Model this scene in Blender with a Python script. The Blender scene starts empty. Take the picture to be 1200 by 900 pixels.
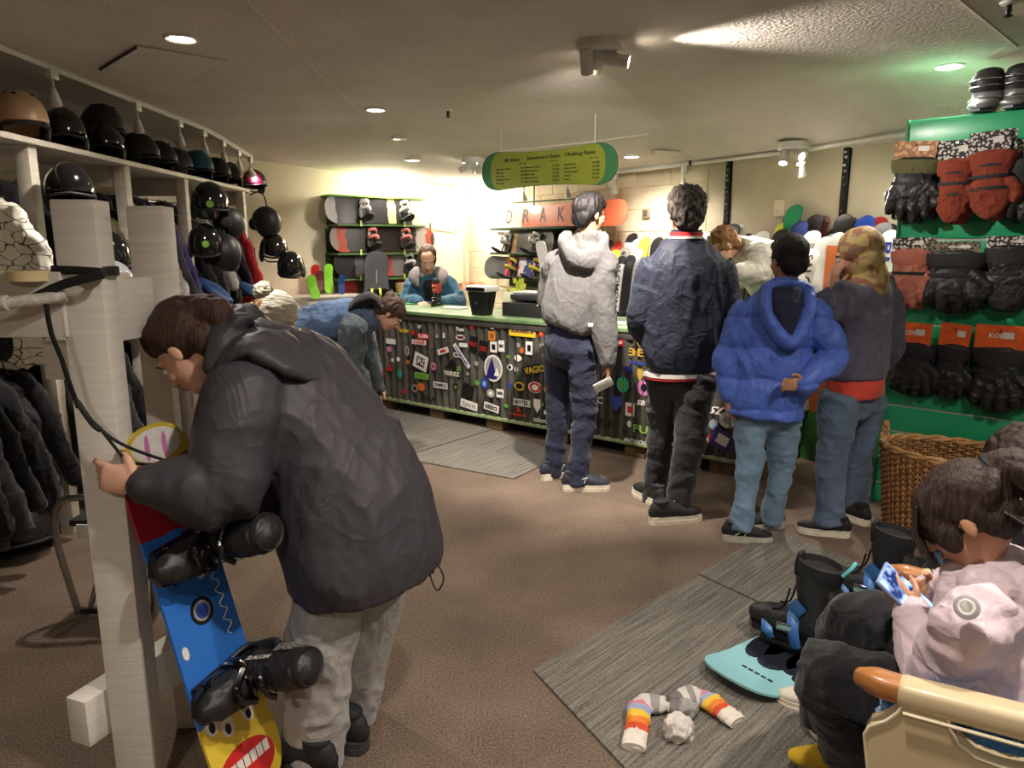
import bpy, bmesh, math, random
import numpy as np
from mathutils import Vector, Matrix

random.seed(7)
SC = bpy.context.scene
COL = SC.collection
V = Vector

# ------------------------------------------------------------------ camera, exposure, world
FPX, CAMH = 850.0, 1.50
PITCH = math.atan(165.0 / FPX)
cam_data = bpy.data.cameras.new('camera')
cam_data.sensor_width = 36.0
cam_data.lens = FPX / 1200.0 * 36.0
cam_data.clip_start = 0.02
cam = bpy.data.objects.new('camera', cam_data)
COL.objects.link(cam)
cam.location = (0, 0, CAMH)
cam.rotation_euler = (math.pi / 2 - PITCH, 0, 0)
SC.camera = cam
SC.view_settings.view_transform = 'Standard'
SC.view_settings.look = 'None'
SC.view_settings.gamma = 1.0
SC.view_settings.use_curve_mapping = False
SC.view_settings.exposure = 2.25
world = bpy.data.worlds.new('world')
SC.world = world
world.use_nodes = True
world.node_tree.nodes['Background'].inputs['Color'].default_value = (1.0, 0.93, 0.85, 1)
world.node_tree.nodes['Background'].inputs['Strength'].default_value = 0.05

DOWN_W = 30.0        # power of one ceiling downlight
SPOT_W = 45.0        # power of one track / cluster spot
LAMP_COL = (1.0, 0.905, 0.81)

# ------------------------------------------------------------------ measuring helpers
_cp, _sp = math.cos(PITCH), math.sin(PITCH)
def ray(px, py):
    a = (px - 600.0) / FPX
    v = (450.0 - py) / FPX
    return V((a, _cp + v * _sp, -_sp + v * _cp))
def at(px, py, y):                      # world point seen at that pixel, y metres in front of the camera
    r = ray(px, py); t = y / r.y
    return V((r.x * t, y, CAMH + r.z * t))
def atz(px, py, z=0.0):                 # world point at height z
    r = ray(px, py); t = (z - CAMH) / r.z
    return V((r.x * t, r.y * t, z))
def atplane(px, py, p, n):              # world point on the plane through p with normal n
    r = ray(px, py); o = V((0, 0, CAMH))
    t = (V(p) - o).dot(V(n)) / r.dot(V(n))
    return o + r * t

# ------------------------------------------------------------------ mesh helpers
def lin(c):
    c = c / 255.0
    return c / 12.92 if c <= 0.04045 else ((c + 0.055) / 1.055) ** 2.4
def rgb(c):
    return (lin(c[0]), lin(c[1]), lin(c[2]), 1.0)
def lerp(a, b, t):
    return a + (b - a) * t
def frame(origin, x, z=None, y=None):
    """matrix with local X along x and local Z near z"""
    x = V(x).normalized()
    z = V(z if z is not None else (0, 0, 1))
    yv = z.cross(x)
    if yv.length < 1e-6:
        yv = V((0, 1, 0)).cross(x)
    yv.normalize()
    z = x.cross(yv).normalized()
    m = Matrix((x, yv, z)).transposed().to_4x4()
    m.translation = V(origin)
    return m
def T(x, y, z): return Matrix.Translation((x, y, z))
def RZ(a): return Matrix.Rotation(math.radians(a), 4, 'Z')
def RX(a): return Matrix.Rotation(math.radians(a), 4, 'X')
def RY(a): return Matrix.Rotation(math.radians(a), 4, 'Y')

def catmull(pts, sub):
    pts = [np.array(p, float) for p in pts]
    if len(pts) < 3 or sub < 2:
        return pts
    out = []
    n = len(pts)
    for i in range(n - 1):
        p0 = pts[max(i - 1, 0)]; p1 = pts[i]; p2 = pts[i + 1]; p3 = pts[min(i + 2, n - 1)]
        for k in range(sub):
            t = k / sub
            out.append(0.5 * ((2 * p1) + (-p0 + p2) * t + (2 * p0 - 5 * p1 + 4 * p2 - p3) * t * t + (-p0 + 3 * p1 - 3 * p2 + p3) * t ** 3))
    out.append(pts[-1])
    return out

class MB:
    def __init__(self):
        self.v = []; self.f = []; self.mi = []; self.cur = 0
    def add(self, vs, fs):
        b = len(self.v)
        self.v.extend([tuple(p) for p in vs])
        for f in fs:
            self.f.append(tuple(i + b for i in f)); self.mi.append(self.cur)
        return self
    def box(self, c, s, M=None, bev=0.0):
        x, y, z = s[0] / 2, s[1] / 2, s[2] / 2
        if bev <= 0:
            vs = [V((sx * x, sy * y, sz * z)) for sz in (-1, 1) for sy in (-1, 1) for sx in (-1, 1)]
            fs = [(0, 2, 3, 1), (4, 5, 7, 6), (0, 1, 5, 4), (2, 6, 7, 3), (0, 4, 6, 2), (1, 3, 7, 5)]
        else:
            b = min(bev, x * .9, y * .9, z * .9)
            bm = bmesh.new()
            bmesh.ops.create_cube(bm, size=1)
            for p in bm.verts:
                p.co = V((p.co.x * 2 * x, p.co.y * 2 * y, p.co.z * 2 * z))
            bmesh.ops.bevel(bm, geom=bm.edges[:], offset=b, segments=2, affect='EDGES', profile=0.5)
            bm.verts.index_update()
            vs = [p.co.copy() for p in bm.verts]; fs = [tuple(q.index for q in f.verts) for f in bm.faces]
            bm.free()
        c = V(c)
        vs = [((M @ p) if M else p) + c if M is None else M @ (p + c) for p in vs]
        return self.add(vs, fs)
    def loft(self, pts, rad, side=(1, 0, 0), n=14, sub=1, dome=True, sq=2.0):
        """tube through pts; rad = r or (r_side, r_front) per point; sq > 2 squares the section"""
        R = [(r, r) if not isinstance(r, (tuple, list)) else tuple(r) for r in rad]
        P = catmull([tuple(p) for p in pts], sub); R = catmull(R, sub)
        P = [V(tuple(p)) for p in P]
        if len(P) == 2: R = R[:2]
        m = len(P); side = V(side)
        rings = []
        for i in range(m):
            t = (P[min(i + 1, m - 1)] - P[max(i - 1, 0)])
            if t.length < 1e-9: t = V((0, 0, 1))
            t.normalize()
            s = side - t * side.dot(t)
            if s.length < 1e-4:
                s = V((0, 1, 0)) - t * t.y
                if s.length < 1e-4: s = V((0, 0, 1)) - t * t.z
            s.normalize(); f = t.cross(s)
            rings.append((P[i], s, f, float(R[i][0]), float(R[i][1]), t))
        full = []
        if dome:
            c, s, f, a, b, t = rings[0]; h = min(a, b)
            for k in (0.93, 0.7, 0.38):
                w = math.sqrt(1 - k * k); full.append((c - t * h * k, s, f, a * w, b * w))
        full += [q[:5] for q in rings]
        if dome:
            c, s, f, a, b, t = rings[-1]; h = min(a, b)
            for k in (0.38, 0.7, 0.93):
                w = math.sqrt(1 - k * k); full.append((c + t * h * k, s, f, a * w, b * w))
        vs = []
        for c, s, f, a, b in full:
            for k in range(n):
                u = 2 * math.pi * k / n; cu, su = math.cos(u), math.sin(u)
                if sq != 2.0:
                    cu = math.copysign(abs(cu) ** (2 / sq), cu); su = math.copysign(abs(su) ** (2 / sq), su)
                vs.append(c + s * (a * cu) + f * (b * su))
        fs = []
        q = len(full)
        for i in range(q - 1):
            for k in range(n):
                k2 = (k + 1) % n
                fs.append((i * n + k, i * n + k2, (i + 1) * n + k2, (i + 1) * n + k))
        fs.append(tuple(range(n - 1, -1, -1))); fs.append(tuple((q - 1) * n + k for k in range(n)))
        return self.add(vs, fs)
    def tube(self, pts, r, n=8, sub=1):
        return self.loft(pts, [r] * len(pts), side=(0.31, 0.52, 0.8), n=n, sub=sub, dome=False)
    def ell(self, c, r, M=None, nu=18, nv=11, zmin=-1.0):
        vs = []; fs = []; c = V(c)
        th1 = math.acos(max(-1, min(1, zmin)))
        for i in range(nv + 1):
            th = th1 * i / nv
            for k in range(nu):
                u = 2 * math.pi * k / nu
                p = V((r[0] * math.sin(th) * math.cos(u), r[1] * math.sin(th) * math.sin(u), r[2] * math.cos(th)))
                vs.append((M @ (p + c)) if M else p + c)
        for i in range(nv):
            for k in range(nu):
                k2 = (k + 1) % nu
                if i == 0: fs.append((0 + k, nu + k, nu + k2))
                else: fs.append((i * nu + k, (i + 1) * nu + k, (i + 1) * nu + k2, i * nu + k2))
        fs.append(tuple(nv * nu + k for k in range(nu - 1, -1, -1)))
        return self.add(vs, fs)
    def prism(self, poly, z0, z1, M=None):
        n = len(poly)
        vs = [V((p[0], p[1], z0)) for p in poly] + [V((p[0], p[1], z1)) for p in poly]
        if M: vs = [M @ p for p in vs]
        fs = [tuple(range(n - 1, -1, -1)), tuple(range(n, 2 * n))]
        for i in range(n):
            j = (i + 1) % n
            fs.append((i, j, n + j, n + i))
        return self.add(vs, fs)
    def lathe(self, prof, M=None, n=24, sx=1.0, sy=1.0):
        vs = []; fs = []
        for r, z in prof:
            for k in range(n):
                u = 2 * math.pi * k / n
                p = V((r * math.cos(u) * sx, r * math.sin(u) * sy, z)); vs.append(M @ p if M else p)
        for i in range(len(prof) - 1):
            for k in range(n):
                k2 = (k + 1) % n
                fs.append((i * n + k, i * n + k2, (i + 1) * n + k2, (i + 1) * n + k))
        fs.append(tuple(range(n - 1, -1, -1))); fs.append(tuple((len(prof) - 1) * n + k for k in range(n)))
        return self.add(vs, fs)
    def mesh(self, name='mesh', origin=None):
        vs = self.v
        if origin is not None and tuple(origin) != (0, 0, 0):
            ox, oy, oz = origin
            vs = [(p[0] - ox, p[1] - oy, p[2] - oz) for p in vs]
        me = bpy.data.meshes.new(name)
        me.from_pydata([tuple(p) for p in vs], [], self.f)
        if any(self.mi): me.polygons.foreach_set('material_index', self.mi)
        me.update()
        return me

def shade(me, ang=38):
    me.polygons.foreach_set('use_smooth', [True] * len(me.polygons))
    me.set_sharp_from_angle(angle=math.radians(ang))
    me.update()

ORG = {}
def place(o, parent):
    COL.objects.link(o)
    if parent is not None:
        o.parent = parent
    return o
def origin_of(parent):
    return ORG.get(parent.name, None) if parent is not None else None
def build(name, mb, mat, parent=None, ang=38, origin=None, label=None, kind=None, loc=None):
    """one mesh object from world (or, under a moved root, local) coordinates"""
    if isinstance(mb, MB):
        org = origin if origin is not None else origin_of(parent)
        me = mb.mesh(name, org)
        if ang: shade(me, ang)
    else:
        me = mb
    o = bpy.data.objects.new(name, me)
    for m in (mat if isinstance(mat, (list, tuple)) else [mat]):
        if len(me.materials) < (len(mat) if isinstance(mat, (list, tuple)) else 1):
            me.materials.append(m)
    place(o, parent)
    if parent is not None and parent.name in ORG: ORG[o.name] = ORG[parent.name]
    if label: o['label'] = label
    if kind: o['kind'] = kind
    if loc is not None: o.location = loc
    return o
def tag(o, label, cat, group=None, kind=None):
    if label: o['label'] = label
    if cat: o['category'] = cat
    if group: o['group'] = group
    if kind: o['kind'] = kind
    return o
def thing(name, label, cat, loc=(0, 0, 0), group=None, M=None, kind=None):
    """Empty at the base. Without M parts are given in world coordinates; with M in local ones."""
    o = bpy.data.objects.new(name, None); COL.objects.link(o)
    o.empty_display_size = 0.05
    if M is not None:
        o.matrix_world = M
    else:
        o.location = loc; ORG[o.name] = tuple(loc)
    if kind: o['kind'] = kind
    else: tag(o, label, cat, group)
    return o
def dup(root, M, label=None, group=None, mats=None):
    """copy of a thing with its parts and sub-parts; mats = {part name: material}"""
    def cp(o, par):
        c = o.copy(); COL.objects.link(c); c.parent = par
        base = o.name.split('.')[0]
        if mats and base in mats and c.type == 'MESH':
            for s in c.material_slots:
                s.link = 'OBJECT'; s.material = mats[base]
        for ch in list(o.children): cp(ch, c)
        return c
    c = cp(root, None); c.matrix_world = M
    if label: c['label'] = label
    if group: c['group'] = group
    return c

def remesh(mb, voxel=0.01, smooth=3, origin=None, adapt=0.0):
    me = mb.mesh('tmp')
    ob = bpy.data.objects.new('tmp', me); COL.objects.link(ob)
    m = ob.modifiers.new('r', 'REMESH'); m.mode = 'VOXEL'; m.voxel_size = voxel; m.adaptivity = adapt
    if smooth:
        s = ob.modifiers.new('s', 'SMOOTH'); s.factor = 0.5; s.iterations = smooth
    dg = bpy.context.evaluated_depsgraph_get()
    out = bpy.data.meshes.new_from_object(ob.evaluated_get(dg))
    bpy.data.objects.remove(ob); bpy.data.meshes.remove(me)
    out.polygons.foreach_set('use_smooth', [True] * len(out.polygons))
    return out
def coords(me):
    a = np.empty(len(me.vertices) * 3); me.vertices.foreach_get('co', a); return a.reshape(-1, 3)
def normals(me):
    a = np.empty(len(me.vertices) * 3, dtype=np.float32); me.vertex_normals.foreach_get('vector', a); return a.reshape(-1, 3).astype(float)
def setco(me, c):
    me.vertices.foreach_set('co', np.ascontiguousarray(c).ravel()); me.update()
def vnoise(p):
    i = np.floor(p); f = p - i; u = f * f * (3 - 2 * f)
    def h(o):
        q = i + np.array(o)
        s = np.sin(q @ np.array([127.1, 311.7, 74.7])) * 43758.5453
        return s - np.floor(s)
    x, y, z = u[:, 0], u[:, 1], u[:, 2]
    c00 = h((0, 0, 0)) * (1 - x) + h((1, 0, 0)) * x
    c10 = h((0, 1, 0)) * (1 - x) + h((1, 1, 0)) * x
    c01 = h((0, 0, 1)) * (1 - x) + h((1, 0, 1)) * x
    c11 = h((0, 1, 1)) * (1 - x) + h((1, 1, 1)) * x
    return (c00 * (1 - y) + c10 * y) * (1 - z) + (c01 * (1 - y) + c11 * y) * z
def folds(me, amp=0.012, freq=(7, 7, 7), seed=0.0, fine=0.3):
    """cloth folds pressed into the surface along its normals"""
    c = coords(me); n = normals(me)
    q = c * np.array(freq) + seed * 13.7
    warp = np.stack([vnoise(q * 0.6 + 3.1), vnoise(q * 0.6 + 7.7), vnoise(q * 0.6 + 11.3)], 1) - 0.5
    q = q + warp * 1.6
    r = np.power(1 - np.abs(2 * vnoise(q) - 1), 2.2)
    r2 = np.power(1 - np.abs(2 * vnoise(q * 2.1 + 5.0) - 1), 3.0)
    r3 = np.power(1 - np.abs(2 * vnoise(q * 4.3 + 9.0) - 1), 3.0)
    d = (r - 0.35) + fine * 1.2 * (r2 - 0.25) + fine * 0.6 * (r3 - 0.25)
    setco(me, c + n * (amp * d)[:, None])
    return me
def shift(me, origin):
    if origin is not None:
        setco(me, coords(me) - np.array(origin))
    return me

# ------------------------------------------------------------------ materials
MATS = {}
def pm(name, col, rough=0.6, var=0.12, vs=8.0, bump=0.0, bs=60.0, metal=0.0, spec=0.5, stretch=(1, 1, 1), coat=0.0, col2=None, emit=None, sheen=0.0, bd=0.004, sss=0.0, alpha=1.0, trans=0.0):
    """procedural surface: two-tone noise colour, noise relief"""
    if name in MATS: return MATS[name]
    m = bpy.data.materials.new(name); m.use_nodes = True; MATS[name] = m
    nt = m.node_tree; N = nt.nodes; L = nt.links
    b = N['Principled BSDF']
    tc = N.new('ShaderNodeTexCoord'); mp = N.new('ShaderNodeMapping'); mp.inputs['Scale'].default_value = stretch
    L.new(tc.outputs['Object'], mp.inputs['Vector'])
    nz = N.new('ShaderNodeTexNoise'); nz.inputs['Scale'].default_value = vs; nz.inputs['Detail'].default_value = 4
    L.new(mp.outputs['Vector'], nz.inputs['Vector'])
    cr = N.new('ShaderNodeValToRGB')
    c = rgb(col)
    if col2 is not None: d = rgb(col2); e = c
    else:
        d = tuple(x * (1 - var) for x in c[:3]) + (1,); e = tuple(min(1, x * (1 + var)) for x in c[:3]) + (1,)
    cr.color_ramp.elements[0].color = d; cr.color_ramp.elements[1].color = e
    cr.color_ramp.elements[0].position = 0.35; cr.color_ramp.elements[1].position = 0.65
    L.new(nz.outputs['Fac'], cr.inputs['Fac']); L.new(cr.outputs['Color'], b.inputs['Base Color'])
    b.inputs['Roughness'].default_value = rough; b.inputs['Metallic'].default_value = metal
    b.inputs['Specular IOR Level'].default_value = spec
    b.inputs['Coat Weight'].default_value = coat
    if sheen: b.inputs['Sheen Weight'].default_value = sheen
    if sss:
        b.inputs['Subsurface Weight'].default_value = sss; b.inputs['Subsurface Radius'].default_value = (0.01, 0.004, 0.002)
    if trans: b.inputs['Transmission Weight'].default_value = trans
    if bump:
        n2 = N.new('ShaderNodeTexNoise'); n2.inputs['Scale'].default_value = bs; n2.inputs['Detail'].default_value = 3
        L.new(mp.outputs['Vector'], n2.inputs['Vector'])
        bp = N.new('ShaderNodeBump'); bp.inputs['Strength'].default_value = bump; bp.inputs['Distance'].default_value = bd
        L.new(n2.outputs['Fac'], bp.inputs['Height']); L.new(bp.outputs['Normal'], b.inputs['Normal'])
    if emit:
        b.inputs['Emission Color'].default_value = (emit[0], emit[1], emit[2], 1); b.inputs['Emission Strength'].default_value = emit[3]
    return m
def cloth(name, col, rough=0.85, bump=0.35, bs=220, var=0.12, vs=14, sheen=0.15, **k):
    wr = k.pop('wr', 9.0); ws = k.pop('ws', 0.28)
    if name in MATS: return MATS[name]
    m = pm(name, col, rough=rough, bump=bump, bs=bs, var=var, vs=vs, spec=0.25, sheen=sheen, **k)
    nt = m.node_tree; N = nt.nodes; L = nt.links
    bp = [n for n in N if n.type == 'BUMP'][0]
    tc = [n for n in N if n.type == 'TEX_COORD'][0]
    nz = N.new('ShaderNodeTexNoise'); nz.inputs['Scale'].default_value = wr; nz.inputs['Detail'].default_value = 2.0; nz.inputs['Distortion'].default_value = 0.9
    L.new(tc.outputs['Object'], nz.inputs['Vector'])
    a = N.new('ShaderNodeMath'); a.operation = 'MULTIPLY_ADD'; a.inputs[1].default_value = 2.0; a.inputs[2].default_value = -1.0; L.new(nz.outputs['Fac'], a.inputs[0])
    b = N.new('ShaderNodeMath'); b.operation = 'ABSOLUTE'; L.new(a.outputs[0], b.inputs[0])
    c = N.new('ShaderNodeMath'); c.operation = 'POWER'; c.inputs[1].default_value = 0.6; L.new(b.outputs[0], c.inputs[0])
    b2 = N.new('ShaderNodeBump'); b2.invert = True; b2.inputs['Strength'].default_value = ws; b2.inputs['Distance'].default_value = 0.025
    L.new(c.outputs[0], b2.inputs['Height']); L.new(b2.outputs['Normal'], bp.inputs['Normal'])
    return m
WHITE_PAINT = pm('white_paint_wood', (206, 198, 184), 0.55, 0.10, 5, 0.4, 40, stretch=(1, 1, 6), bd=0.002)
WHITE_ROUGH = pm('white_paint_timber', (212, 206, 196), 0.55, 0.06, 9, 0.25, 22, stretch=(0.6, 0.6, 9), bd=0.002)
WHITE_PLASTIC = pm('white_plastic', (215, 212, 205), 0.4, 0.04)
BLACK_PLASTIC = pm('black_plastic', (22, 22, 24), 0.35, 0.15)
BLACK_GLOSS = pm('black_gloss', (14, 14, 15), 0.12, 0.2, coat=0.4)
BLACK_MATT = pm('black_matt', (24, 24, 26), 0.7, 0.15, 30, 0.2, 150)
CHROME = pm('steel', (170, 168, 165), 0.25, 0.05, metal=1.0)
DARK_METAL = pm('dark_metal', (40, 40, 42), 0.4, 0.1, metal=0.6)
LAMP_GLOW = pm('lamp_glow', (255, 240, 210), 0.5, 0.0, emit=(1.0, 0.88, 0.70, 14.0))
ORD = ['first', 'second', 'third', 'fourth', 'fifth', 'sixth', 'seventh', 'eighth', 'ninth', 'tenth', 'eleventh', 'twelfth', 'thirteenth', 'fourteenth', 'fifteenth', 'sixteenth', 'seventeenth', 'eighteenth', 'nineteenth', 'twentieth', 'twenty-first', 'twenty-second', 'twenty-third', 'twenty-fourth', 'twenty-fifth', 'twenty-sixth', 'twenty-seventh', 'twenty-eighth', 'twenty-ninth', 'thirtieth', 'thirty-first', 'thirty-second', 'thirty-third', 'thirty-fourth', 'thirty-fifth', 'thirty-sixth', 'thirty-seventh', 'thirty-eighth', 'thirty-ninth', 'fortieth']

def text_mesh(body, size, M, mat, parent, name='lettering', bold=0.0, shear=0.0, ext=0.0006, label=None, width=None, align='CENTER'):
    """raised lettering: local X right, local Y up on the surface, local Z out of it"""
    cu = bpy.data.curves.new('txt', 'FONT'); cu.body = body; cu.size = size
    cu.align_x = align; cu.align_y = 'CENTER'; cu.extrude = ext; cu.offset = bold; cu.shear = shear
    cu.resolution_u = 2
    ob = bpy.data.objects.new('txt', cu); COL.objects.link(ob)
    dg = bpy.context.evaluated_depsgraph_get()
    me = bpy.data.meshes.new_from_object(ob.evaluated_get(dg))
    bpy.data.objects.remove(ob); bpy.data.curves.remove(cu)
    if width and len(me.vertices):
        c = coords(me); w = c[:, 0].max() - c[:, 0].min()
        if w > 1e-6: c[:, 0] *= width / w
        setco(me, c)
    me.transform(M)
    org = origin_of(parent)
    if org: me.transform(Matrix.Translation((-org[0], -org[1], -org[2])))
    me.materials.clear(); me.materials.append(mat)
    o = bpy.data.objects.new(name, me); place(o, parent)
    if parent is not None and parent.name in ORG: ORG[o.name] = ORG[parent.name]
    if label: o['label'] = label
    return o

# ================================================================== THE ROOM
WN = V((0.8, 0.6, 0)); WD = V((0.6, -0.8, 0))          # ski wall: outward offset direction, running direction
CORNER = V((-0.53, 9.10, 0)); WOFF = 5.036
def ceilz(x, y):
    off = 0.8 * x + 0.6 * y; t = 0.6 * x - 0.8 * y
    w = max(0.0, min(1.0, (-t - 2.5) / 5.1))
    o0 = lerp(4.45, 1.0, w)
    k = max(0.0, (off - o0) / (WOFF - o0))
    k = min(k, 1.0); k = lerp(k, k * k * (3 - 2 * k), 0.6 * (1 - w))
    return 2.42 - 0.28 * k
def atceil(px, py, dz=0.0):
    r = ray(px, py); t = 3.0
    for _ in range(60):
        p = V((r.x * t, r.y * t, 0)); t = lerp(t, (ceilz(p.x, p.y) - dz - CAMH) / r.z, 0.6)
    return V((r.x * t, r.y * t, CAMH + r.z * t))

M_CEIL = pm('ceiling_stipple', (210, 201, 191), 0.9, 0.05, 2.5, 0.55, 55, spec=0.2, bd=0.012)
M_WALL = pm('cream_wall_paint', (226, 216, 188), 0.75, 0.05, 2.0, 0.15, 30, spec=0.3)
M_BLOCK = pm('cream_block_paint', (224, 213, 184), 0.8, 0.06, 6.0, 0.5, 90, spec=0.3)
M_PANEL = pm('beige_panel_paint', (205, 194, 168), 0.7, 0.05, 3.0, 0.1, 40)
M_MORTAR = pm('mortar_paint', (210, 199, 170), 0.9, 0.06, 10)

def carpet_mat(name, c1, c2, stripes):
    m = bpy.data.materials.new(name); m.use_nodes = True; nt = m.node_tree; N = nt.nodes; L = nt.links; b = N['Principled BSDF']
    tc = N.new('ShaderNodeTexCoord')
    mp = N.new('ShaderNodeMapping'); L.new(tc.outputs['Object'], mp.inputs['Vector'])
    n1 = N.new('ShaderNodeTexNoise'); n1.inputs['Scale'].default_value = 130; n1.inputs['Detail'].default_value = 4; n1.inputs['Roughness'].default_value = 0.75
    n2 = N.new('ShaderNodeTexNoise'); n2.inputs['Scale'].default_value = 2.2; n2.inputs['Detail'].default_value = 3
    if stripes:
        mp2 = N.new('ShaderNodeMapping'); mp2.inputs['Scale'].default_value = (3.0, 100.0, 1.0)
        L.new(tc.outputs['Object'], mp2.inputs['Vector'])
        n2.inputs['Scale'].default_value = 1.0; L.new(mp2.outputs['Vector'], n2.inputs['Vector'])
    else:
        L.new(mp.outputs['Vector'], n2.inputs['Vector'])
    L.new(mp.outputs['Vector'], n1.inputs['Vector'])
    mx = N.new('ShaderNodeMix'); mx.data_type = 'FLOAT'; mx.inputs[0].default_value = 0.5 if stripes else 0.22
    L.new(n1.outputs['Fac'], mx.inputs[2]); L.new(n2.outputs['Fac'], mx.inputs[3])
    cr = N.new('ShaderNodeValToRGB'); cr.color_ramp.elements[0].color = rgb(c1); cr.color_ramp.elements[1].color = rgb(c2)
    cr.color_ramp.elements[0].position = 0.38; cr.color_ramp.elements[1].position = 0.62
    L.new(mx.outputs[0], cr.inputs['Fac']); L.new(cr.outputs['Color'], b.inputs['Base Color'])
    b.inputs['Roughness'].default_value = 0.95; b.inputs['Specular IOR Level'].default_value = 0.1
    bp = N.new('ShaderNodeBump'); bp.inputs['Strength'].default_value = 0.6; bp.inputs['Distance'].default_value = 0.004
    L.new(n1.outputs['Fac'], bp.inputs['Height']); L.new(bp.outputs['Normal'], b.inputs['Normal'])
    return m
M_CARPET = carpet_mat('brown_carpet', (76, 65, 56), (132, 115, 100), False)
M_MAT = carpet_mat('grey_striped_mat', (80, 77, 71), (134, 129, 120), True)

fl = MB(); fl.box((1.4, 3.2, -0.05), (10.6, 13.4, 0.1))
build('floor', fl, M_CARPET, kind='structure', ang=0)

# ceiling: a gently folded sheet that drops towards the ski wall
g = MB(); nx, ny = 56, 70
gx = [-3.9 + 10.6 * i / nx for i in range(nx + 1)]; gy = [-3.4 + 13.2 * j / ny for j in range(ny + 1)]
for hgt in (0.0, 0.08):
    g.add([(x, y, ceilz(x, y) + hgt) for y in gy for x in gx],
          [((j * (nx + 1) + i), (j + 1) * (nx + 1) + i, (j + 1) * (nx + 1) + i + 1, j * (nx + 1) + i + 1) for j in range(ny) for i in range(nx)])
build('ceiling', g, M_CEIL, kind='structure', ang=60)

def wall(name, a, b, mat, z1=2.6, th=0.12, inward=1):
    a = V((a[0], a[1], 0)); b = V((b[0], b[1], 0)); d = (b - a); L = d.length; d.normalize()
    n = V((-d.y, d.x, 0)) * inward
    m = MB(); m.box((L / 2, -th / 2 if False else 0, 0), (0.001, 0.001, 0.001)); m = MB()
    M = frame(a, d)
    m.box((L / 2, th / 2, z1 / 2 - 0.05), (L, th, z1 + 0.1), M)
    return build(name, m, mat, kind='structure', ang=0)
# each wall runs with the room on its right-hand side, so its thickness lies outside
LW0 = (-2.86 - 0.0456 * (-3.2 - 3.36), -3.2); LW1 = (-3.04, 7.215)
wall('wall_left', LW0, LW1, pm('dark_taupe_wall', (112, 104, 94), 0.8, 0.06, 3))  # whole left wall in one dark taupe tone
wall_back = wall('wall_back', LW1, (CORNER.x, CORNER.y), M_WALL)
SKIEND = CORNER + WD * 11.0
wall_right = wall('wall_right', (CORNER.x, CORNER.y), (SKIEND.x, SKIEND.y), M_MORTAR)
wall('wall_side', (SKIEND.x, SKIEND.y), (6.2, -3.2), M_WALL)
wall('wall_front', (6.2, -3.2), LW0, M_WALL)

# painted blocks on the ski wall from the corner to the first slotted strip
WM = frame(CORNER, WD, (0, 0, 1))            # local X along the wall, local -Y into the room
def wallpt(s, d, z): return CORNER + WD * s - WN * d + V((0, 0, z))
bw, bh, dp = 0.400, 0.200, 0.006
blk = MB()
c = 0.004
x, z = bw / 2 - 0.004, bh / 2 - 0.004
blk.add([(-x, 0, -z), (x, 0, -z), (x, 0, z), (-x, 0, z), (-x + c, -dp, -z + c), (x - c, -dp, -z + c), (x - c, -dp, z - c), (-x + c, -dp, z - c)],
        [(0, 1, 5, 4), (1, 2, 6, 5), (2, 3, 7, 6), (3, 0, 4, 7), (4, 5, 6, 7)])
bme = blk.mesh('block'); bme.materials.append(M_BLOCK)
hb = MB(); hb.add([(p[0] * 0.5 if True else 0, p[1], p[2]) for p in blk.v], blk.f); hme = hb.mesh('half_block'); hme.materials.append(M_BLOCK)
NB = 9
for r in range(11):
    zc = 0.1 + r * 0.2
    cells = [(0.2 + i * 0.4, bme) for i in range(NB)] if r % 2 == 0 else [(0.1, hme)] + [(0.4 + i * 0.4, bme) for i in range(NB - 1)] + [(3.5, hme)]
    for s, me in cells:
        o = bpy.data.objects.new('block', me); COL.objects.link(o); o.parent = wall_right
        o.matrix_world = WM @ T(s, 0, zc)
# flat lining boards beyond the blocks, black slotted strips between them
STR = [(atplane(853, 230, wallpt(0, .02, 0), WN) - CORNER).dot(WD), (atplane(990, 220, wallpt(0, .02, 0), WN) - CORNER).dot(WD), 6.24]
for s0, s1 in ((3.62, STR[0] - .03), (STR[0] + .03, STR[1] - .03), (STR[1] + .03, 6.2), (6.28, 10.9)):
    m = MB(); m.box(((s0 + s1) / 2, -0.009, 1.25), (s1 - s0, 0.018, 2.5), WM)
    build('panel', m, M_PANEL, wall_right, ang=0, origin=(0, 0, 0))
for i, s in enumerate(STR):
    t = thing('trim_%d' % (i + 1), None, None, kind='structure')
    m = MB(); m.box((s, -0.022, 1.2), (0.045, 0.026, 2.4), WM); build('strip', m, BLACK_MATT, t, ang=0)
    for k in range(26):
        m = MB(); m.box((s + 0.004 * (-1) ** k, -0.038, 1.0 + k * 0.045 + random.uniform(-.006, .006)), (0.022, 0.012, 0.016), WM)
        build('hook', m, CHROME, t, ang=0)
t = thing('trim_4', None, None, kind='structure')
m = MB(); m.box((2.55, -0.02, 1.2), (0.03, 0.03, 2.4), WM); build('batten', m, M_PANEL, t, ang=0)
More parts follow.
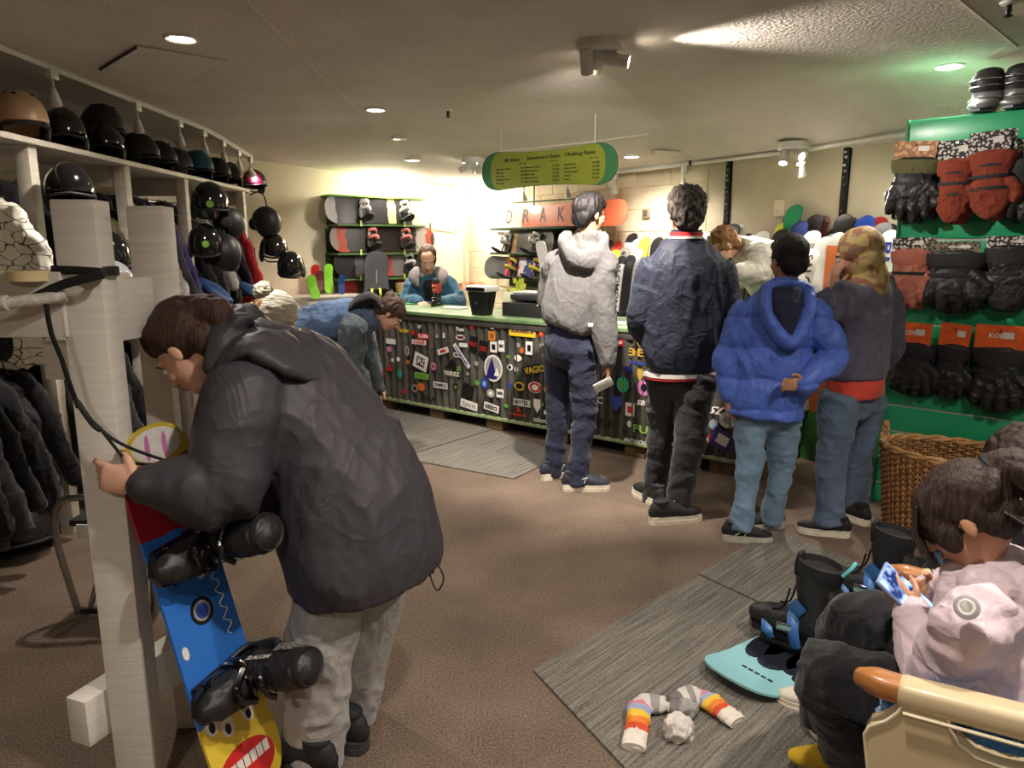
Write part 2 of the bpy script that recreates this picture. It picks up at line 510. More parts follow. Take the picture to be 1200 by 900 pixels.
# small square outlets on the blocks, hung plaque on the boards
for i, (px, py) in enumerate(((727, 251), (757, 250), (712, 252))):
    p = atplane(px, py, wallpt(0, 0.02, 0), WN)
    M = frame(p, WD)
    t = thing('wall_outlet', ['grey square wall outlet on the blocks left of the thin batten', 'grey square wall outlet on the blocks right of the thin batten', 'grey square wall outlet beside the dark-haired boy\'s head'][i], 'outlet', p)
    m = MB(); m.box((0, 0, 0), (0.085, 0.02, 0.085), M, bev=0.004); build('plate', m, pm('outlet_grey', (150, 140, 122), 0.5), t)
    m = MB(); m.box((0, -0.011, 0), (0.05, 0.008, 0.05), M); build('socket', m, pm('outlet_dark', (92, 84, 72), 0.5), t)
p = atplane(913, 244, wallpt(0, 0.03, 0), WN); M = frame(p, WD)
t = thing('wall_box', 'small cream switch box on the beige boards above the skis', 'switch box', p)
m = MB(); m.box((0, 0, 0), (0.075, 0.03, 0.12), M, bev=0.005); build('cover', m, M_WALL, t)
m = MB(); m.box((0, -0.017, 0), (0.03, 0.01, 0.05), M, bev=0.003); build('switch', m, WHITE_PLASTIC, t)

# door behind the counter, on the back wall next to the corner
BN = V((-0.6, 0.8, 0)); BD = V((0.8, 0.6, 0)); BP = V((-3.04, 7.215, 0))
BM = frame(BP, BD)                              # local X along the back wall, local -Y into the room
def backpt(px, py, d=0.0): return atplane(px, py, BP - BN * d, BN)
s0 = (backpt(507, 300) - BP).dot(BD); s1 = (backpt(542, 300) - BP).dot(BD); ztop = backpt(525, 255).z
t = thing('door_1', None, None, kind='structure')
m = MB(); m.box(((s0 + s1) / 2, -0.012, ztop / 2), (s1 - s0, 0.024, ztop), BM, bev=0.004); build('leaf', m, M_WALL, t)
m = MB(); 
for a in (s0 - 0.015, s1 + 0.015): m.box((a, -0.016, ztop / 2), (0.03, 0.032, ztop + 0.03), BM)
m.box(((s0 + s1) / 2, -0.016, ztop + 0.015), (s1 - s0 + 0.06, 0.032, 0.03), BM)
build('frame', m, M_PANEL, t, ang=0)
m = MB(); m.lathe([(0.02, 0), (0.02, 0.03), (0.012, 0.035)], BM @ T(s1 - 0.06, -0.024, 1.0) @ RX(90), 12); build('handle', m, CHROME, t)
a = backpt(508, 267, 0.04); b = backpt(535, 271, 0.04)
t = thing('coat_hook_rail', 'white coat hook rail on the cream door behind the counter', 'hook rail', a)
m = MB(); m.box(((a - b).length / 2, 0.005, 0), ((a - b).length, 0.012, 0.05), frame(a, b - a), bev=0.003); build('rail', m, WHITE_PLASTIC, t)
for k in range(4):
    m = MB(); m.tube([(0.04 + k * (b - a).length / 4, 0, 0), (0.04 + k * (b - a).length / 4, -0.03, -0.01), (0.04 + k * (b - a).length / 4, -0.035, 0.03)], 0.005, 6); m.v = [tuple(frame(a, b - a) @ V(q)) for q in m.v]
    build('hook', m, CHROME, t)

# grey carpet mats lying on the brown carpet
def mat_quad(name, label, pix, xdir):
    pts = [atz(*q) for q in pix]
    c = sum(pts, V()) / 4; c.z = 0
    ang = math.atan2(xdir[1], xdir[0]); M = T(c.x, c.y, 0.0) @ Matrix.Rotation(ang, 4, 'Z'); Mi = M.inverted()
    m = MB(); m.prism([tuple((Mi @ q)[:2]) for q in pts], 0.0, 0.009)
    o = build(name, m, M_MAT, ang=0); o.matrix_world = M
    tag(o, label, 'floor mat', 'grey striped carpet mats')
    return o
uu = (atz(840, 657) - atz(625, 787)); uu = (uu.x, uu.y)
mat_quad('floor_mat', 'grey striped carpet mat under the blue snowboard and striped socks', [(625, 787), (818, 676), (1180, 846), (935, 1120)], uu)
mat_quad('floor_mat', 'grey striped carpet mat in front of the wicker basket under black boots', [(819, 674), (905, 622), (1230, 746), (1182, 843)], uu)
vv = (atz(720, 487) - atz(603, 562)); vv = atz(475, 538) - atz(590, 500)
mat_quad('floor_mat', 'grey striped carpet mat along the counter, nearer the boy in grey hoodie', [(470, 538), (602, 562), (662, 533), (577, 505)], (vv.x, vv.y))
mat_quad('floor_mat', 'grey striped carpet mat along the counter, at its far left end', [(360, 518), (468, 537), (576, 504), (450, 474)], (vv.x, vv.y))

# ================================================================== CEILING FIXTURES
def spot(name, loc, aim, watt, size=100, blend=0.6, rad=0.03, col=LAMP_COL):
    ld = bpy.data.lights.new(name, 'SPOT'); ld.energy = watt; ld.spot_size = math.radians(size); ld.spot_blend = blend
    ld.shadow_soft_size = rad; ld.color = col
    o = bpy.data.objects.new(name, ld); COL.objects.link(o); o.location = loc
    d = V(aim) - V(loc); o.rotation_euler = d.to_track_quat('-Z', 'Y').to_euler()
    return o
def bulb(name, loc, watt, rad=0.06, col=LAMP_COL):
    ld = bpy.data.lights.new(name, 'POINT'); ld.energy = watt; ld.shadow_soft_size = rad; ld.color = col
    o = bpy.data.objects.new(name, ld); COL.objects.link(o); o.location = loc
    return o
def downlight(p, label, r=0.055, watt=DOWN_W, lit=True):
    p = V((p.x, p.y, ceilz(p.x, p.y)))
    t = thing('downlight', label, 'downlight', p, 'recessed ceiling downlights')
    m = MB(); m.lathe([(r + 0.022, 0.01), (r + 0.022, -0.006), (r + 0.012, -0.012), (r, -0.008), (r, 0.01)], T(*p), 24); build('trim_ring', m, WHITE_PLASTIC, t)
    m = MB(); m.lathe([(r * .98, 0.0), (r * .98, -0.007), (r * .6, -0.010)], T(*p), 20); build('lens', m, LAMP_GLOW if lit else pm('lamp_off', (190, 180, 160), 0.3), t)
    if lit: spot('downlight_beam', p - V((0, 0, 0.02)), p - V((0, 0, 1)), watt, 150, 0.8, 0.05)
downlight(atceil(212, 44), 'bright downlight above the helmet shelf on the left')
downlight(atceil(440, 128), 'bright downlight in the middle of the ceiling')
downlight(atceil(484, 187), 'small bright downlight nearest the hanging green board sign on its left')
downlight(atceil(1113, 77), 'bright downlight above the green glove panel')
downlight(atceil(740, 183), 'bright downlight just right of the hanging green board sign')
downlight(atceil(467, 162), 'unlit small round downlight between the two lit ones', 0.045, lit=False)
downlight(V((0.3, 1.1, 0)), 'unseen fill downlight added straight above the photographer', watt=DOWN_W)  # from here on: unseen downlights added to raise the room's ambient light
downlight(V((1.6, 1.5, 0)), 'unseen fill downlight added above the seated girl', watt=DOWN_W * 1.3)
downlight(V((-1.0, -0.6, 0)), 'unseen fill downlight added behind the photographer on the left', watt=DOWN_W)
downlight(V((1.2, -1.4, 0)), 'unseen fill downlight added behind the photographer on the right', watt=DOWN_W)
downlight(V((3.9, 1.0, 0)), 'unseen fill downlight added beyond the glove panel', watt=DOWN_W)
for (px, py, lab) in ((456, 208, 'flat round ceiling lamp above the snowboard shelves'), (549, 217, 'flat round ceiling lamp in front of the far corner')):
    p = atceil(px, py, 0.03); p.z = ceilz(p.x, p.y)
    t = thing('ceiling_lamp', lab, 'ceiling lamp', p, 'flat round ceiling lamps')
    m = MB(); m.lathe([(0.13, 0.02), (0.138, -0.004), (0.132, -0.010)], T(*p), 28); build('rim', m, WHITE_PLASTIC, t)
    m = MB(); m.lathe([(0.130, -0.008), (0.132, -0.04), (0.115, -0.054), (0.05, -0.060), (0.01, -0.061)], T(*p), 28); build('diffuser', m, LAMP_GLOW, t)
    bulb('ceiling_lamp_glow', p - V((0, 0, 0.14)), DOWN_W * 0.13, 0.08)

def cluster(px, py, label, aims, watts, scale=1.0, cone=75):
    p = atceil(px, py); p.z = ceilz(p.x, p.y)
    t = thing('spotlight_cluster', label, 'spotlight', p, 'three-headed ceiling spotlights')
    m = MB(); m.lathe([(0.11 * scale, 0.01), (0.11 * scale, -0.03), (0.1 * scale, -0.04)], T(*p), 28); build('base', m, WHITE_PLASTIC, t)
    for i, (off, aim) in enumerate(aims):
        q = p + V(off) * scale; d = (V(aim) - q).normalized()
        j = q - V((0, 0, 0.075 * scale))
        hd = MB()
        hd.tube([q - V((0, 0, 0.03)), j], 0.008, 8)
        Mh = d.to_track_quat('Z', 'Y').to_matrix().to_4x4(); Mh.translation = j - d * 0.05 * scale
        hd.lathe([(0.026 * scale, 0.0), (0.03 * scale, 0.006), (0.03 * scale, 0.118 * scale), (0.027 * scale, 0.118 * scale), (0.026 * scale, 0.112 * scale)], Mh, 18)
        h = build('lamp_head', hd, WHITE_PLASTIC, t)
        ln = MB(); ln.lathe([(0.025 * scale, 0.1125 * scale), (0.02 * scale, 0.1155 * scale)], Mh, 16); build('lens', ln, LAMP_GLOW, h)
        spot('cluster_beam', j + d * 0.075 * scale, j + d, watts[i], cone, 0.7, 0.025)
c1 = atceil(702, 50)
cluster(702, 50, 'three-headed white spotlight near the middle of the ceiling', [((-0.06, -0.02, 0), c1 + V((.25, 1.1, -1.9))), ((0.0, 0.03, 0), V((.25, 5.4, 1.75))), ((0.075, 0.0, 0), c1 + V((1.6, -0.35, -0.33)))], [SPOT_W * 1.8, SPOT_W * .5, SPOT_W * .55])
c2 = atceil(932, 140)
cluster(932, 140, 'three-headed white spotlight above the people at the counter', [((-0.06, 0.0, 0), c2 + V((-.6, -.9, -2.2))), ((0.0, -0.05, 0), V((2.65, 3.72, 1.5))), ((0.06, 0.03, 0), c2 + V((.1, -1.0, -2.2)))], [SPOT_W * .7, SPOT_W * 1.5, SPOT_W * .35], cone=58)
c3 = atceil(555, 186)
cluster(555, 186, 'three-headed white spotlight left of the hanging green board sign', [((-0.07, 0.0, 0), V((-2.0, 8.0, 1.55))), ((0.0, 0.03, 0), V((-0.3, 8.6, 1.6))), ((0.06, 0.0, 0), V((-1.0, 8.6, 1.3)))], [SPOT_W * .26, SPOT_W * .13, SPOT_W * .06], cone=34)

# track lights
def track(name, label, p0, p1, heads, lit, drop=0.0):
    p0 = V((p0.x, p0.y, ceilz(p0.x, p0.y))); p1 = V((p1.x, p1.y, ceilz(p1.x, p1.y)))
    t = thing(name, label, 'track light', p0)
    d = p1 - p0; n = 14
    m = MB()
    pts = [p0 + d * (k / n) for k in range(n + 1)]
    pts = [V((q.x, q.y, ceilz(q.x, q.y) - 0.018)) for q in pts]
    m.loft(pts, [0.018] * len(pts), side=(0, 0, 1), n=4, dome=False); build('rail', m, WHITE_PLASTIC, t, ang=20)
    for i, (k, aim) in enumerate(heads):
        q = p0 + d * k; q.z = ceilz(q.x, q.y) - 0.03
        hd = MB(); hd.box(q - V((0, 0, 0.025)), (0.035, 0.07, 0.05), bev=0.004); hd.tube([q - V((0, 0, 0.05)), q - V((0, 0, 0.12))], 0.008, 8)
        dd = (V(aim) - (q - V((0, 0, .13)))).normalized(); Mh = dd.to_track_quat('Z', 'Y').to_matrix().to_4x4(); Mh.translation = q - V((0, 0, 0.13)) - dd * 0.02
        hd.lathe([(0.012, -0.02), (0.018, 0.0), (0.034, 0.07), (0.030, 0.07), (0.026, 0.06)], Mh, 16)
        h = build('lamp_head', hd, WHITE_PLASTIC, t)
        on = i in lit
        ln = MB(); ln.lathe([(0.026, 0.06), (0.022, 0.066)], Mh, 14); build('lens', ln, LAMP_GLOW if on else pm('lamp_off', (190, 180, 160), 0.3), h)
        if on: spot('track_beam', Mh @ V((0, 0, 0.08)), aim, SPOT_W * lit[i][0], 85, 0.8, 0.03, lit[i][1])
ta = atceil(-40, 33); tb = atceil(330, 200); tb = ta.lerp(tb, min(1.0, (7.28 - ta.y) / (tb.y - ta.y)))
tl = [(k, V((-2.6, ta.y + (tb.y - ta.y) * k + 0.4, 1.6))) for k in (0.16, 0.40, 0.57, 0.69, 0.80, 0.90)] + [(0.985, V((-2.45, 7.66, 1.75)))]
track('track_light', 'white ceiling track light above the helmet shelf', ta, tb, tl, {6: (.30, (1.0, 0.30, 0.46))})
tc_ = wallpt(1.2, 0.16, 0); td = wallpt(6.6, 0.16, 0)
tr = [(k, wallpt(1.2 + 5.4 * k, 0.03, 1.3)) for k in (0.02, 0.15, 0.27, 0.42, 0.62, 0.80, 0.9)]
track('track_light', 'white ceiling track light along the ski wall', tc_, td, tr, {0: (.15, LAMP_COL)})

# sprinklers, vent, hatch, seams
for i, (px, py, lab) in enumerate(((525, 128, 'dark fire sprinkler head in the middle of the ceiling'), (1183, 2, 'dark fire sprinkler head at the top right of the ceiling'), (809, 186, 'dark fire sprinkler head near the ski wall track'))):
    p = atceil(px, py); p.z = ceilz(p.x, p.y)
    t = thing('sprinkler', lab, 'sprinkler', p, 'fire sprinklers')
    m = MB(); m.lathe([(0.035, 0.0), (0.03, -0.008), (0.012, -0.012)], T(*p), 16); build('flange', m, WHITE_PLASTIC, t)
    m = MB(); m.lathe([(0.010, -0.01), (0.012, -0.035), (0.006, -0.05)], T(*p), 12); build('body', m, DARK_METAL, t)
    m = MB(); m.lathe([(0.018, -0.05), (0.018, -0.054), (0.004, -0.058)], T(*p), 12); build('deflector', m, DARK_METAL, t)
p = atceil(780, 178); p.z = ceilz(p.x, p.y)
t = thing('ceiling_vent', 'small cream ceiling vent right of the green board sign', 'vent', p)
m = MB(); m.box(p - V((0, 0, 0.008)), (0.2, 0.14, 0.02), bev=0.004); build('frame', m, M_PANEL, t)
for k in range(5):
    m = MB(); m.box(p + V((0, -0.05 + 0.025 * k, -0.02)), (0.17, 0.012, 0.006)); build('slat', m, WHITE_PLASTIC, t, ang=0)
h0, h1, h2 = atceil(117, 80), atceil(160, 52), atceil(268, 71)
h3 = h0 + h2 - h1
t = thing('ceiling_hatch', 'loose ceiling hatch panel sagging open above the left shelf', 'hatch', h1)
m = MB(); zc = 0.004
m.add([h0 - V((0, 0, .006)), h1 - V((0, 0, .010)), h2 - V((0, 0, .003)), h3 + V((0, 0, .0)), h0 + V((0, 0, .02)), h1 + V((0, 0, .02)), h2 + V((0, 0, .02)), h3 + V((0, 0, .02))], [(0, 1, 2, 3), (0, 4, 5, 1), (1, 5, 6, 2), (2, 6, 7, 3), (3, 7, 4, 0)]); build('panel', m, M_CEIL, t, ang=0)
m = MB(); m.tube([h1 - V((0, 0, .011)), h2 - V((0, 0, .004))], 0.006, 6); build('edge_strip', m, WHITE_PLASTIC, t)
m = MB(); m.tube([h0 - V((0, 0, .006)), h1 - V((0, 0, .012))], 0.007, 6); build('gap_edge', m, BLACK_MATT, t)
def seam(i, pix, r=0.006):
    pts = [atceil(*q) for q in pix]; pp = []
    for a, b in zip(pts, pts[1:]):
        for k in range(8): q = a.lerp(b, k / 8); pp.append(V((q.x, q.y, ceilz(q.x, q.y) - 0.001)))
    m = MB(); m.tube(pp, r, 6); build('trim_%d' % i, m, M_CEIL, kind='structure')
seam(5, [(283, -5), (372, 85), (455, 178)], 0.007)
seam(6, [(585, 177), (690, 166), (770, 155)], 0.012)
seam(7, [(1120, -5), (1200, 60)], 0.006)

# ================================================================== LEFT SHELVING WITH HELMETS AND HIRE CLOTHES
def LP(s, d, z): return V((-2.26 - 0.0456 * (s - 3.36) - d, s, z))
LANG = math.degrees(math.atan(0.0456))            # the unit runs slightly to the left of straight ahead
SHZ = 1.99
unit = thing('clothes_shelf', 'long white timber shelf unit with hanging rails along the left wall', 'shelf unit', LP(4.5, 0.3, 0))
LMx = RZ(LANG)
def lbox(s0, s1, d0, d1, z0, z1, bev=0.003):
    m = MB(); c = LP((s0 + s1) / 2, (d0 + d1) / 2, (z0 + z1) / 2)
    m.box((0, 0, 0), (abs(d1 - d0), abs(s1 - s0), abs(z1 - z0)), T(*c) @ LMx, bev=bev)
    return m
build('top_shelf', lbox(1.2, 6.92, 0.0, 0.58, SHZ - 0.028, SHZ), WHITE_PAINT, unit)
for s in (1.3, 2.68, 3.63, 4.59, 5.5, 6.84):
    build('post', lbox(s - 0.035, s + 0.035, 0.03, 0.10, 0, SHZ - 0.028), WHITE_PAINT, unit)
    build('rear_post', lbox(s - 0.035, s + 0.035, 0.5, 0.57, 0, SHZ - 0.028), WHITE_PAINT, unit)
    build('side_board', lbox(s - 0.012, s + 0.012, 0.10, 0.5, SHZ - 0.15, SHZ - 0.028), WHITE_PAINT, unit)
for s0, s1 in ((1.34, 2.64), (2.72, 3.59), (3.67, 4.55), (4.63, 5.46), (5.54, 6.8)):
    build('back_board', lbox(s0, s1, 0.44, 0.46, SHZ - 0.17, SHZ - 0.03), WHITE_PAINT, unit)
for z in (1.80, 0.99):
    m = MB(); m.tube([LP(1.3, 0.3, z), LP(6.84, 0.3, z)], 0.014, 10); build('hanging_rail', m, CHROME, unit)

# --- hire jackets
def jacket_proto(seed, length=0.78, flare=0.03, arm=0.62):
    t = thing('jacket', 'x', 'jacket', M=Matrix())
    m = MB()
    zs = [-0.10, -0.16, -0.30, -0.5, -length + 0.03, -length]
    ws = [0.05, 0.17, 0.20, 0.21, 0.22 + flare, 0.215 + flare]
    ts = [0.03, 0.042, 0.05, 0.052, 0.052, 0.045]
    m.loft([(0, 0, z) for z in zs], list(zip(ws, ts)), side=(1, 0, 0), n=20, sub=3, dome=False)
    m.loft([(0, 0.01, -0.06), (0, 0.02, -0.12)], [(0.085, 0.06), (0.10, 0.06)], n=14)           # collar
    for sx in (-1, 1):
        m.loft([(sx * 0.13, 0, -0.15), (sx * 0.205, 0.005, -0.25), (sx * 0.275, 0.012, -0.45), (sx * 0.335, 0.02, -arm - 0.1)], [(0.05, .04), (0.06, .04), (0.056, .036), (0.046, .03)], n=12, sub=3)
    me = remesh(m, 0.013, 3); folds(me, 0.022, (9, 9, 3.0), seed, 0.6)
    build('shell', me, BLACK_MATT, t)
    h = MB(); h.tube([(-0.16, 0, -0.115), (0, 0, -0.06), (0.16, 0, -0.115)], 0.006, 6); h.tube([(0, 0, -0.06), (0, 0, -0.02), (0.018, 0, 0.006), (0.0, 0, 0.022), (-0.018, 0, 0.006)], 0.003, 6, sub=3)
    build('hanger', h, CHROME, t)
    return t
JP = [jacket_proto(1), jacket_proto(2, 0.84, 0.05, 0.66), jacket_proto(3, 0.72, 0.02, 0.58)]
def patterned(name, c1, c2, sc):
    m = bpy.data.materials.new(name); m.use_nodes = True; nt = m.node_tree; N = nt.nodes; L = nt.links; b = N['Principled BSDF']
    tc = N.new('ShaderNodeTexCoord'); vo = N.new('ShaderNodeTexVoronoi'); vo.feature = 'DISTANCE_TO_EDGE'; vo.inputs['Scale'].default_value = sc
    mp = N.new('ShaderNodeMapping'); mp.inputs['Scale'].default_value = (1, 1, 1.8); L.new(tc.outputs['Object'], mp.inputs['Vector'])
    nz = N.new('ShaderNodeTexNoise'); nz.inputs['Scale'].default_value = sc * .5; L.new(mp.outputs['Vector'], nz.inputs['Vector'])
    mx = N.new('ShaderNodeMix'); mx.data_type = 'RGBA'; mx.inputs[0].default_value = 0.12; L.new(mp.outputs['Vector'], mx.inputs[6]); L.new(nz.outputs['Color'], mx.inputs[7])
    L.new(mx.outputs[2], vo.inputs['Vector'])
    cr = N.new('ShaderNodeValToRGB'); cr.color_ramp.interpolation = 'CONSTANT'; cr.color_ramp.elements[0].color = rgb(c2); cr.color_ramp.elements[1].color = rgb(c1); cr.color_ramp.elements[1].position = 0.035
    L.new(vo.outputs['Distance'], cr.inputs['Fac']); L.new(cr.outputs['Color'], b.inputs['Base Color']); b.inputs['Roughness'].default_value = 0.8
    return m
P_WHITE = patterned('white_crackle_cloth', (225, 220, 205), (70, 66, 62), 14)
P_BW = patterned('black_white_cloth', (200, 196, 190), (35, 33, 34), 42)
JC = {'charcoal': cloth('charcoal_nylon', (50, 49, 53)), 'black': cloth('black_nylon', (24, 24, 27)), 'olive': cloth('olive_nylon', (92, 84, 58)),
      'purple': cloth('purple_nylon', (62, 48, 96)), 'grey-brown': cloth('greybrown_nylon', (92, 80, 78)), 'red': cloth('red_nylon', (164, 30, 38)),
      'navy': cloth('navy_nylon', (42, 36, 66)), 'white crackle-patterned': P_WHITE, 'black-and-white patterned': P_BW, 'blue-grey': cloth('bluegrey_nylon', (70, 74, 92))}
row = ['charcoal', 'black', 'charcoal', 'white crackle-patterned', 'black', 'charcoal', 'charcoal', 'white crackle-patterned', 'black', 'black', 'black', 'charcoal', 'olive', 'olive', 'black', 'black',
       'black-and-white patterned', 'charcoal', 'purple', 'grey-brown', 'black', 'black', 'black', 'black-and-white patterned', 'black', 'charcoal', 'navy', 'purple', 'red', 'black']
s = 2.30; cnt = {}
for i, c in enumerate(row):
    step = 0.145 + 0.02 * math.sin(i * 2.1)
    s += step
    if min(abs(s - q) for q in (2.68, 3.63, 4.59, 5.5)) < 0.07: s += 0.07
    cnt[c] = cnt.get(c, 0) + 1
    tilt = random.uniform(-4, 4)
    M = T(*LP(3.23 if i == 7 else s, (0.12 if i == 7 else 0.30) + random.uniform(-.02, .02), 1.80)) @ RZ(LANG + random.uniform(-9, 9)) @ RY(tilt)
    n = row.count(c)
    lab = '%s hire jacket on the upper left rail, %s' % (c, ('the only one of its colour there' if n == 1 else '%s of its colour from the front' % ORD[cnt[c] - 1]))
    dup(JP[i % 3], M, lab, 'hire jackets on the upper rail', {'shell': JC[c]})
s = 2.45
for i in range(16):
    s += 0.125 + 0.015 * math.sin(i * 1.7)
    if min(abs(s - q) for q in (2.68, 3.63, 4.59)) < 0.06: s += 0.06
    M = T(*LP(s, 0.30 + random.uniform(-.02, .03), 0.99)) @ RZ(LANG + random.uniform(-10, 10)) @ RY(random.uniform(-4, 4))
    dup(JP[(i + 1) % 3], M, 'black hire jacket on the lower left rail, %s from the front' % ORD[i], 'hire jackets on the lower rail', {'shell': JC['black'] if i % 3 else JC['charcoal']})
for q in JP:
    for ch in list(q.children): bpy.data.objects.remove(ch)
    bpy.data.objects.remove(q)

# --- helmets
def helmet_proto(vents=True):
    t = thing('helmet', 'x', 'helmet', M=Matrix())          # local +X forward, z 0 at the rim, about 0.27 long
    m = MB(); nu, nv = 28, 12; vs = []; fs = []
    def pt(i, k, sc):
        th = math.radians(112) * i / nv; u = 2 * math.pi * k / nu
        low = 1.0
        x = 0.135 * math.sin(th) * math.cos(u); y = 0.108 * math.sin(th) * math.sin(u); z = 0.135 * math.cos(th)
        if math.cos(u) > 0.3: z = max(z, -0.005 - 0.0 * u)
        return (x * sc, y * sc, z * sc + 0.06)
    for sc in (1.0, 0.93):
        for i in range(nv + 1):
            for k in range(nu): vs.append(pt(i, k, sc))
    o = (nv + 1) * nu
    for i in range(nv):
        for k in range(nu):
            k2 = (k + 1) % nu
            fs.append((i * nu + k, (i + 1) * nu + k, (i + 1) * nu + k2, i * nu + k2))
            fs.append((o + i * nu + k, o + i * nu + k2, o + (i + 1) * nu + k2, o + (i + 1) * nu + k))
    for k in range(nu):
        k2 = (k + 1) % nu
        fs.append((nv * nu + k, o + nv * nu + k, o + nv * nu + k2, nv * nu + k2))
    m.add(vs, fs)
    sh = build('shell', m, BLACK_GLOSS, t, ang=60)
    for sy in (-1, 1):
        e = MB(); e.ell((-0.005, sy * 0.094, 0.015), (0.05, 0.018, 0.055)); build('ear_pad', e, BLACK_MATT, t)
    r = MB(); r.loft([(0.13 * math.cos(a), 0.103 * math.sin(a), 0.045 - 0.012 * abs(math.sin(a))) for a in [math.radians(x) for x in range(-100, 101, 20)]], [(0.008, 0.012)] * 11, side=(0, 0, 1), n=8, dome=False); build('rim', r, BLACK_MATT, t)
    if vents:
        for sx, sy in ((0.06, 0.035), (0.06, -0.035), (-0.01, 0.045), (-0.01, -0.045), (-0.075, 0.03), (-0.075, -0.03)):
            z = 0.06 + 0.135 * math.sqrt(max(0, 1 - (sx / .135) ** 2 - (sy / .108) ** 2))
            v = MB(); v.ell((sx, sy, z - 0.002), (0.024, 0.008, 0.006), nu=10, nv=6); build('vent', v, BLACK_MATT, t)
    st = MB(); st.tube([(0.0, 0.09, 0.0), (0.03, 0.06, -0.022), (0.035, 0, -0.026), (0.03, -0.06, -0.022), (0.0, -0.09, 0.0)], 0.006, 6, sub=3); build('strap', st, BLACK_MATT, t)
    return t
HA, HB = helmet_proto(True), helmet_proto(False)
H_TAN = pm('tan_helmet_shell', (196, 162, 128), 0.4, 0.06); H_TEAL = pm('teal_helmet_shell', (24, 78, 104), 0.45, 0.1); H_MAR = pm('maroon_helmet_shell', (62, 22, 32), 0.35, 0.1)
H_MATT = pm('matt_black_shell', (26, 25, 26), 0.5, 0.15); H_SILV = pm('silver_goggle', (150, 156, 160), 0.25, 0.1, metal=0.4)
def helmet(px, py, label, shell=None, d=0.16, z=SHZ + 0.03, yaw=0, proto=None, s=None, pitch=0, sc=1.0, group='helmets on the left shelf'):
    """stand a helmet so that its centre is seen at the pixel, at depth d behind the shelf edge"""
    r = ray(px, py)
    k = 2.26 - 0.0456 * 3.36 + d
    t = -k / (r.x + 0.0456 * r.y)
    p = V((r.x * t, r.y * t, z))
    M = T(*p) @ RZ(yaw) @ RY(pitch) @ Matrix.Scale(sc, 4)
    return dup(proto or HA, M, label, group, {'shell': shell} if shell else None)
helmet(22, 122, 'tan ski helmet at the front end of the left shelf', H_TAN, 0.13, yaw=-40, sc=1.08)
helmet(74, 143, 'glossy black helmet right beside the tan one on the shelf', None, 0.12, yaw=-60, proto=HB)
helmet(62, 100, 'matt black helmet behind the tan one, against the wall', H_MATT, 0.42, yaw=20, sc=1.15)
helmet(-6, 100, 'dark helmet cut off by the picture edge on the shelf', H_MATT, 0.38, yaw=20)
helmet(118, 128, 'big matt black helmet stacked on another above the shelf', H_MATT, 0.16, z=SHZ + 0.13, yaw=-30, sc=1.05)
helmet(122, 150, 'glossy black helmet under a bigger helmet on the shelf', None, 0.10, yaw=-70, proto=HB, sc=.92)
helmet(160, 162, 'black helmet just left of the flat grey-black ones', H_MATT, 0.14, yaw=10)
helmet(184, 170, 'dull black helmet in the middle of the shelf', H_MATT, 0.16, yaw=-10)
helmet(204, 176, 'dull black helmet touching the teal helmet', H_MATT, 0.20, yaw=50)
helmet(230, 183, 'teal blue helmet on the left shelf', H_TEAL, 0.12, yaw=-30, proto=HB, sc=1.05)
helmet(252, 192, 'black vented helmet just right of the teal one', H_MATT, 0.12, yaw=-20)
helmet(268, 198, 'black vented helmet left of the maroon one', None, 0.12, yaw=-50)
helmet(297, 207, 'maroon helmet with dangling strap at the far end of the shelf', H_MAR, 0.10, yaw=-30, proto=HB)
for i, (px, py) in enumerate(((100, 118), (140, 138), (168, 150), (196, 162), (222, 172), (246, 182))):
    helmet(px, py, 'dark helmet in the rear row on the shelf, %s from the front' % ORD[i], H_MATT, 0.44, yaw=random.uniform(-60, 60))
# hanging on hooks below
def hung(px, py, y, label, shell=None, yaw=0, pitch=0, roll=0, proto=None, sc=1.0, group='helmets hanging among the clothes'):
    p = at(px, py, y)
    M = T(*p) @ RZ(yaw) @ RX(roll) @ RY(pitch) @ Matrix.Scale(sc, 4) @ T(0, 0, -0.06)
    h = dup(proto or HB, M, label, group, {'shell': shell} if shell else None)
    if 'green dot' in label:
        d = M.inverted().to_3x3() @ (V((0, 0, CAMH)) - p); d.normalize(); c = V((0, 0, .06)); e = V((d.x / .135, d.y / .108, d.z / .135)).length
        q = c + d / e; m = MB(); Mq = d.to_track_quat('Z', 'Y').to_matrix().to_4x4(); Mq.translation = q; m.lathe([(.022, -.008), (.022, .003), (.01, .004)], Mq, 14); build('sticker', m, pm('green_dot', (120, 170, 60), .5), h)
    return h
hung(82, 224, 3.62, 'glossy black helmet resting behind the top of the nearest white post', None, -60, sc=1.0)
hung(246, 239, 4.95, 'large black helmet with green dot hanging under the shelf', None, -60, 10, sc=1.08)
hung(241, 286, 4.85, 'black helmet with green dot, lower left of the hanging cluster', None, -70, 30, sc=1.0)
hung(262, 297, 4.95, 'matt black helmet at the bottom of the hanging cluster', H_MATT, -40, 50)
hung(268, 262, 5.05, 'small black helmet in the middle of the hanging cluster', H_MATT, 40, 90, sc=0.8)
hung(312, 261, 6.2, 'black round helmet hanging highest at the shelf end', H_MATT, -30, 70)
hung(321, 293, 6.2, 'black helmet in the middle of three at the shelf end', None, -60, 20, sc=1.05)
hung(341, 313, 6.15, 'glossy black helmet lowest of three at the shelf end', None, -90, 30)
hung(127, 300, 3.9, 'glossy black helmet between the two white posts', None, -50, 20, sc=1.0)
hung(133, 335, 3.7, 'black helmet with silver goggles between the white posts', H_SILV, -50, 40, sc=.95)
m = MB()
for q in ((85, 222, 3.30),):
    pass
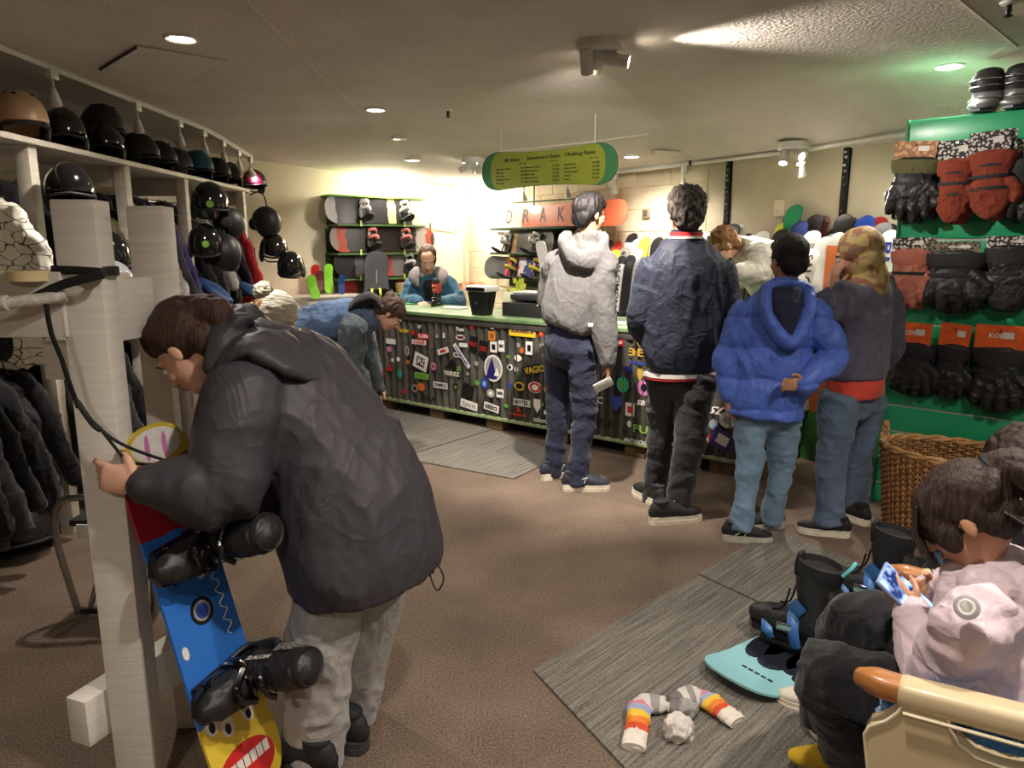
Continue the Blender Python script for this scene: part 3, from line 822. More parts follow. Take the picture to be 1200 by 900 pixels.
# helmets lying on the carpet under the lower rail
for (px, py, lab, yw, sc, sh) in ((27, 648, 'large black helmet on the carpet under the hanging jackets', -40, 1.25, H_MATT), (62, 612, 'glossy black helmet with green sticker on the carpet, farther back', 30, 1.0, None), (-18, 655, 'black helmet on the carpet cut off by the picture edge', 0, 1.0, None)):
    p = atz(px, py, 0.0)
    dup(HA, T(p.x, p.y, 0.034 * sc) @ RZ(yw) @ Matrix.Scale(sc, 4), lab, 'helmets on the carpet', {'shell': sh} if sh else None)
for q in (HA, HB):
    for ch in list(q.children): bpy.data.objects.remove(ch)
    bpy.data.objects.remove(q)
# green dots on two helmets stay simple discs in the shell's own parts; hooks holding the end helmets
p = at(305, 232, 6.3)
t = thing('wall_hook', 'bent black wire hook at the end of the left shelf', 'hook', p)
m = MB(); m.tube([p + V((-0.12, .1, 0.03)), p + V((-.02, 0, 0.05)), p + V((0.03, 0, 0.02)), p + V((0.05, 0, -0.08)), p + V((0.02, 0, -.1))], 0.006, 8, sub=3); build('wire', m, BLACK_MATT, t)
m = MB(); m.ell(p + V((0.02, 0, -0.1)), (0.02, .02, .02), nu=10, nv=6); build('knob', m, BLACK_MATT, t)
# boots / blue bindings heap below the cluster
for i, (px, py, y, yaw, c, lab) in enumerate(((250, 340, 5.35, 30, (22, 62, 112), 'blue plastic back protector below the hanging helmets'), (297, 343, 6.1, -20, (28, 70, 116), 'blue plastic knee guard below the hanging jackets'))):
    p = at(px, py, y); t = thing('body_guard', lab, 'guard', p)
    m = MB(); m.loft([p + V((-.09, 0, .06)), p + V((0, .02, 0)), p + V((.10, 0, -.08))], [(.05, .03), (.09, .035), (.05, .03)], side=(0, 1, 0.2), sub=4); build('shell', m, pm('blue_shell%d' % i, c, 0.4), t)
    m = MB(); m.tube([p + V((-.04, -.05, .0)), p + V((.03, -.09, -.03)), p + V((.06, -.03, -.10))], 0.012, 8, sub=3); build('strap', m, BLACK_MATT, t)

# ================================================================== WHITE TIMBER RACK (two posts and cross beams)
rack = thing('waxing_rack', 'white painted timber rack of two square posts and cross beams', 'rack', (-1.02, 1.92, 0))
PA, PB = V((-1.03, 1.78, 0)), V((-1.01, 2.08, 0))
def post(p, h, w, yaw):
    m = MB(); m.box((0, 0, h / 2), (w, w * 0.9, h), T(p.x, p.y, 0) @ RZ(yaw), bev=0.004); return m
build('post', post(PA, 1.60, 0.098, 6), WHITE_ROUGH, rack)
build('post', post(PB, 1.60, 0.098, 6), WHITE_ROUGH, rack)
def beam(a, b, w, h, roll=0):
    a, b = V(a), V(b); L = (b - a).length; m = MB(); m.box((L / 2, 0, 0), (L, w, h), frame(a, b - a), bev=0.003); return m
build('cross_beam', beam((-1.14, 1.70, 0.265), (-0.985, 2.10, 0.265), 0.07, 0.13), WHITE_ROUGH, rack)
pl0 = at(-60, 357, 1.74); pl1 = at(78, 357, 1.735)
build('upper_plank', beam(pl0, pl1, 0.03, 0.155), WHITE_ROUGH, rack)
build('cross_beam', beam((-1.05, 1.82, 1.33), (-1.02, 2.02, 1.33), 0.06, 0.16), WHITE_ROUGH, rack)
q = at(73, 420, 1.80); m = MB(); m.box(q, (0.065, 0.05, 0.10), bev=0.003); build('block', m, WHITE_ROUGH, rack)
q = at(143, 357, 1.95); m = MB(); m.box(q, (0.03, 0.05, 0.17), bev=0.003); build('batten', m, WHITE_ROUGH, rack)
# pipe peg, tape roll, webbing strap
a, b = at(-40, 358, 1.66), at(78, 347, 1.715)
t = thing('pipe_peg', 'short worn white pipe fixed along the rack\'s upper plank', 'pipe', a)
m = MB(); m.tube([a, at(9, 355, 1.665)], 0.018, 14); build('sleeve', m, WHITE_ROUGH, t)
m = MB(); m.tube([at(6, 356, 1.665), b], 0.0145, 14); build('pipe', m, pm('worn_white_pipe', (200, 196, 188), 0.35, 0.25, 60), t)
m = MB(); m.tube([at(6, 356, 1.665), at(10, 355.6, 1.666)], 0.0165, 14); build('end_cap', m, WHITE_PLASTIC, t)
p = at(37, 323, 1.735)
t = thing('tape_roll', 'roll of cream masking tape lying on the rack\'s upper plank', 'tape', p)
m = MB(); m.lathe([(0.036, -0.012), (0.050, -0.012), (0.050, 0.012), (0.036, 0.012)], T(*p), 32); build('tape', m, pm('cream_tape', (226, 204, 158), 0.6, 0.04), t)
m = MB(); m.lathe([(0.034, -0.0125), (0.036, -0.0125), (0.036, 0.0125), (0.034, 0.0125)], T(*p), 32); build('core', m, pm('card_core', (150, 120, 84), 0.8), t)
strap = thing('webbing_strap', 'black webbing strap looped round the front white post', 'strap', at(100, 330, 1.72))
def ribbon(pts, w, th=0.002, up=(0, 0, 1)):
    m = MB(); m.loft(pts, [(w / 2, th)] * len(pts), side=up, n=8, dome=False, sub=3); return m
SP = [at(40, 349, 1.700), at(75, 333, 1.70), at(120, 321, 1.70), V((-0.968, 1.735, at(130, 318, 1.74).z)), V((-0.966, 1.80, at(130, 318, 1.74).z)), V((-1.00, 1.842, 1.43)), V((-1.06, 1.845, 1.43))]
build('loop', ribbon(SP, 0.022), BLACK_MATT, strap)
build('loop', ribbon([at(60, 316, 1.73), at(90, 317, 1.722), at(120, 319, 1.718), V((-0.968, 1.745, at(132, 319, 1.745).z))], 0.02), BLACK_MATT, strap)
build('tail', ribbon([at(54, 356, 1.655), at(60, 390, 1.66), at(72, 420, 1.67), at(80, 445, 1.675), at(92, 478, 1.685)], 0.013, up=(1, 0, 0)), BLACK_MATT, strap)
m = MB(); m.tube([at(92, 476, 1.685), at(115, 500, 1.69), at(135, 516, 1.70), at(160, 528, 1.74), at(195, 540, 1.80)], 0.004, 8, sub=4); build('cord', m, BLACK_MATT, strap)
m = MB(); m.tube([at(116, 500, 1.69), at(130, 518, 1.695), at(150, 540, 1.72), at(178, 545, 1.79)], 0.004, 8, sub=4); build('cord', m, BLACK_MATT, strap)
m = MB(); m.tube([at(90, 470, 1.685), at(108, 496, 1.69), at(118, 504, 1.69)], 0.007, 8, sub=3); build('cord_lock', m, BLACK_MATT, strap)

# chrome folding stool behind the rack
fp = atz(93, 722); 
st = thing('folding_stool', 'chrome tube folding stool standing behind the white rack', 'stool', (fp.x, fp.y, 0))
A = [atz(92, 724), at(74, 640, fp.y), at(78, 588, fp.y), at(95, 568, fp.y), at(125, 566, fp.y)]
hpt = [V((fp.x, fp.y, 0.012)), V((fp.x - .05, fp.y, 0.30)), V((fp.x - .05, fp.y, .42)), V((fp.x - .02, fp.y, .49)), V((fp.x + .05, fp.y, .51)), V((fp.x + .22, fp.y + .02, .51)), V((fp.x + .30, fp.y + .02, .48)), V((fp.x + .32, fp.y + .02, .40)), V((fp.x + .30, fp.y + .02, .012))]
m = MB(); m.tube(hpt, 0.014, 10, sub=4); build('tube_frame', m, CHROME, st)
m = MB(); m.tube([V((fp.x + .03, fp.y + .02, .012)), V((fp.x + .12, fp.y + .12, .36))], 0.011, 10); build('leg', m, CHROME, st)
m = MB(); m.tube([V((fp.x + .25, fp.y + .02, .012)), V((fp.x + .2, fp.y + .12, .36))], 0.011, 10); build('leg', m, CHROME, st)
m = MB(); m.tube([V((fp.x, fp.y, .02)), V((fp.x + .30, fp.y + .02, .02))], 0.010, 8); build('foot_bar', m, DARK_METAL, st)
m = MB(); m.box((fp.x + .15, fp.y + .10, .40), (.30, .20, .03), bev=.01); build('seat', m, BLACK_MATT, st)
m = MB(); m.box((fp.x + .06, fp.y - .005, .37), (.05, .01, .06), bev=.003); build('tag', m, WHITE_PLASTIC, st)

# ================================================================== PEOPLE
SKIN = {'pale': pm('skin_pale', (214, 166, 140), 0.5, 0.06, 10, 0.1, 200, sss=0.08), 'tan': pm('skin_tan', (186, 136, 106), 0.5, 0.06, 10, 0.1, 200, sss=0.08)}
EYEW = pm('eye_white', (225, 220, 212), 0.2, 0.0); EYED = pm('eye_dark', (30, 20, 16), 0.15, 0.0); LIP = pm('lip', (168, 92, 84), 0.45, 0.05)
def hairmat(name, c, c2): return pm(name, c, 0.6, 0.2, 5.0, 0.6, 9.0, spec=0.35, stretch=(30, 30, 4), col2=c2, bd=0.006)
H_BLACK = hairmat('hair_black', (24, 20, 19), (12, 10, 10)); H_BROWN = hairmat('hair_brown', (74, 48, 34), (38, 25, 19)); H_DARK = hairmat('hair_darkbrown', (62, 46, 38), (26, 19, 17))
H_BLOND = hairmat('hair_blond', (168, 124, 78), (112, 78, 46)); H_GREY = hairmat('hair_greying', (92, 84, 78), (30, 27, 26)); H_ASH = hairmat('hair_ashbrown', (96, 72, 56), (54, 40, 32))
def hmat(c, f, u):
    f = V(f).normalized(); u = V(u); x = f.cross(u).normalized(); u = x.cross(f).normalized()
    m = Matrix((x, f, u)).transposed().to_4x4(); m.translation = V(c); return m
def add_head(mb, MH, k):
    S = MH @ Matrix.Scale(k, 4)
    mb.ell((0, -0.014, 0.032), (0.074, 0.094, 0.082), S)
    mb.ell((0, 0.030, -0.028), (0.060, 0.060, 0.082), S)
    mb.ell((0, 0.044, -0.082), (0.040, 0.040, 0.032), S)
    mb.ell((0, 0.070, 0.020), (0.048, 0.020, 0.013), S, 12, 8)
    mb.loft([S @ V((0, 0.084, 0.008)), S @ V((0, 0.099, -0.016)), S @ V((0, 0.104, -0.030))], [0.008 * k, 0.011 * k, 0.014 * k], n=10)
    for sx in (-1, 1):
        mb.ell((sx * 0.034, 0.062, -0.028), (0.022, 0.024, 0.022), S, 10, 8)
        mb.ell((sx * 0.075, -0.006, -0.008), (0.008, 0.016, 0.028), S, 10, 8)
        mb.ell((sx * 0.014, 0.096, -0.032), (0.008, 0.009, 0.007), S, 8, 6)
    mb.ell((0, 0.084, -0.060), (0.024, 0.011, 0.010), S, 12, 8)
def add_hand(mb, wr, d, pn, right, k=1.0, curl=0.5, spread=0.0, thumb=0.5):
    d = V(d).normalized(); pn = V(pn); pn = (pn - d * pn.dot(d)).normalized()
    th = d.cross(pn) if right else -d.cross(pn)
    wr = V(wr)
    mb.loft([wr - d * 0.02 * k, wr + d * 0.015 * k, wr + d * 0.05 * k, wr + d * 0.088 * k], [(0.026 * k, 0.019 * k), (0.032 * k, 0.017 * k), (0.040 * k, 0.016 * k), (0.038 * k, 0.013 * k)], side=th, n=14)
    for i, (o, L) in enumerate(((0.030, 0.070), (0.010, 0.080), (-0.010, 0.075), (-0.029, 0.058))):
        c = curl[i] if isinstance(curl, (list, tuple)) else curl
        p = wr + d * 0.084 * k + th * o * k
        ax = (d + th * (o * 4 * spread)).normalized(); a = 0.0; pts = [p]
        for j, fr in enumerate((0.45, 0.32, 0.23)):
            a += c * (0.75, 1.0, 0.7)[j]
            q = ax * math.cos(a) + pn * math.sin(a)
            p = p + q * L * fr * k; pts.append(p)
        mb.loft(pts, [0.0096 * k, 0.0088 * k, 0.0080 * k, 0.0066 * k], side=th, n=10)
    p0 = wr + d * 0.022 * k + th * 0.028 * k
    p1 = p0 + (d * 0.6 + th * 0.75 + pn * 0.3 * thumb).normalized() * 0.036 * k
    p2 = p1 + (d * 0.9 + th * 0.25 + pn * thumb * 0.9).normalized() * 0.032 * k
    p3 = p2 + (d * 0.9 + pn * thumb * 1.1 - th * 0.1).normalized() * 0.024 * k
    mb.loft([p0, p1, p2, p3], [0.014 * k, 0.0115 * k, 0.010 * k, 0.0075 * k], side=pn, n=10)
HAIRCAP = [((0, -0.026, 0.040), (0.083, 0.099, 0.088)), ((0, -0.062, -0.016), (0.074, 0.050, 0.070))]

def add_shoe(par, ank, toe, k, upper, sole, accent=None, label=None):
    toe = V((toe[0], toe[1], 0)).normalized(); M = frame((ank[0], ank[1], 0), toe) @ Matrix.Diagonal((k, k, k * 1.18, 1))
    if len(ank) > 2: M = Matrix.Translation((0, 0, ank[2])) @ M
    m = MB()
    sec = [(-0.072, 0.050, 0.026, 0.030), (-0.055, 0.060, 0.034, 0.045), (-0.01, 0.062, 0.037, 0.048), (0.04, 0.056, 0.041, 0.042), (0.10, 0.046, 0.046, 0.031), (0.155, 0.040, 0.042, 0.024), (0.185, 0.036, 0.028, 0.018)]
    m.loft([(x, 0, z) for x, z, w, h in sec], [(w, h) for x, z, w, h in sec], side=(0, 1, 0), n=18, sub=3)
    m.loft([(-0.03, 0, 0.07), (-0.032, 0, 0.105)], [(0.036, 0.043), (0.038, 0.045)], side=(0, 1, 0), n=16, dome=False)
    m.v = [tuple(M @ V(q)) for q in m.v]
    o = build('shoe', m, upper, par, ang=70, label=label)
    out = []
    for x, w in ((-0.092, 0.012), (-0.085, 0.028), (-0.06, 0.038), (0.0, 0.040), (0.05, 0.044), (0.11, 0.051), (0.16, 0.047), (0.195, 0.030), (0.207, 0.010)): out.append((x, w))
    poly = out + [(x, -w) for x, w in reversed(out)]
    m = MB(); m.prism(poly, 0.0, 0.018, M); m.prism([(x * 0.985, y * 0.94) for x, y in poly], 0.018, 0.034, M); build('sole', m, sole, o, ang=30)
    m = MB()
    for j in range(4):
        x = 0.045 + j * 0.02; z = 0.098 - j * 0.012
        m.tube([M @ V((x - .008, -0.026, z - 0.012)), M @ V((x, 0, z + 0.001)), M @ V((x + .008, 0.026, z - 0.012))], 0.003 * k, 6)
    build('laces', m, accent or sole, o)
    if accent:
        for sy in (-1, 1):
            m = MB(); m.tube([M @ V((-0.02, sy * 0.040, 0.04)), M @ V((0.03, sy * 0.043, 0.07)), M @ V((0.06, sy * 0.041, 0.075))], 0.004 * k, 6, sub=3)
            m.tube([M @ V((0.03, sy * 0.043, 0.035)), M @ V((0.05, sy * 0.043, 0.07))], 0.004 * k, 6); build('stripe', m, accent, o)
    return o

def person(label, base, J, k=1.0, skin='pale', voxel=0.0075, face=True):
    """one continuous body (head, trunk, arms, hands, legs); returns the object, clothes are added as children"""
    b = MB()
    sd = V(J['sd']).normalized()
    pel, chest, neck, head = [V(J[q]) for q in ('pel', 'chest', 'neck', 'head')]
    b.loft([pel, pel.lerp(chest, .45), chest, chest.lerp(neck, .6)], [(0.13 * k, 0.085 * k), (0.115 * k, 0.08 * k), (0.145 * k, 0.09 * k), (0.10 * k, 0.06 * k)], side=sd, n=18, sub=3)
    MH = hmat(head, J['hf'], J['hu'])
    hk = J.get('hk', 1.0)
    b.loft([chest.lerp(neck, .6), neck, MH @ V((0, -0.02 * hk, -0.045 * hk))], [0.062 * k, 0.054 * k, 0.052 * hk], n=14, sub=3)
    add_head(b, MH, hk)
    for s, (sh, el, wr, hd, pn, curl) in J['arms'].items():
        b.loft([chest.lerp(V(sh), 0.6), sh, el, wr], [0.055 * k, 0.047 * k, 0.038 * k, 0.027 * k], n=12, sub=3)
        add_hand(b, wr, hd, pn, s == 'R', k * J.get('hand', 1.0), curl, J.get('spread', 0.2), J.get('thumb', 0.5))
    for s, (hp, kn, an, toe) in J['legs'].items():
        b.loft([pel.lerp(V(hp), .5), pel.lerp(V(hp), .9) + V((0, 0, -.03)), kn, an], [0.055 * k, 0.055 * k, 0.045 * k, 0.033 * k], n=14, sub=3)
        t = V((toe[0], toe[1], 0)).normalized(); a = V(an)
        dz = -0.045 * k
        b.loft([a, a + V((0, 0, dz * .8)) + t * 0.03 * k], [0.03 * k, 0.024 * k], n=10)
    me = remesh(b, voxel, 2); shift(me, base)
    o = build('person', me, SKIN[skin]); o.location = base; ORG[o.name] = tuple(base)
    tag(o, label, 'person')
    if face:
        S = MH @ Matrix.Scale(hk, 4)
        for sx in (-1, 1):
            m = MB(); m.ell((sx * 0.030, 0.078, -0.002), (0.0125, 0.0095, 0.0085), S, 12, 8); e = build('eye', m, EYEW, o)
            m = MB(); m.ell((sx * 0.030, 0.0835, -0.003), (0.006, 0.0052, 0.006), S, 10, 6); build('iris', m, EYED, e)
            m = MB(); m.loft([S @ V((sx * 0.014, 0.089, 0.018)), S @ V((sx * 0.030, 0.087, 0.023)), S @ V((sx * 0.047, 0.078, 0.017))], [0.0028 * hk] * 3, n=6, sub=2); build('eyebrow', m, EYED, o)
        m = MB(); m.ell((0, 0.0925, -0.0595), (0.021, 0.0045, 0.0065), S, 12, 6); build('lips', m, LIP, o)
    o['_'] = 0
    del o['_']
    return o, MH
def garment(o, name, mb, mat, voxel=0.012, amp=0.012, freq=(7, 7, 7), seed=0, fine=0.4, smooth=4, fn=None, label=None):
    me = remesh(mb, voxel, smooth)
    if fn: fn(me)
    if amp: folds(me, amp, freq, seed, fine)
    shift(me, ORG[o.name])
    return build(name, me, mat, o, label=label)
def torso(mb, J, k, rows, side=None):
    """rows: (point, half width, half depth)"""
    mb.loft([r[0] for r in rows], [(r[1] * k, r[2] * k) for r in rows], side=side or J['sd'], n=24, sub=4, dome=False, sq=2.3)
def sleeve(mb, J, s, k, r=(0.085, 0.072, 0.058, 0.046), end=0.0):
    sh, el, wr = [V(q) for q in J['arms'][s][:3]]
    ch = V(J['chest'])
    w2 = wr + (wr - el).normalized() * end
    mb.loft([ch.lerp(sh, 0.55), sh, sh.lerp(el, .5), el, el.lerp(w2, .5), w2], [r[0] * 1.05 * k, r[0] * k, (r[0] + r[1]) / 2 * k, r[1] * k, r[2] * k * 1.08, r[3] * k], n=16, sub=3)
def trousers(o, J, k, mat, r=(0.105, 0.078, 0.062, 0.066), seat=(0.175, 0.125), voxel=0.013, amp=0.012, freq=(6, 6, 9), seed=0, drop=-0.045, name='trousers'):
    m = MB(); pel = V(J['pel']); ch = V(J['chest']); up = (ch - pel).normalized()
    m.loft([pel - up * 0.07 * k, pel, pel + up * 0.12 * k], [(seat[0] * .86 * k, seat[1] * .95 * k), (seat[0] * k, seat[1] * k), (seat[0] * .9 * k, seat[1] * .9 * k)], side=J['sd'], n=20, sub=3)
    for s, (hp, kn, an, toe) in J['legs'].items():
        hp, kn, an = V(hp), V(kn), V(an) + V((0, 0, drop))
        m.loft([hp, hp.lerp(kn, .5), kn, kn.lerp(an, .5), an], [r[0] * k, (r[0] + r[1]) / 2 * k, r[1] * k, r[2] * k, r[3] * k], n=16, sub=3, dome=False)
    return garment(o, name, m, mat, voxel, amp, freq, seed, 0.5)
def hair(o, MH, hk, blobs, mat, amp=0.004, voxel=0.006, extra=None, seed=0, name='hair', freq=(70, 70, 14), label=None):
    m = MB(); S = MH @ Matrix.Scale(hk, 4)
    for c, r in blobs: m.ell(c, r, S, 20, 14)
    if extra: extra(m, S)
    me = remesh(m, voxel, 2)
    c = coords(me); n = normals(me)
    R = np.array(MH.to_3x3()); q = (c - np.array(MH.translation)) @ R
    d = vnoise(q * np.array(freq) + seed) - 0.5
    setco(me, c + n * (amp * 2 * d)[:, None])
    shift(me, ORG[o.name])
    return build(name, me, mat, o, label=label)
def strand(o, pts, r, mat, name='hair_lock'):
    m = MB(); m.loft(pts, r, n=8, sub=4); return build(name, m, mat, o)

# ---------- boy in grey hoodie at the counter
sd = V((0.83, -0.55, 0))
Jd = dict(sd=sd, pel=at(668, 398, 4.42), chest=at(682, 318, 4.42), neck=at(688, 283, 4.40), head=at(691, 252, 4.40), hf=(0.8, 0.55, -0.12), hu=(0, 0, 1),
          arms={'R': (at(706, 306, 4.30), at(706, 368, 4.26), at(713, 424, 4.22), V((0.03, 0.02, -1)), V((-1, .2, 0)), 0.55), 'L': (at(652, 308, 4.56), at(644, 352, 4.66), at(668, 372, 4.74), V((.7, .6, .2)), V((0, 0, -1)), 0.5)},
          legs={'L': (at(654, 405, 4.52), at(655, 482, 4.52), at(648, 549, 4.53), V((.9, .4, 0))), 'R': (at(684, 405, 4.36), at(685, 484, 4.34), at(676, 560, 4.30), V((1, .02, 0)))})
o, MH = person('person in grey hooded sweatshirt and navy trousers holding a phone at the counter', (0.31, 4.4, 0), Jd, 1.0, 'tan')
GREY = cloth('grey_marl', (100, 98, 97), var=0.10, vs=60, ws=.2); NAVY = cloth('navy_chino', (38, 42, 62))
m = MB(); torso(m, Jd, 1, [(at(665, 385, 4.42), .165, .125), (at(668, 375, 4.42), .19, .14), (at(675, 345, 4.42), .195, .145), (at(682, 316, 4.42), .195, .135), (at(687, 296, 4.41), .15, .10), (at(689, 284, 4.40), .08, .075)])
for s in 'LR': sleeve(m, Jd, s, 1, (0.085, 0.075, 0.062, 0.045))
# hood lying on the back
hb = at(683, 298, 4.34)
m.loft([at(668, 276, 4.47), at(660, 284, 4.38), at(672, 300, 4.28), at(692, 304, 4.24), at(708, 290, 4.28), at(708, 276, 4.36)], [(.03, .02), (.045, .03), (.06, .035), (.062, .035), (.045, .03), (.03, .02)], side=(0, 0, 1), n=14, sub=4)
m.loft([at(688, 290, 4.42), at(689, 270, 4.41)], [(.085, .08), (.078, .078)], side=sd, n=16, dome=False)
garment(o, 'hooded_sweatshirt', m, GREY, 0.011, 0.013, (8, 8, 3.5), 1)
m = MB(); q = Jd['arms']['R']; m.loft([q[2] + V((0, 0, .05)), q[2] + V((0, 0, 0.0))], [.05, .045], n=14); build('cuff', m, GREY, o)
trousers(o, Jd, 1.0, NAVY, (0.1, 0.076, 0.066, 0.066), amp=.010, seed=2)
m = MB(); m.box(at(692, 381, 4.18), (0.03, 0.012, 0.022), bev=.002); build('label_patch', m, WHITE_PLASTIC, o)
SOLE_W = pm('white_sole', (214, 206, 186), 0.6, 0.12, 20); SH_NAVY = pm('navy_mesh', (40, 44, 58), 0.7, 0.2, 60, .4, 200); SH_BLACK = pm('black_mesh', (26, 25, 26), 0.7, 0.2, 60, .4, 200); SILVER = pm('silver_stripe', (170, 170, 172), .35)
f = atz(676, 574); add_shoe(o, (f.x, f.y), (1, .03), 1.0, SH_NAVY, SOLE_W, SILVER)
f = atz(648, 560); add_shoe(o, (f.x, f.y), (.85, .5), 1.0, SH_NAVY, SOLE_W, SILVER)
hair(o, MH, 1.0, HAIRCAP + [((0, 0.0, 0.085), (.072, .085, .05)), ((0, .05, .07), (.06, .045, .04)), ((0, -.03, .02), (.084, .085, .07))], H_BLACK, .006)
ph = at(707, 451, 4.20)
t = thing('phone', 'white phone held in the hand of the person in grey hoodie', 'phone', ph)
m = MB(); m.box((0, 0, 0), (0.062, 0.009, 0.115), T(*ph) @ RY(62) @ RZ(20), bev=.004); build('case', m, WHITE_PLASTIC, t)
m = MB(); m.box((0, 0.0055, 0), (0.054, 0.002, 0.104), T(*ph) @ RY(62) @ RZ(20)); build('screen', m, BLACK_GLOSS, t, ang=0)

# ---------- man in navy jacket
sd = V((1, -0.08, 0))
Je = dict(sd=sd, pel=at(799, 432, 3.97), chest=at(804, 320, 3.97), neck=at(804, 285, 3.97), head=at(803, 250, 3.98), hf=(-.08, 1, -.05), hu=(0, 0, 1), hk=1.08,
          arms={'L': (at(766, 314, 3.99), at(752, 376, 4.0), at(776, 414, 4.18), V((.6, .8, -.2)), V((1, 0, 0)), .6), 'R': (at(842, 314, 3.97), at(855, 376, 3.97), at(838, 414, 4.16), V((-.5, .8, -.2)), V((-1, 0, 0)), .6)},
          legs={'L': (at(780, 440, 4.02), at(776, 512, 4.06), at(765, 582, 4.10), V((-.4, .9, 0))), 'R': (at(818, 440, 3.93), at(808, 516, 3.86), at(793, 596, 3.80), V((.95, .3, 0)))})
o, MH = person('person in navy zip jacket with red and white collar, back to us', (0.87, 3.95, 0), Je, 1.02, 'tan')
NAVYJ = cloth('navy_jacket', (36, 40, 54), 0.6, sheen=0.05); BLK = cloth('black_trouser', (34, 33, 34))
TRW = pm('trim_white', (210, 205, 198), .7); TRR = pm('trim_red', (170, 32, 34), .7)
m = MB(); torso(m, Je, 1.02, [(at(797, 436, 3.97), .165, .125), (at(798, 428, 3.97), .19, .14), (at(799, 400, 3.97), .212, .152), (at(802, 350, 3.97), .218, .15), (at(804, 312, 3.97), .20, .135), (at(804, 292, 3.97), .145, .10), (at(804, 280, 3.97), .09, .085)])
for s in 'LR': sleeve(m, Je, s, 1.02, (0.086, 0.08, 0.068, 0.05))
garment(o, 'jacket', m, NAVYJ, 0.011, 0.016, (7, 7, 3.0), 4)
def band(c0, c1, w, d, side, mat, name, n=28, th=.004):
    mm = MB(); mm.loft([c0, c1], [(w, d), (w, d)], side=side, n=n, dome=False); return build(name, mm, mat, o)
band(at(797, 434, 3.97), at(797, 438.5, 3.97), .196, .150, sd, TRW, 'hem_stripe'); band(at(797, 438.5, 3.97), at(797, 441.5, 3.97), .194, .148, sd, TRR, 'hem_stripe')
nb = at(804, 277, 3.965)
band(nb, nb + V((0, 0, .022)), .088, .088, sd, TRR, 'collar'); band(nb - V((0, 0, .012)), nb, .095, .093, sd, TRW, 'collar_stripe'); band(nb + V((0, 0, .02)), nb + V((0, 0, .035)), .082, .08, sd, NAVYJ, 'collar_top')
trousers(o, Je, 1.02, BLK, (0.108, 0.08, 0.066, 0.068), amp=.013, seed=5)
f = atz(780, 612); add_shoe(o, (f.x, f.y), (.97, .25), 1.04, SH_BLACK, SOLE_W)
f = atz(766, 590); add_shoe(o, (f.x, f.y), (-.35, .93), 1.04, SH_BLACK, SOLE_W)
hair(o, MH, 1.14, HAIRCAP + [((0, -.02, .07), (.084, .09, .06)), ((0, -.03, .02), (.088, .085, .08)), ((0, .045, .08), (.06, .05, .035))], H_GREY, .012, freq=(75, 75, 40))

# ---------- child in blue puffer jacket
sd = V((0.98, -0.2, 0))
Jf = dict(sd=sd, pel=at(897, 468, 3.56), chest=at(915, 372, 3.56), neck=at(920, 337, 3.56), head=at(923, 304, 3.56), hf=(-.25, .95, -.12), hu=(0, 0, 1), hk=.95,
          arms={'L': (at(872, 368, 3.60), at(852, 420, 3.60), at(854, 462, 3.56), V((0, -.05, -1)), V((1, 0, 0)), .5), 'R': (at(952, 364, 3.52), at(978, 416, 3.46), at(942, 452, 3.36), V((-.9, -.05, .1)), V((0, -1, -.2)), .6)},
          legs={'L': (at(880, 478, 3.58), at(878, 546, 3.55), at(868, 612, 3.50), V((.75, -.3, 0))), 'R': (at(918, 478, 3.56), at(916, 546, 3.60), at(905, 604, 3.64), V((.9, -.15, 0)))}, hand=1.05)
o, MH = person('child in bright blue padded jacket with one hand behind the back', (1.26, 3.56, 0), Jf, 0.88, 'tan')
BLUE = cloth('blue_puffer', (80, 108, 196), 0.42, 0.25, 160, sheen=0.05); JEAN = cloth('light_denim', (112, 138, 162), var=.16, vs=9, bs=400); LINING = cloth('dark_lining', (36, 40, 62))
def quilt(step, depth, axis=2, off=0.0):
    def fn(me):
        c = coords(me); n = normals(me)
        ph = (c[:, axis] + off + 0.006 * np.sin(c[:, 0] * 30)) / step
        g = np.abs(np.sin(np.pi * ph)); d = np.power(g, 0.45) - 0.75
        setco(me, c + n * (depth * d)[:, None])
    return fn
m = MB(); torso(m, Jf, .9, [(at(893, 486, 3.56), .215, .15), (at(896, 468, 3.56), .215, .155), (at(903, 430, 3.56), .20, .145), (at(910, 395, 3.56), .19, .135), (at(916, 362, 3.56), .175, .12), (at(920, 346, 3.56), .13, .10), (at(921, 332, 3.56), .085, .08)])
for s in 'LR': sleeve(m, Jf, s, .9, (0.082, 0.076, 0.066, 0.05))
garment(o, 'padded_jacket', m, BLUE, 0.010, 0.013, (10, 10, 6), 7, fn=quilt(.15, .018, off=.05))
hd = MB()   # hood hanging open on the back
hd.loft([at(897, 340, 3.50), at(900, 372, 3.43), at(926, 402, 3.40), at(944, 372, 3.41), at(946, 340, 3.48)], [(.045, .028), (.05, .03), (.05, .035), (.05, .03), (.045, .028)], side=(0, 1, 0), n=14, sub=4)
hd.loft([at(898, 338, 3.52), at(921, 330, 3.50), at(944, 338, 3.50)], [.03, .03, .03], n=12, sub=4)
garment(o, 'hood', hd, BLUE, 0.010, .008, (9, 9, 9), 3)
m = MB(); m.loft([at(921, 340, 3.47), at(922, 362, 3.425), at(925, 392, 3.395)], [(.075, .02), (.065, .03), (.03, .02)], side=sd, n=16, sub=4); build('hood_lining', m, LINING, o)
trousers(o, Jf, .86, JEAN, (0.1, 0.074, 0.062, 0.064), amp=.014, seed=9, name='jeans')
f = atz(864, 633); add_shoe(o, (f.x, f.y), (.9, -.12), .84, SH_BLACK, pm('grey_sole', (176, 172, 160), .6), pm('stripe_pale', (196, 200, 176), .4))
f = atz(902, 618); add_shoe(o, (f.x, f.y), (-.75, -.1), .84, SH_BLACK, pm('grey_sole', (176, 172, 160), .6), pm('stripe_pale', (196, 200, 176), .4))
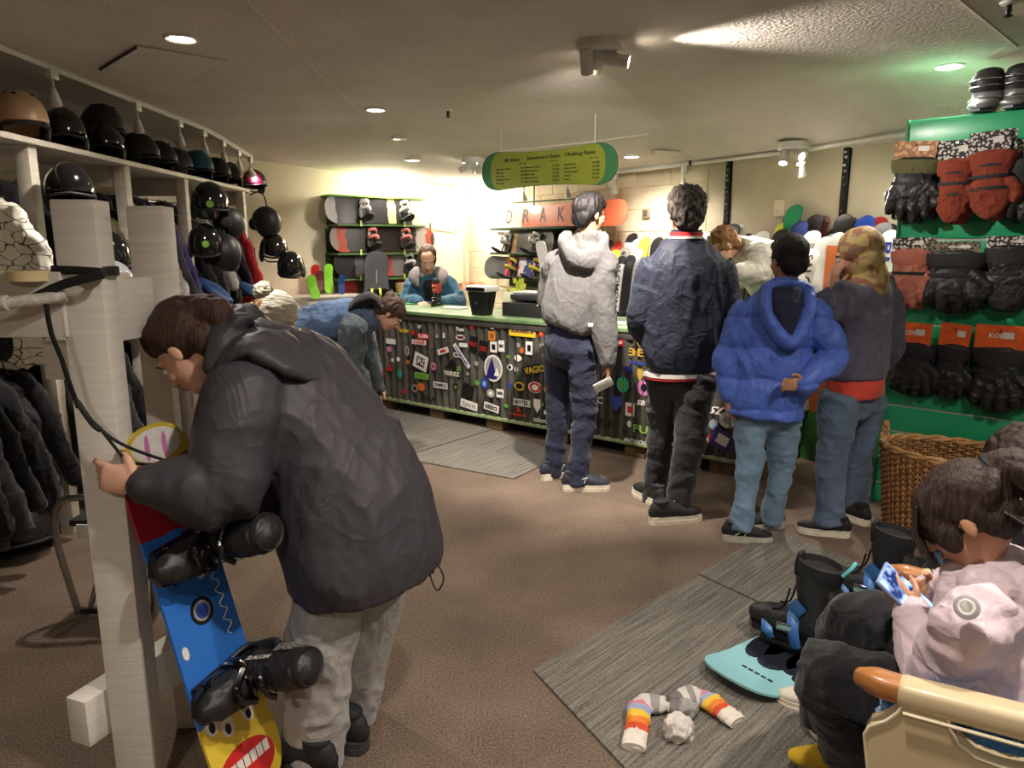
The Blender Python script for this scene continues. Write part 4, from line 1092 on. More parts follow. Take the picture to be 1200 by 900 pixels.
hair(o, MH, .97, HAIRCAP + [((0, -.02, .02), (.086, .088, .075)), ((0, .03, .07), (.066, .06, .04)), ((0, -.05, -.04), (.066, .05, .05))], H_BLACK, .004)

# ---------- woman in headscarf
sd = V((0.62, 0.78, 0))
Jg = dict(sd=sd, pel=at(1000, 450, 3.70), chest=at(1008, 372, 3.70), neck=at(1006, 338, 3.68), head=at(1003, 300, 3.67), hf=(-.86, .42, -.25), hu=(0, 0, 1),
          arms={'R': (at(1038, 352, 3.80), at(1042, 405, 3.84), at(1036, 432, 3.92), V((-.1, .2, -1)), V((-1, 0, 0)), .6), 'L': (at(972, 356, 3.55), at(958, 376, 3.70), at(974, 340, 3.66), V((.12, .0, 1)), V((.9, .3, 0)), .5)},
          legs={'L': (at(984, 460, 3.62), at(976, 530, 3.62), at(972, 604, 3.60), V((-.85, .45, 0))), 'R': (at(1014, 460, 3.78), at(1006, 530, 3.80), at(1000, 592, 3.84), V((-.5, .8, 0)))})
o, MH = person('person in yellow patterned headscarf and dark fleece resting chin on hand', (1.76, 3.7, 0), Jg, 0.95, 'tan')
FLEECE = cloth('dark_fleece', (92, 90, 106), var=.15, vs=30, bs=120, bump=.5); REDT = cloth('coral_shirt', (204, 74, 58)); DENIM = cloth('mid_denim', (90, 107, 128), var=.18, vs=8, bs=400)
m = MB(); torso(m, Jg, .95, [(at(1002, 440, 3.70), .185, .145), (at(1003, 425, 3.70), .2, .155), (at(1006, 395, 3.70), .185, .145), (at(1009, 365, 3.70), .195, .145), (at(1008, 347, 3.69), .14, .11), (at(1006, 338, 3.68), .085, .085)])
for s in 'LR': sleeve(m, Jg, s, .95, (0.088, 0.074, 0.062, 0.046), -.03)
m.loft([at(984, 338, 3.60), at(1008, 352, 3.54), at(1036, 348, 3.66), at(1040, 328, 3.80)], [(.05, .035), (.075, .04), (.08, .04), (.05, .035)], side=(0, 0, 1), n=14, sub=4)
garment(o, 'fleece_jacket', m, FLEECE, 0.011, 0.012, (8, 8, 5), 11)
m = MB(); torso(m, Jg, .95, [(at(1000, 462, 3.70), .19, .15), (at(1001, 445, 3.70), .185, .145), (at(1003, 425, 3.70), .16, .12)]); garment(o, 'shirt', m, REDT, .012, .008, (10, 10, 6), 12)
trousers(o, Jg, .95, DENIM, (0.105, 0.08, 0.07, 0.078), (0.18, 0.135), amp=.014, seed=13, name='jeans')
f = atz(976, 627); add_shoe(o, (f.x, f.y), (-.88, .30), .88, SH_BLACK, SOLE_W)
f = atz(1003, 611); add_shoe(o, (f.x, f.y), (-.4, .8), .88, SH_BLACK, SOLE_W)
def scarf_mat():
    m = bpy.data.materials.new('scarf_print'); m.use_nodes = True; nt = m.node_tree; N = nt.nodes; L = nt.links; b = N['Principled BSDF']
    tc = N.new('ShaderNodeTexCoord'); nz = N.new('ShaderNodeTexNoise'); nz.inputs['Scale'].default_value = 11; nz.inputs['Detail'].default_value = 3; nz.inputs['Distortion'].default_value = 1.6
    L.new(tc.outputs['Object'], nz.inputs['Vector']); cr = N.new('ShaderNodeValToRGB'); e = cr.color_ramp.elements
    e[0].position = .3; e[0].color = rgb((176, 154, 84)); e[1].position = .8; e[1].color = rgb((84, 76, 66))
    for p, c in ((.42, (150, 136, 92)), (.5, (168, 140, 80)), (.56, (122, 92, 62)), (.62, (142, 78, 62)), (.7, (112, 104, 84))): q = e.new(p); q.color = rgb(c)
    L.new(nz.outputs['Fac'], cr.inputs['Fac']); L.new(cr.outputs['Color'], b.inputs['Base Color']); b.inputs['Roughness'].default_value = .7; return m
def scarfx(m, S):
    m.loft([S @ V((0, -.03, -.04)), S @ V((0, -.045, -.10)), S @ V((0, -.02, -.15))], [(.085, .08), (.088, .085), (.12, .10)], side=S.to_3x3() @ V((1, 0, 0)), n=18, sub=3)
hair(o, MH, 1.06, [((0, -.03, .035), (.092, .104, .098)), ((0, -.045, -.03), (.094, .078, .09))], scarf_mat(), .004, extra=scarfx, name='headscarf', freq=(18, 40, 10))

# ---------- staff member behind the counter
sd = V((-1, 0.05, 0))
Jh = dict(sd=sd, pel=at(505, 385, 7.40), chest=at(504, 332, 7.32), neck=at(502, 319, 7.26), head=at(501, 304, 7.20), hf=(.10, -.82, -.5), hu=(.1, -.45, .8), hk=1.06,
          arms={'R': (at(486, 331, 7.34), at(477, 355, 7.24), at(490, 354, 6.98), V((.55, -.8, -.2)), V((.2, 0, -1)), .6), 'L': (at(522, 331, 7.34), at(537, 355, 7.24), at(518, 354, 6.98), V((-.6, -.8, -.2)), V((-.2, 0, -1)), .6)},
          legs={'R': (at(498, 392, 7.40), V((-.86, 7.40, .45)), V((-.86, 7.42, .08)), V((0, -1, 0))), 'L': (at(513, 392, 7.40), V((-.66, 7.40, .45)), V((-.66, 7.42, .08)), V((0, -1, 0)))}, hand=1.1)
o, MH = person('staff person in teal blue jacket behind the counter adjusting a boot', (-.76, 7.4, 0), Jh, 0.97, 'pale')
TEAL = cloth('teal_jacket', (40, 84, 106), .6); GREYL = cloth('grey_lining', (120, 112, 112)); DKS = cloth('dark_scarf', (30, 28, 32))
m = MB(); torso(m, Jh, 1, [(at(505, 392, 7.40), .22, .15), (at(505, 370, 7.39), .225, .155), (at(505, 345, 7.35), .23, .15), (at(504, 330, 7.32), .215, .14), (at(503, 322, 7.29), .15, .11), (at(502, 318, 7.27), .10, .09)])
for s in 'LR': sleeve(m, Jh, s, 1.05, (0.085, 0.084, 0.072, 0.055))
garment(o, 'jacket', m, TEAL, 0.013, 0.016, (7, 7, 6), 15)
for sx in (-1, 1):
    m = MB(); m.loft([at(502 + sx * 12, 316, 7.22), at(502 + sx * 17, 324, 7.16), at(502 + sx * 13, 334, 7.14)], [(.05, .03), (.06, .028), (.02, .02)], side=(1, 0, 0), n=12, sub=3); build('lapel', m, GREYL, o)
m = MB(); m.loft([at(502, 331, 7.20), at(502, 337, 7.19), at(503, 347, 7.20)], [(.05, .03), (.06, .035), (.045, .03)], side=(1, 0, 0), n=14, sub=3); build('scarf', m, DKS, o)
trousers(o, Jh, 1.0, BLK, amp=.01, seed=16)
for x in (-.86, -.66): add_shoe(o, (x, 7.42), (0, -1), 1.0, SH_BLACK, SOLE_W)
hair(o, MH, 1.07, [((0, -0.034, 0.040), (0.083, 0.095, 0.088)), ((0, -0.062, -0.016), (0.078, 0.050, 0.070)), ((.06, -.01, .0), (.024, .04, .055)), ((-.06, -.01, 0), (.024, .04, .055)), ((0, -.12, .02), (.04, .04, .04))], H_ASH, .005)

# ---------- person in denim jacket bending down left of the counter
sd = V((0.15, -0.99, 0))
Jc = dict(sd=sd, pel=at(350, 408, 5.35), chest=at(416, 378, 5.32), neck=at(440, 366, 5.31), head=at(458, 368, 5.30), hf=(.62, .0, -.78), hu=(.75, 0, .62),
          arms={'R': (at(414, 388, 5.14), at(408, 430, 5.12), at(428, 463, 5.12), V((.15, 0, -1)), V((0, 1, 0)), .5), 'L': (at(420, 382, 5.50), at(428, 425, 5.52), at(440, 455, 5.5), V((.15, 0, -1)), V((0, -1, 0)), .5)},
          legs={'R': (at(352, 418, 5.25), V((-1.32, 5.25, .44)), V((-1.42, 5.25, .09)), V((1, .05, 0))), 'L': (at(352, 412, 5.46), V((-1.30, 5.48, .44)), V((-1.42, 5.5, .09)), V((1, 0, 0)))})
o, MH = person('person in blue denim jacket and olive trousers bending over by the counter', (-1.42, 5.35, 0), Jc, 1.0, 'pale')
DJ = cloth('denim_jacket', (86, 108, 142), var=.18, vs=7, bs=380); DS = cloth('slate_sleeve', (78, 88, 94), var=.12); OLV = cloth('olive_trouser', (112, 92, 66)); BAG = cloth('black_bag', (28, 28, 32))
m = MB(); torso(m, Jc, 1, [(at(345, 392, 5.35), .175, .135), (at(358, 388, 5.35), .2, .15), (at(385, 378, 5.34), .205, .155), (at(412, 374, 5.32), .195, .15), (at(432, 370, 5.31), .13, .105), (at(440, 367, 5.31), .085, .08)])
garment(o, 'denim_jacket', m, DJ, .013, .018, (7, 7, 8), 18)
for s in 'RL':
    m = MB(); sleeve(m, Jc, s, 1.05, (0.10, 0.10, 0.088, 0.06)); garment(o, 'sleeve', m, DS, .013, .016, (9, 9, 6), 19)
    q = Jc['arms'][s]; m = MB(); dd = (q[2] - q[1]).normalized(); m.loft([q[2] - dd * .03, q[2] + dd * .02], [.055, .05], n=14); build('cuff', m, BAG, o)
m = MB(); m.loft([at(405, 366, 5.28), at(425, 352, 5.28), at(436, 350, 5.30), at(447, 362, 5.30)], [(.12, .02), (.13, .045), (.12, .04), (.09, .03)], side=sd, n=14, sub=4); garment(o, 'hood', m, BAG, .012, .01, (8, 8, 8), 20)
m = MB(); m.loft([at(338, 388, 5.30), at(352, 404, 5.2), at(392, 412, 5.16)], [(.03, .10), (.04, .13), (.03, .08)], side=(0, 1, 0), n=14, sub=4); garment(o, 'waist_bag', m, BAG, .012, .008, (8, 8, 8), 21)
trousers(o, Jc, 1.0, OLV, (0.118, 0.088, 0.078, 0.08), (.19, .145), amp=.018, seed=22)
for y_, x_ in ((5.25, -1.42), (5.5, -1.42)): add_shoe(o, (x_, y_), (1, 0.03), 1.0, SH_BLACK, SOLE_W)
hair(o, MH, 1.03, HAIRCAP + [((0, -.09, .075), (.042, .042, .042)), ((0, -.01, .05), (.08, .09, .07))], H_ASH, .006)

# ---------- child in white bobble hat
sd = V((0.75, -0.66, 0))
Jb = dict(sd=sd, pel=V((-1.12, 3.62, .66)), chest=V((-1.13, 3.62, .98)), neck=V((-1.13, 3.62, 1.07)), head=at(324, 372, 3.60), hf=(.78, .5, -.25), hu=(0, 0, 1), hk=.9,
          arms={'R': (V((-1.0, 3.52, .97)), V((-.96, 3.45, .78)), at(372, 428, 3.48), V((.9, .0, .0)), V((0, .3, -1)), .5), 'L': (V((-1.26, 3.74, .97)), V((-1.28, 3.76, .76)), V((-1.2, 3.86, .6)), V((.2, .3, -1)), V((1, 0, 0)), .5)},
          legs={'R': (V((-1.06, 3.56, .62)), V((-1.05, 3.55, .36)), V((-1.06, 3.54, .08)), V((.8, .6, 0))), 'L': (V((-1.20, 3.68, .62)), V((-1.2, 3.68, .36)), V((-1.2, 3.68, .08)), V((.8, .6, 0)))})
o, MH = person('child in white knitted bobble hat behind the woman in dark jacket', (-1.13, 3.62, 0), Jb, .78, 'pale')
DKJ = cloth('dark_kid_jacket', (36, 35, 40)); KNIT = pm('white_knit', (226, 218, 198), .9, .1, 30, 1.0, 26, stretch=(1, 1, 7), bd=.012)
m = MB(); torso(m, Jb, .85, [(V((-1.12, 3.62, .56)), .19, .145), (V((-1.12, 3.62, .75)), .19, .145), (V((-1.13, 3.62, .95)), .18, .13), (V((-1.13, 3.62, 1.02)), .13, .10), (V((-1.13, 3.62, 1.06)), .08, .08)])
for s in 'LR': sleeve(m, Jb, s, .8, (0.095, 0.08, 0.066, 0.05))
garment(o, 'jacket', m, DKJ, .013, .012, (8, 8, 6), 23)
trousers(o, Jb, .8, BLK, amp=.01, seed=24)
for x_, y_ in ((-1.06, 3.54), (-1.2, 3.68)): add_shoe(o, (x_, y_), (.8, .6), .85, SH_BLACK, SOLE_W)
hair(o, MH, .95, HAIRCAP, H_BLOND, .005)
def hatx(m, S):
    m.loft([S @ V((0, 0.0, .0)), S @ V((0, -.0, .03))], [(.094, .108), (.094, .108)], side=S.to_3x3() @ V((1, 0, 0)), n=20, dome=False)
hat = hair(o, MH, 1.0, [((0, -0.01, 0.03), (.093, .108, .108))], KNIT, .003, extra=None, name='knitted_hat', freq=(30, 30, 90))
c = coords(hat.data); R = np.array(MH.to_3x3()); q = (c + np.array(ORG[o.name]) - np.array(MH.translation)) @ R
lowz = -0.012 + 0.25 * np.minimum(0, q[:, 1] - .02) * 0.5
q[:, 2] = np.maximum(q[:, 2], lowz); setco(hat.data, q @ R.T + np.array(MH.translation) - np.array(ORG[o.name]))
pp = at(309, 341, 3.58); m = MB(); m.ell(pp, (.042, .042, .04)); me = remesh(m, .006, 1); folds(me, .012, (60, 60, 60), 2, .6); shift(me, ORG[o.name]); build('pompom', me, KNIT, hat)
for i in range(9):
    a0 = MH @ V((-.07 + .018 * i, -.07 - .02 * math.sin(i), -.04)); strand(o, [a0, a0 + V((.0, -.02, -.08)), a0 + V((.02 * math.sin(i * 2), -.03, -.16)), a0 + V((.025 * math.sin(i * 3), -.03, -.24))], [.014, .016, .013, .004], H_BLOND)
for i in range(5):
    a0 = MH @ V((.07, .02 - .03 * i, -.03)); strand(o, [a0, a0 + V((.012, -.01, -.07)), a0 + V((.0, -.01, -.15)), a0 + V((.02 * math.sin(i * 3), -.02, -.22))], [.012, .014, .012, .004], H_BLOND)

# ---------- person in white hoodie behind the counter, bending
sd = V((-0.1, 0.99, 0))
Ji = dict(sd=sd, pel=at(922, 345, 5.03), chest=at(884, 300, 5.01), neck=at(862, 290, 4.99), head=at(848, 289, 4.98), hf=(-.75, -.1, -.6), hu=(-.6, 0, .8),
          arms={'L': (at(893, 300, 4.85), at(884, 322, 4.79), at(868, 318, 4.75), V((-1, .1, -.3)), V((0, .2, -1)), .4), 'R': (at(884, 298, 5.17), at(868, 325, 5.19), at(850, 335, 5.18), V((-1, 0, -.3)), V((0, 0, -1)), .4)},
          legs={'L': (at(922, 358, 4.95), V((1.92, 4.95, .45)), V((1.92, 4.95, .09)), V((-1, 0, 0))), 'R': (at(922, 352, 5.13), V((1.92, 5.12, .45)), V((1.92, 5.13, .09)), V((-1, 0, 0)))})
o, MH = person('person in white hoodie bending down behind the counter, head half hidden', (1.9, 5.03, 0), Ji, .97, 'pale', face=False)
OFFW = cloth('offwhite_fleece', (196, 190, 178), var=.08)
m = MB(); torso(m, Ji, 1, [(at(925, 348, 5.03), .185, .15), (at(912, 335, 5.03), .2, .165), (at(896, 314, 5.02), .2, .165), (at(880, 300, 5.01), .19, .14), (at(868, 293, 5.00), .12, .10), (at(862, 291, 4.99), .09, .085)])
for s in 'LR': sleeve(m, Ji, s, 1, (0.10, 0.085, 0.07, 0.05))
garment(o, 'hooded_sweatshirt', m, OFFW, .013, .016, (7, 7, 7), 26)
trousers(o, Ji, 1, BLK, amp=.01, seed=27)
for y_ in (4.95, 5.13): add_shoe(o, (1.92, y_), (-1, 0), 1.0, SH_BLACK, SOLE_W)
hair(o, MH, 1.03, HAIRCAP + [((0, -.02, .07), (.085, .09, .06))], H_BLOND, .012, freq=(45, 45, 45))
m = MB(); add_hand(m, at(868, 318, 4.75), V((-1, .1, -.3)), V((0, .2, -1)), False, 1.25, .4); me = remesh(m, .008, 1); shift(me, ORG[o.name]); build('glove', me, BLACK_MATT, o)

# ---------- woman in the foreground bending over the snowboard
sd = V((0.53, 0.85, 0))
Ja = dict(sd=sd, pel=at(425, 592, 2.02), chest=at(318, 448, 2.05), neck=at(272, 408, 2.03), head=at(222, 408, 2.00), hf=(-.62, .12, -.70), hu=(-.70, .12, .66), hk=1.06,
          arms={'L': (at(285, 462, 1.86), at(262, 575, 1.76), at(165, 566, 1.70), V((-1, -.05, .18)), V((.2, 1, -.1)), [.5, .8, .95, 1.0]), 'R': (at(320, 452, 2.22), at(290, 590, 2.12), at(226, 556, 1.93), V((-.85, -.35, .25)), V((.3, -.8, -.4)), .75)},
          legs={'L': (at(398, 625, 1.93), at(378, 745, 1.90), at(368, 880, 1.88), V((-.9, .35, 0))), 'R': (at(452, 610, 2.12), at(425, 735, 2.10), at(405, 850, 2.08), V((-.9, .35, 0)))}, thumb=.9)
o, MH = person('woman in dark grey rain jacket and light grey sweatpants bending over a snowboard', (-0.50, 2.0, 0), Ja, 0.97, 'pale', voxel=.0055)
RAIN = cloth('dark_rain_shell', (60, 57, 62), .5, .2, 260, var=.06, vs=3, sheen=.0, wr=5, ws=.22); SWEAT = cloth('grey_sweat', (158, 154, 150), var=.08, vs=60)
sdb = V((0.75, 0.66, 0))
m = MB()
torso(m, Ja, 1, [(at(432, 670, 2.0), .245, .19), (at(428, 640, 2.0), .245, .195), (at(414, 585, 2.02), .24, .19), (at(378, 520, 2.04), .22, .185), (at(335, 458, 2.05), .215, .175), (at(300, 425, 2.04), .16, .13), (at(275, 408, 2.03), .105, .10)])
sleeve(m, Ja, 'L', 1, (0.105, 0.098, 0.078, 0.052), -.02); sleeve(m, Ja, 'R', 1, (0.105, 0.09, 0.075, 0.052), -.02)
jk = garment(o, 'rain_jacket', m, RAIN, .0085, .015, (5.5, 5.5, 3.2), 31, fine=.3, smooth=6)
hd = MB()
hd.loft([at(262, 432, 1.88), at(292, 404, 1.90), at(335, 414, 1.94), at(382, 434, 2.03)], [(.05, .022), (.085, .026), (.10, .026), (.07, .018)], side=(0, 1, .2), n=16, sub=4)
hd.loft([at(266, 396, 2.0), at(288, 376, 2.05), at(312, 396, 2.08), at(338, 416, 2.08)], [(.08, .025), (.10, .03), (.08, .03), (.05, .02)], side=(0, 1, 0.2), n=16, sub=4)
hd.loft([at(250, 430, 1.90), at(262, 398, 1.95), at(282, 372, 2.03)], [.03, .04, .035], n=12, sub=4)
garment(o, 'hood', hd, RAIN, .009, .012, (7, 7, 7), 33)
m = MB(); q0 = at(502, 645, 1.98); m.tube([q0, at(503, 670, 1.97), at(512, 692, 1.97), at(520, 678, 1.97), at(512, 660, 1.97), at(502, 648, 1.98)], .0025, 6, sub=4); build('drawcord', m, BLACK_MATT, o)
trousers(o, Ja, .97, SWEAT, (0.108, 0.10, 0.09, 0.082), (.17, .13), .011, .013, (6, 6, 5), 34, name='sweatpants')
for s, (px, py) in (('L', (362, 905)), ('R', (400, 872))):
    f = atz(px, py); add_shoe(o, (f.x, f.y), (-.9, .35), 1.0, SH_BLACK, pm('dark_sole', (52, 50, 50), .6))
def bun(m, S):
    m.loft([S @ V((0, -.06, .05)), S @ V((0, -.10, .03)), S @ V((0, -.125, .0)), S @ V((.0, -.12, -.04))], [.06, .055, .05, .03], n=14, sub=3)
hair(o, MH, 1.06, HAIRCAP + [((0, 0.01, 0.06), (.078, .075, .062)), ((0, -.03, .02), (.083, .085, .07))], H_BROWN, .004, extra=bun, freq=(60, 24, 60))

# ---------- girl with the phone
fc = V((-0.66, 0.75, 0)); sd = V((0.75, 0.66, 0))
Jj = dict(sd=sd, pel=V((1.06, 1.36, .50)), chest=V((1.02, 1.41, .745)), neck=V((.985, 1.43, .845)), head=V((.955, 1.445, .935)), hf=(-.66, .42, -.62), hu=(-.45, .35, .78), hk=.90,
          arms={'L': (V((.90, 1.30, .77)), V((.90, 1.40, .58)), at(1068, 716, 1.54), V((-.45, .35, .6)), V((.5, .6, -.2)), .55), 'R': (V((1.12, 1.54, .77)), V((1.02, 1.66, .62)), at(1098, 692, 1.62), V((-.75, -.1, .1)), V((-.3, -.9, .2)), .55)},
          legs={'L': (V((.97, 1.36, .50)), V((.775, 1.60, .47)), V((.955, 1.79, .15)), V((-.85, .3, 0))), 'R': (V((1.10, 1.46, .52)), V((.90, 1.74, .53)), V((.98, 2.00, .12)), V((-.75, .5, 0)))}, hand=.95, thumb=.7)
o, MH = person('girl in pale pink padded jacket seated in the armchair, looking at a phone', (1.0, 1.5, 0), Jj, .72, 'tan', voxel=.005)
PINK = cloth('pale_pink_puffer', (196, 176, 182), .6, .3, 120, var=.06); BLKW = cloth('black_wide_trouser', (21, 22, 25)); YEL = cloth('mustard_sock', (196, 160, 40), bs=150)
m = MB(); torso(m, Jj, .78, [(V((1.07, 1.34, .45)), .20, .17), (V((1.065, 1.36, .54)), .205, .175), (V((1.05, 1.385, .65)), .195, .16), (V((1.02, 1.41, .75)), .19, .145), (V((1.0, 1.425, .81)), .15, .11), (V((.985, 1.432, .85)), .09, .085)])
for s in 'LR': sleeve(m, Jj, s, .78, (0.088, 0.080, 0.068, 0.05))
garment(o, 'padded_jacket', m, PINK, .0075, .0075, (10, 10, 8), 41, fine=.5, fn=quilt(.075, .006, off=.02))
m = MB(); m.loft([V((.93, 1.36, .83)), V((1.0, 1.33, .82)), V((1.08, 1.38, .82)), V((1.08, 1.47, .83))], [.03, .04, .04, .03], n=12, sub=3); garment(o, 'hood', m, PINK, .009, .01, (10, 10, 10), 42)
m = MB(); m.loft([V((.945, 1.485, .835)), V((.965, 1.49, .81))], [.018, .02], n=12); build('shirt_collar', m, pm('sky_blue', (124, 178, 214), .7), o)
bp = at(1133, 712, 1.238)
bd_ = (V((-.35, -.2, .25)) + (V((0, 0, CAMH)) - bp).normalized()).normalized(); Mb = bd_.to_track_quat('Z', 'Y').to_matrix().to_4x4() @ RX(-90); Mb.translation = bp; m = MB(); m.lathe([(.022, .0), (.022, .004), (.015, .006)], Mb @ RX(90), 24); b_ = build('badge', m, pm('badge_grey', (150, 142, 148), .5), o)
m = MB(); m.lathe([(.015, .0062), (.013, .0072), (.010, .0062)], Mb @ RX(90), 24); build('ring', m, WHITE_PLASTIC, b_)
trousers(o, Jj, .74, BLKW, (0.112, 0.105, 0.105, 0.112), (.2, .16), .009, .014, (7, 7, 6), 43, name='trousers')
# sock foot
an = Jj['legs']['L'][2]; m = MB(); tt = V((-.93, .30, 0)).normalized()
m.loft([an + V((.02, -.01, .05)), an + V((0, 0, -.02)), an + tt * .05 + V((0, 0, -.065)), an + tt * .11 + V((0, 0, -.085)), an + tt * .15 + V((0, 0, -.09))], [.032, .034, .033, .032, .022], side=(0, 1, 0), n=14, sub=4); garment(o, 'sock', m, YEL, .006, .003, (30, 30, 30), 44)
f = atz(975, 838); add_shoe(o, (f.x, f.y), (-.9, .4), .82, pm('cream_shoe', (214, 206, 188), .6), SOLE_W)
S = MH
def pony(m, S):
    m.loft([S @ V((0, -.09, .075)), S @ V((.0, -.135, .06)), S @ V((0, -.165, .0)), S @ V((0, -.17, -.09)), S @ V((.01, -.15, -.19))], [.028, .04, .042, .036, .012], n=14, sub=4)
    for i in range(8):
        a = -.07 + .02 * i
        m.loft([S @ V((a, -.07, .03)), S @ V((a * .8, -.10, .06)), S @ V((a * .2, -.105, .075))], [.016, .014, .01], n=8, sub=3)
hair(o, MH, .92, [((0, -0.026, 0.038), (0.082, 0.099, 0.088)), ((0, -0.055, -0.010), (0.076, 0.056, 0.066)), ((0, .02, .045), (.077, .07, .065)), ((0, .062, .022), (.060, .040, .058)), ((.058, .045, -.005), (.018, .03, .05)), ((-.058, .045, -.005), (.018, .03, .05))], H_DARK, .004, voxel=.005, extra=pony, freq=(150, 26, 26), seed=5)
rnd = random.Random(3)
def locks(name, n, fn, r):
    """thin separate strands gathered into one hair part"""
    m = MB()
    for i in range(n): m.loft(fn(i), r, n=5, sub=3)
    build(name, m, H_DARK, o, kind='stuff')
hk = .90
def f2(i):
    x = -.06 + .12 * rnd.random(); e = rnd.random()
    return [MH @ V((x * hk, .066 * hk, .075 * hk)), MH @ V((x * 1.05 * hk, (.100 + .01 * e) * hk, .02 * hk)), MH @ V((x * 1.08 * hk, (.110 + .012 * e) * hk, (-.03 - .05 * e) * hk))]
locks('fringe', 70, f2, [.0030, .0028, .0006])
def f3(i):
    x = -.075 + .15 * rnd.random(); e = rnd.random()
    return [MH @ V((x * hk, -.085 * hk, -.01 * hk)), MH @ V((x * 1.05 * hk, (-.105 - .01 * e) * hk, -.08 * hk)), MH @ V((x * 1.0 * hk, (-.085 - .03 * e) * hk, (-.13 - .04 * e) * hk))]
locks('nape_strands', 50, f3, [.0030, .0024, .0006])
def f4(i):
    a = rnd.random() * 6.28; r = .03 + .012 * rnd.random(); e = rnd.random()
    return [MH @ V((.02 * math.cos(a) * hk, (-.10 + .02 * math.sin(a)) * hk, .078 * hk)), MH @ V((r * math.cos(a) * hk, (-.140 + r * math.sin(a)) * hk, .055 * hk)), MH @ V((r * 1.2 * math.cos(a) * hk, (-.165 + r * math.sin(a)) * hk, -.03 * hk)), MH @ V((r * 1.3 * math.cos(a) * hk, (-.165 + r * 1.2 * math.sin(a)) * hk, (-.14 - .06 * e) * hk))]
locks('ponytail_strands', 90, f4, [.004, .0036, .003, .0006])
m = MB(); m.lathe([(.030, -.012), (.036, 0), (.030, .012)], MH @ T(0, -.104, .066) @ RX(70), 18); build('hair_tie', m, BLACK_MATT, o)
# phone in her hands
pc = at(1062, 698, 1.55)
px_ = (at(1089, 724, 1.53) - at(1036, 675, 1.57)).normalized(); pn_ = V((.30, -.62, .72)); pn_ = (pn_ - px_ * pn_.dot(px_)).normalized()
Mp = frame(pc, px_, pn_)
t = thing('phone', 'phone in pale blue case held by the seated girl', 'phone', pc)
m = MB(); m.box((0, 0, 0), (.150, .076, .010), Mp, bev=.004); build('case', m, pm('phone_case_blue', (128, 150, 196), .4), t)
def screen_mat():
    m = bpy.data.materials.new('phone_screen'); m.use_nodes = True; nt = m.node_tree; N = nt.nodes; L = nt.links; b = N['Principled BSDF']
    tc = N.new('ShaderNodeTexCoord'); nz = N.new('ShaderNodeTexNoise'); nz.inputs['Scale'].default_value = 30; L.new(tc.outputs['Object'], nz.inputs['Vector'])
    cr = N.new('ShaderNodeValToRGB'); cr.color_ramp.elements[0].color = rgb((18, 30, 70)); cr.color_ramp.elements[1].color = rgb((150, 180, 225)); cr.color_ramp.elements[0].position = .4; cr.color_ramp.elements[1].position = .68
    L.new(nz.outputs['Fac'], cr.inputs['Fac']); L.new(cr.outputs['Color'], b.inputs['Emission Color']); b.inputs['Emission Strength'].default_value = .6; L.new(cr.outputs['Color'], b.inputs['Base Color']); b.inputs['Roughness'].default_value = .1; return m
m = MB(); m.box((0, 0, .0055), (.140, .067, .002), Mp); build('screen', m, screen_mat(), t, ang=0)

# ---------- second seated person, only the hair shows
Jk = dict(sd=V((.75, .66, 0)), pel=V((1.62, 1.86, .52)), chest=V((1.52, 1.90, .74)), neck=V((1.42, 1.92, .82)), head=at(1206, 556, 1.93), hf=(-.55, .4, -.75), hu=(-.65, .4, .6), hk=1.05,
          arms={'L': (V((1.40, 1.80, .74)), V((1.44, 1.98, .56)), V((1.52, 2.12, .56)), V((.2, .6, 0)), V((0, 0, -1)), .5), 'R': (V((1.62, 2.06, .74)), V((1.62, 2.2, .56)), V((1.56, 2.30, .56)), V((-.4, .5, 0)), V((0, 0, -1)), .5)},
          legs={'L': (V((1.54, 1.82, .5)), V((1.36, 2.12, .48)), V((1.34, 2.20, .09)), V((-.6, .7, 0))), 'R': (V((1.66, 1.96, .5)), V((1.52, 2.30, .48)), V((1.50, 2.38, .09)), V((-.6, .7, 0)))})
o, MH = person('seated person with brown hair beyond the girl, cut off by the right edge', (1.55, 1.95, 0), Jk, .85, 'tan')
m = MB(); torso(m, Jk, .85, [(V((1.62, 1.86, .46)), .19, .16), (V((1.60, 1.87, .58)), .19, .16), (V((1.52, 1.90, .74)), .19, .14), (V((1.46, 1.91, .79)), .14, .10), (V((1.42, 1.92, .83)), .08, .08)])
for s in 'LR': sleeve(m, Jk, s, .85)
garment(o, 'jacket', m, DKJ, .013, .012, (8, 8, 8), 51)
trousers(o, Jk, .85, BLK, amp=.01, seed=52)
for x_, y_ in ((1.34, 2.20), (1.50, 2.38)): add_shoe(o, (x_, y_), (-.6, .7), .95, SH_BLACK, SOLE_W)
hair(o, MH, 1.08, HAIRCAP + [((0, -.03, .03), (.09, .095, .09)), ((0, -.06, -.05), (.08, .06, .08))], H_DARK, .006)

# ================================================================== COUNTER
CF0, CF1 = V((-1.34, 6.63, 0)), V((1.45, 4.52, 0)); CD = (CF1 - CF0).normalized(); CN = V((-CD.y, CD.x, 0)) * -1   # CN points to the customers
if CN.y > 0: CN = -CN
CLEN = (CF1 - CF0).length
CM = Matrix((CD, V((0, 0, 1)), CN)).transposed().to_4x4(); CM.translation = CF0     # local X along, Y up, Z out to the room
GREEN_TOP = pm('worn_green_paint', (118, 142, 98), 0.5, .15, 6, .2, 60, col2=(88, 116, 76)); IRON = pm('weathered_iron', (94, 92, 84), 0.55, 0.2, 7, .5, 50, metal=.35, col2=(56, 54, 48), stretch=(1, 1, .3), bd=.002)
DARK_TRIM = pm('dark_counter_trim', (66, 62, 58), .5, .2, 10); PALLET = pm('pallet_wood', (110, 84, 58), .8, .2, 12, .4, 60, stretch=(1, 1, 5)); PALE_RAIL = pm('pale_green_rail', (140, 156, 112), .6, .2, 20)
ctr = thing('sales_counter', 'sticker-covered counter with corrugated iron front and green worktop', 'counter', CF0)
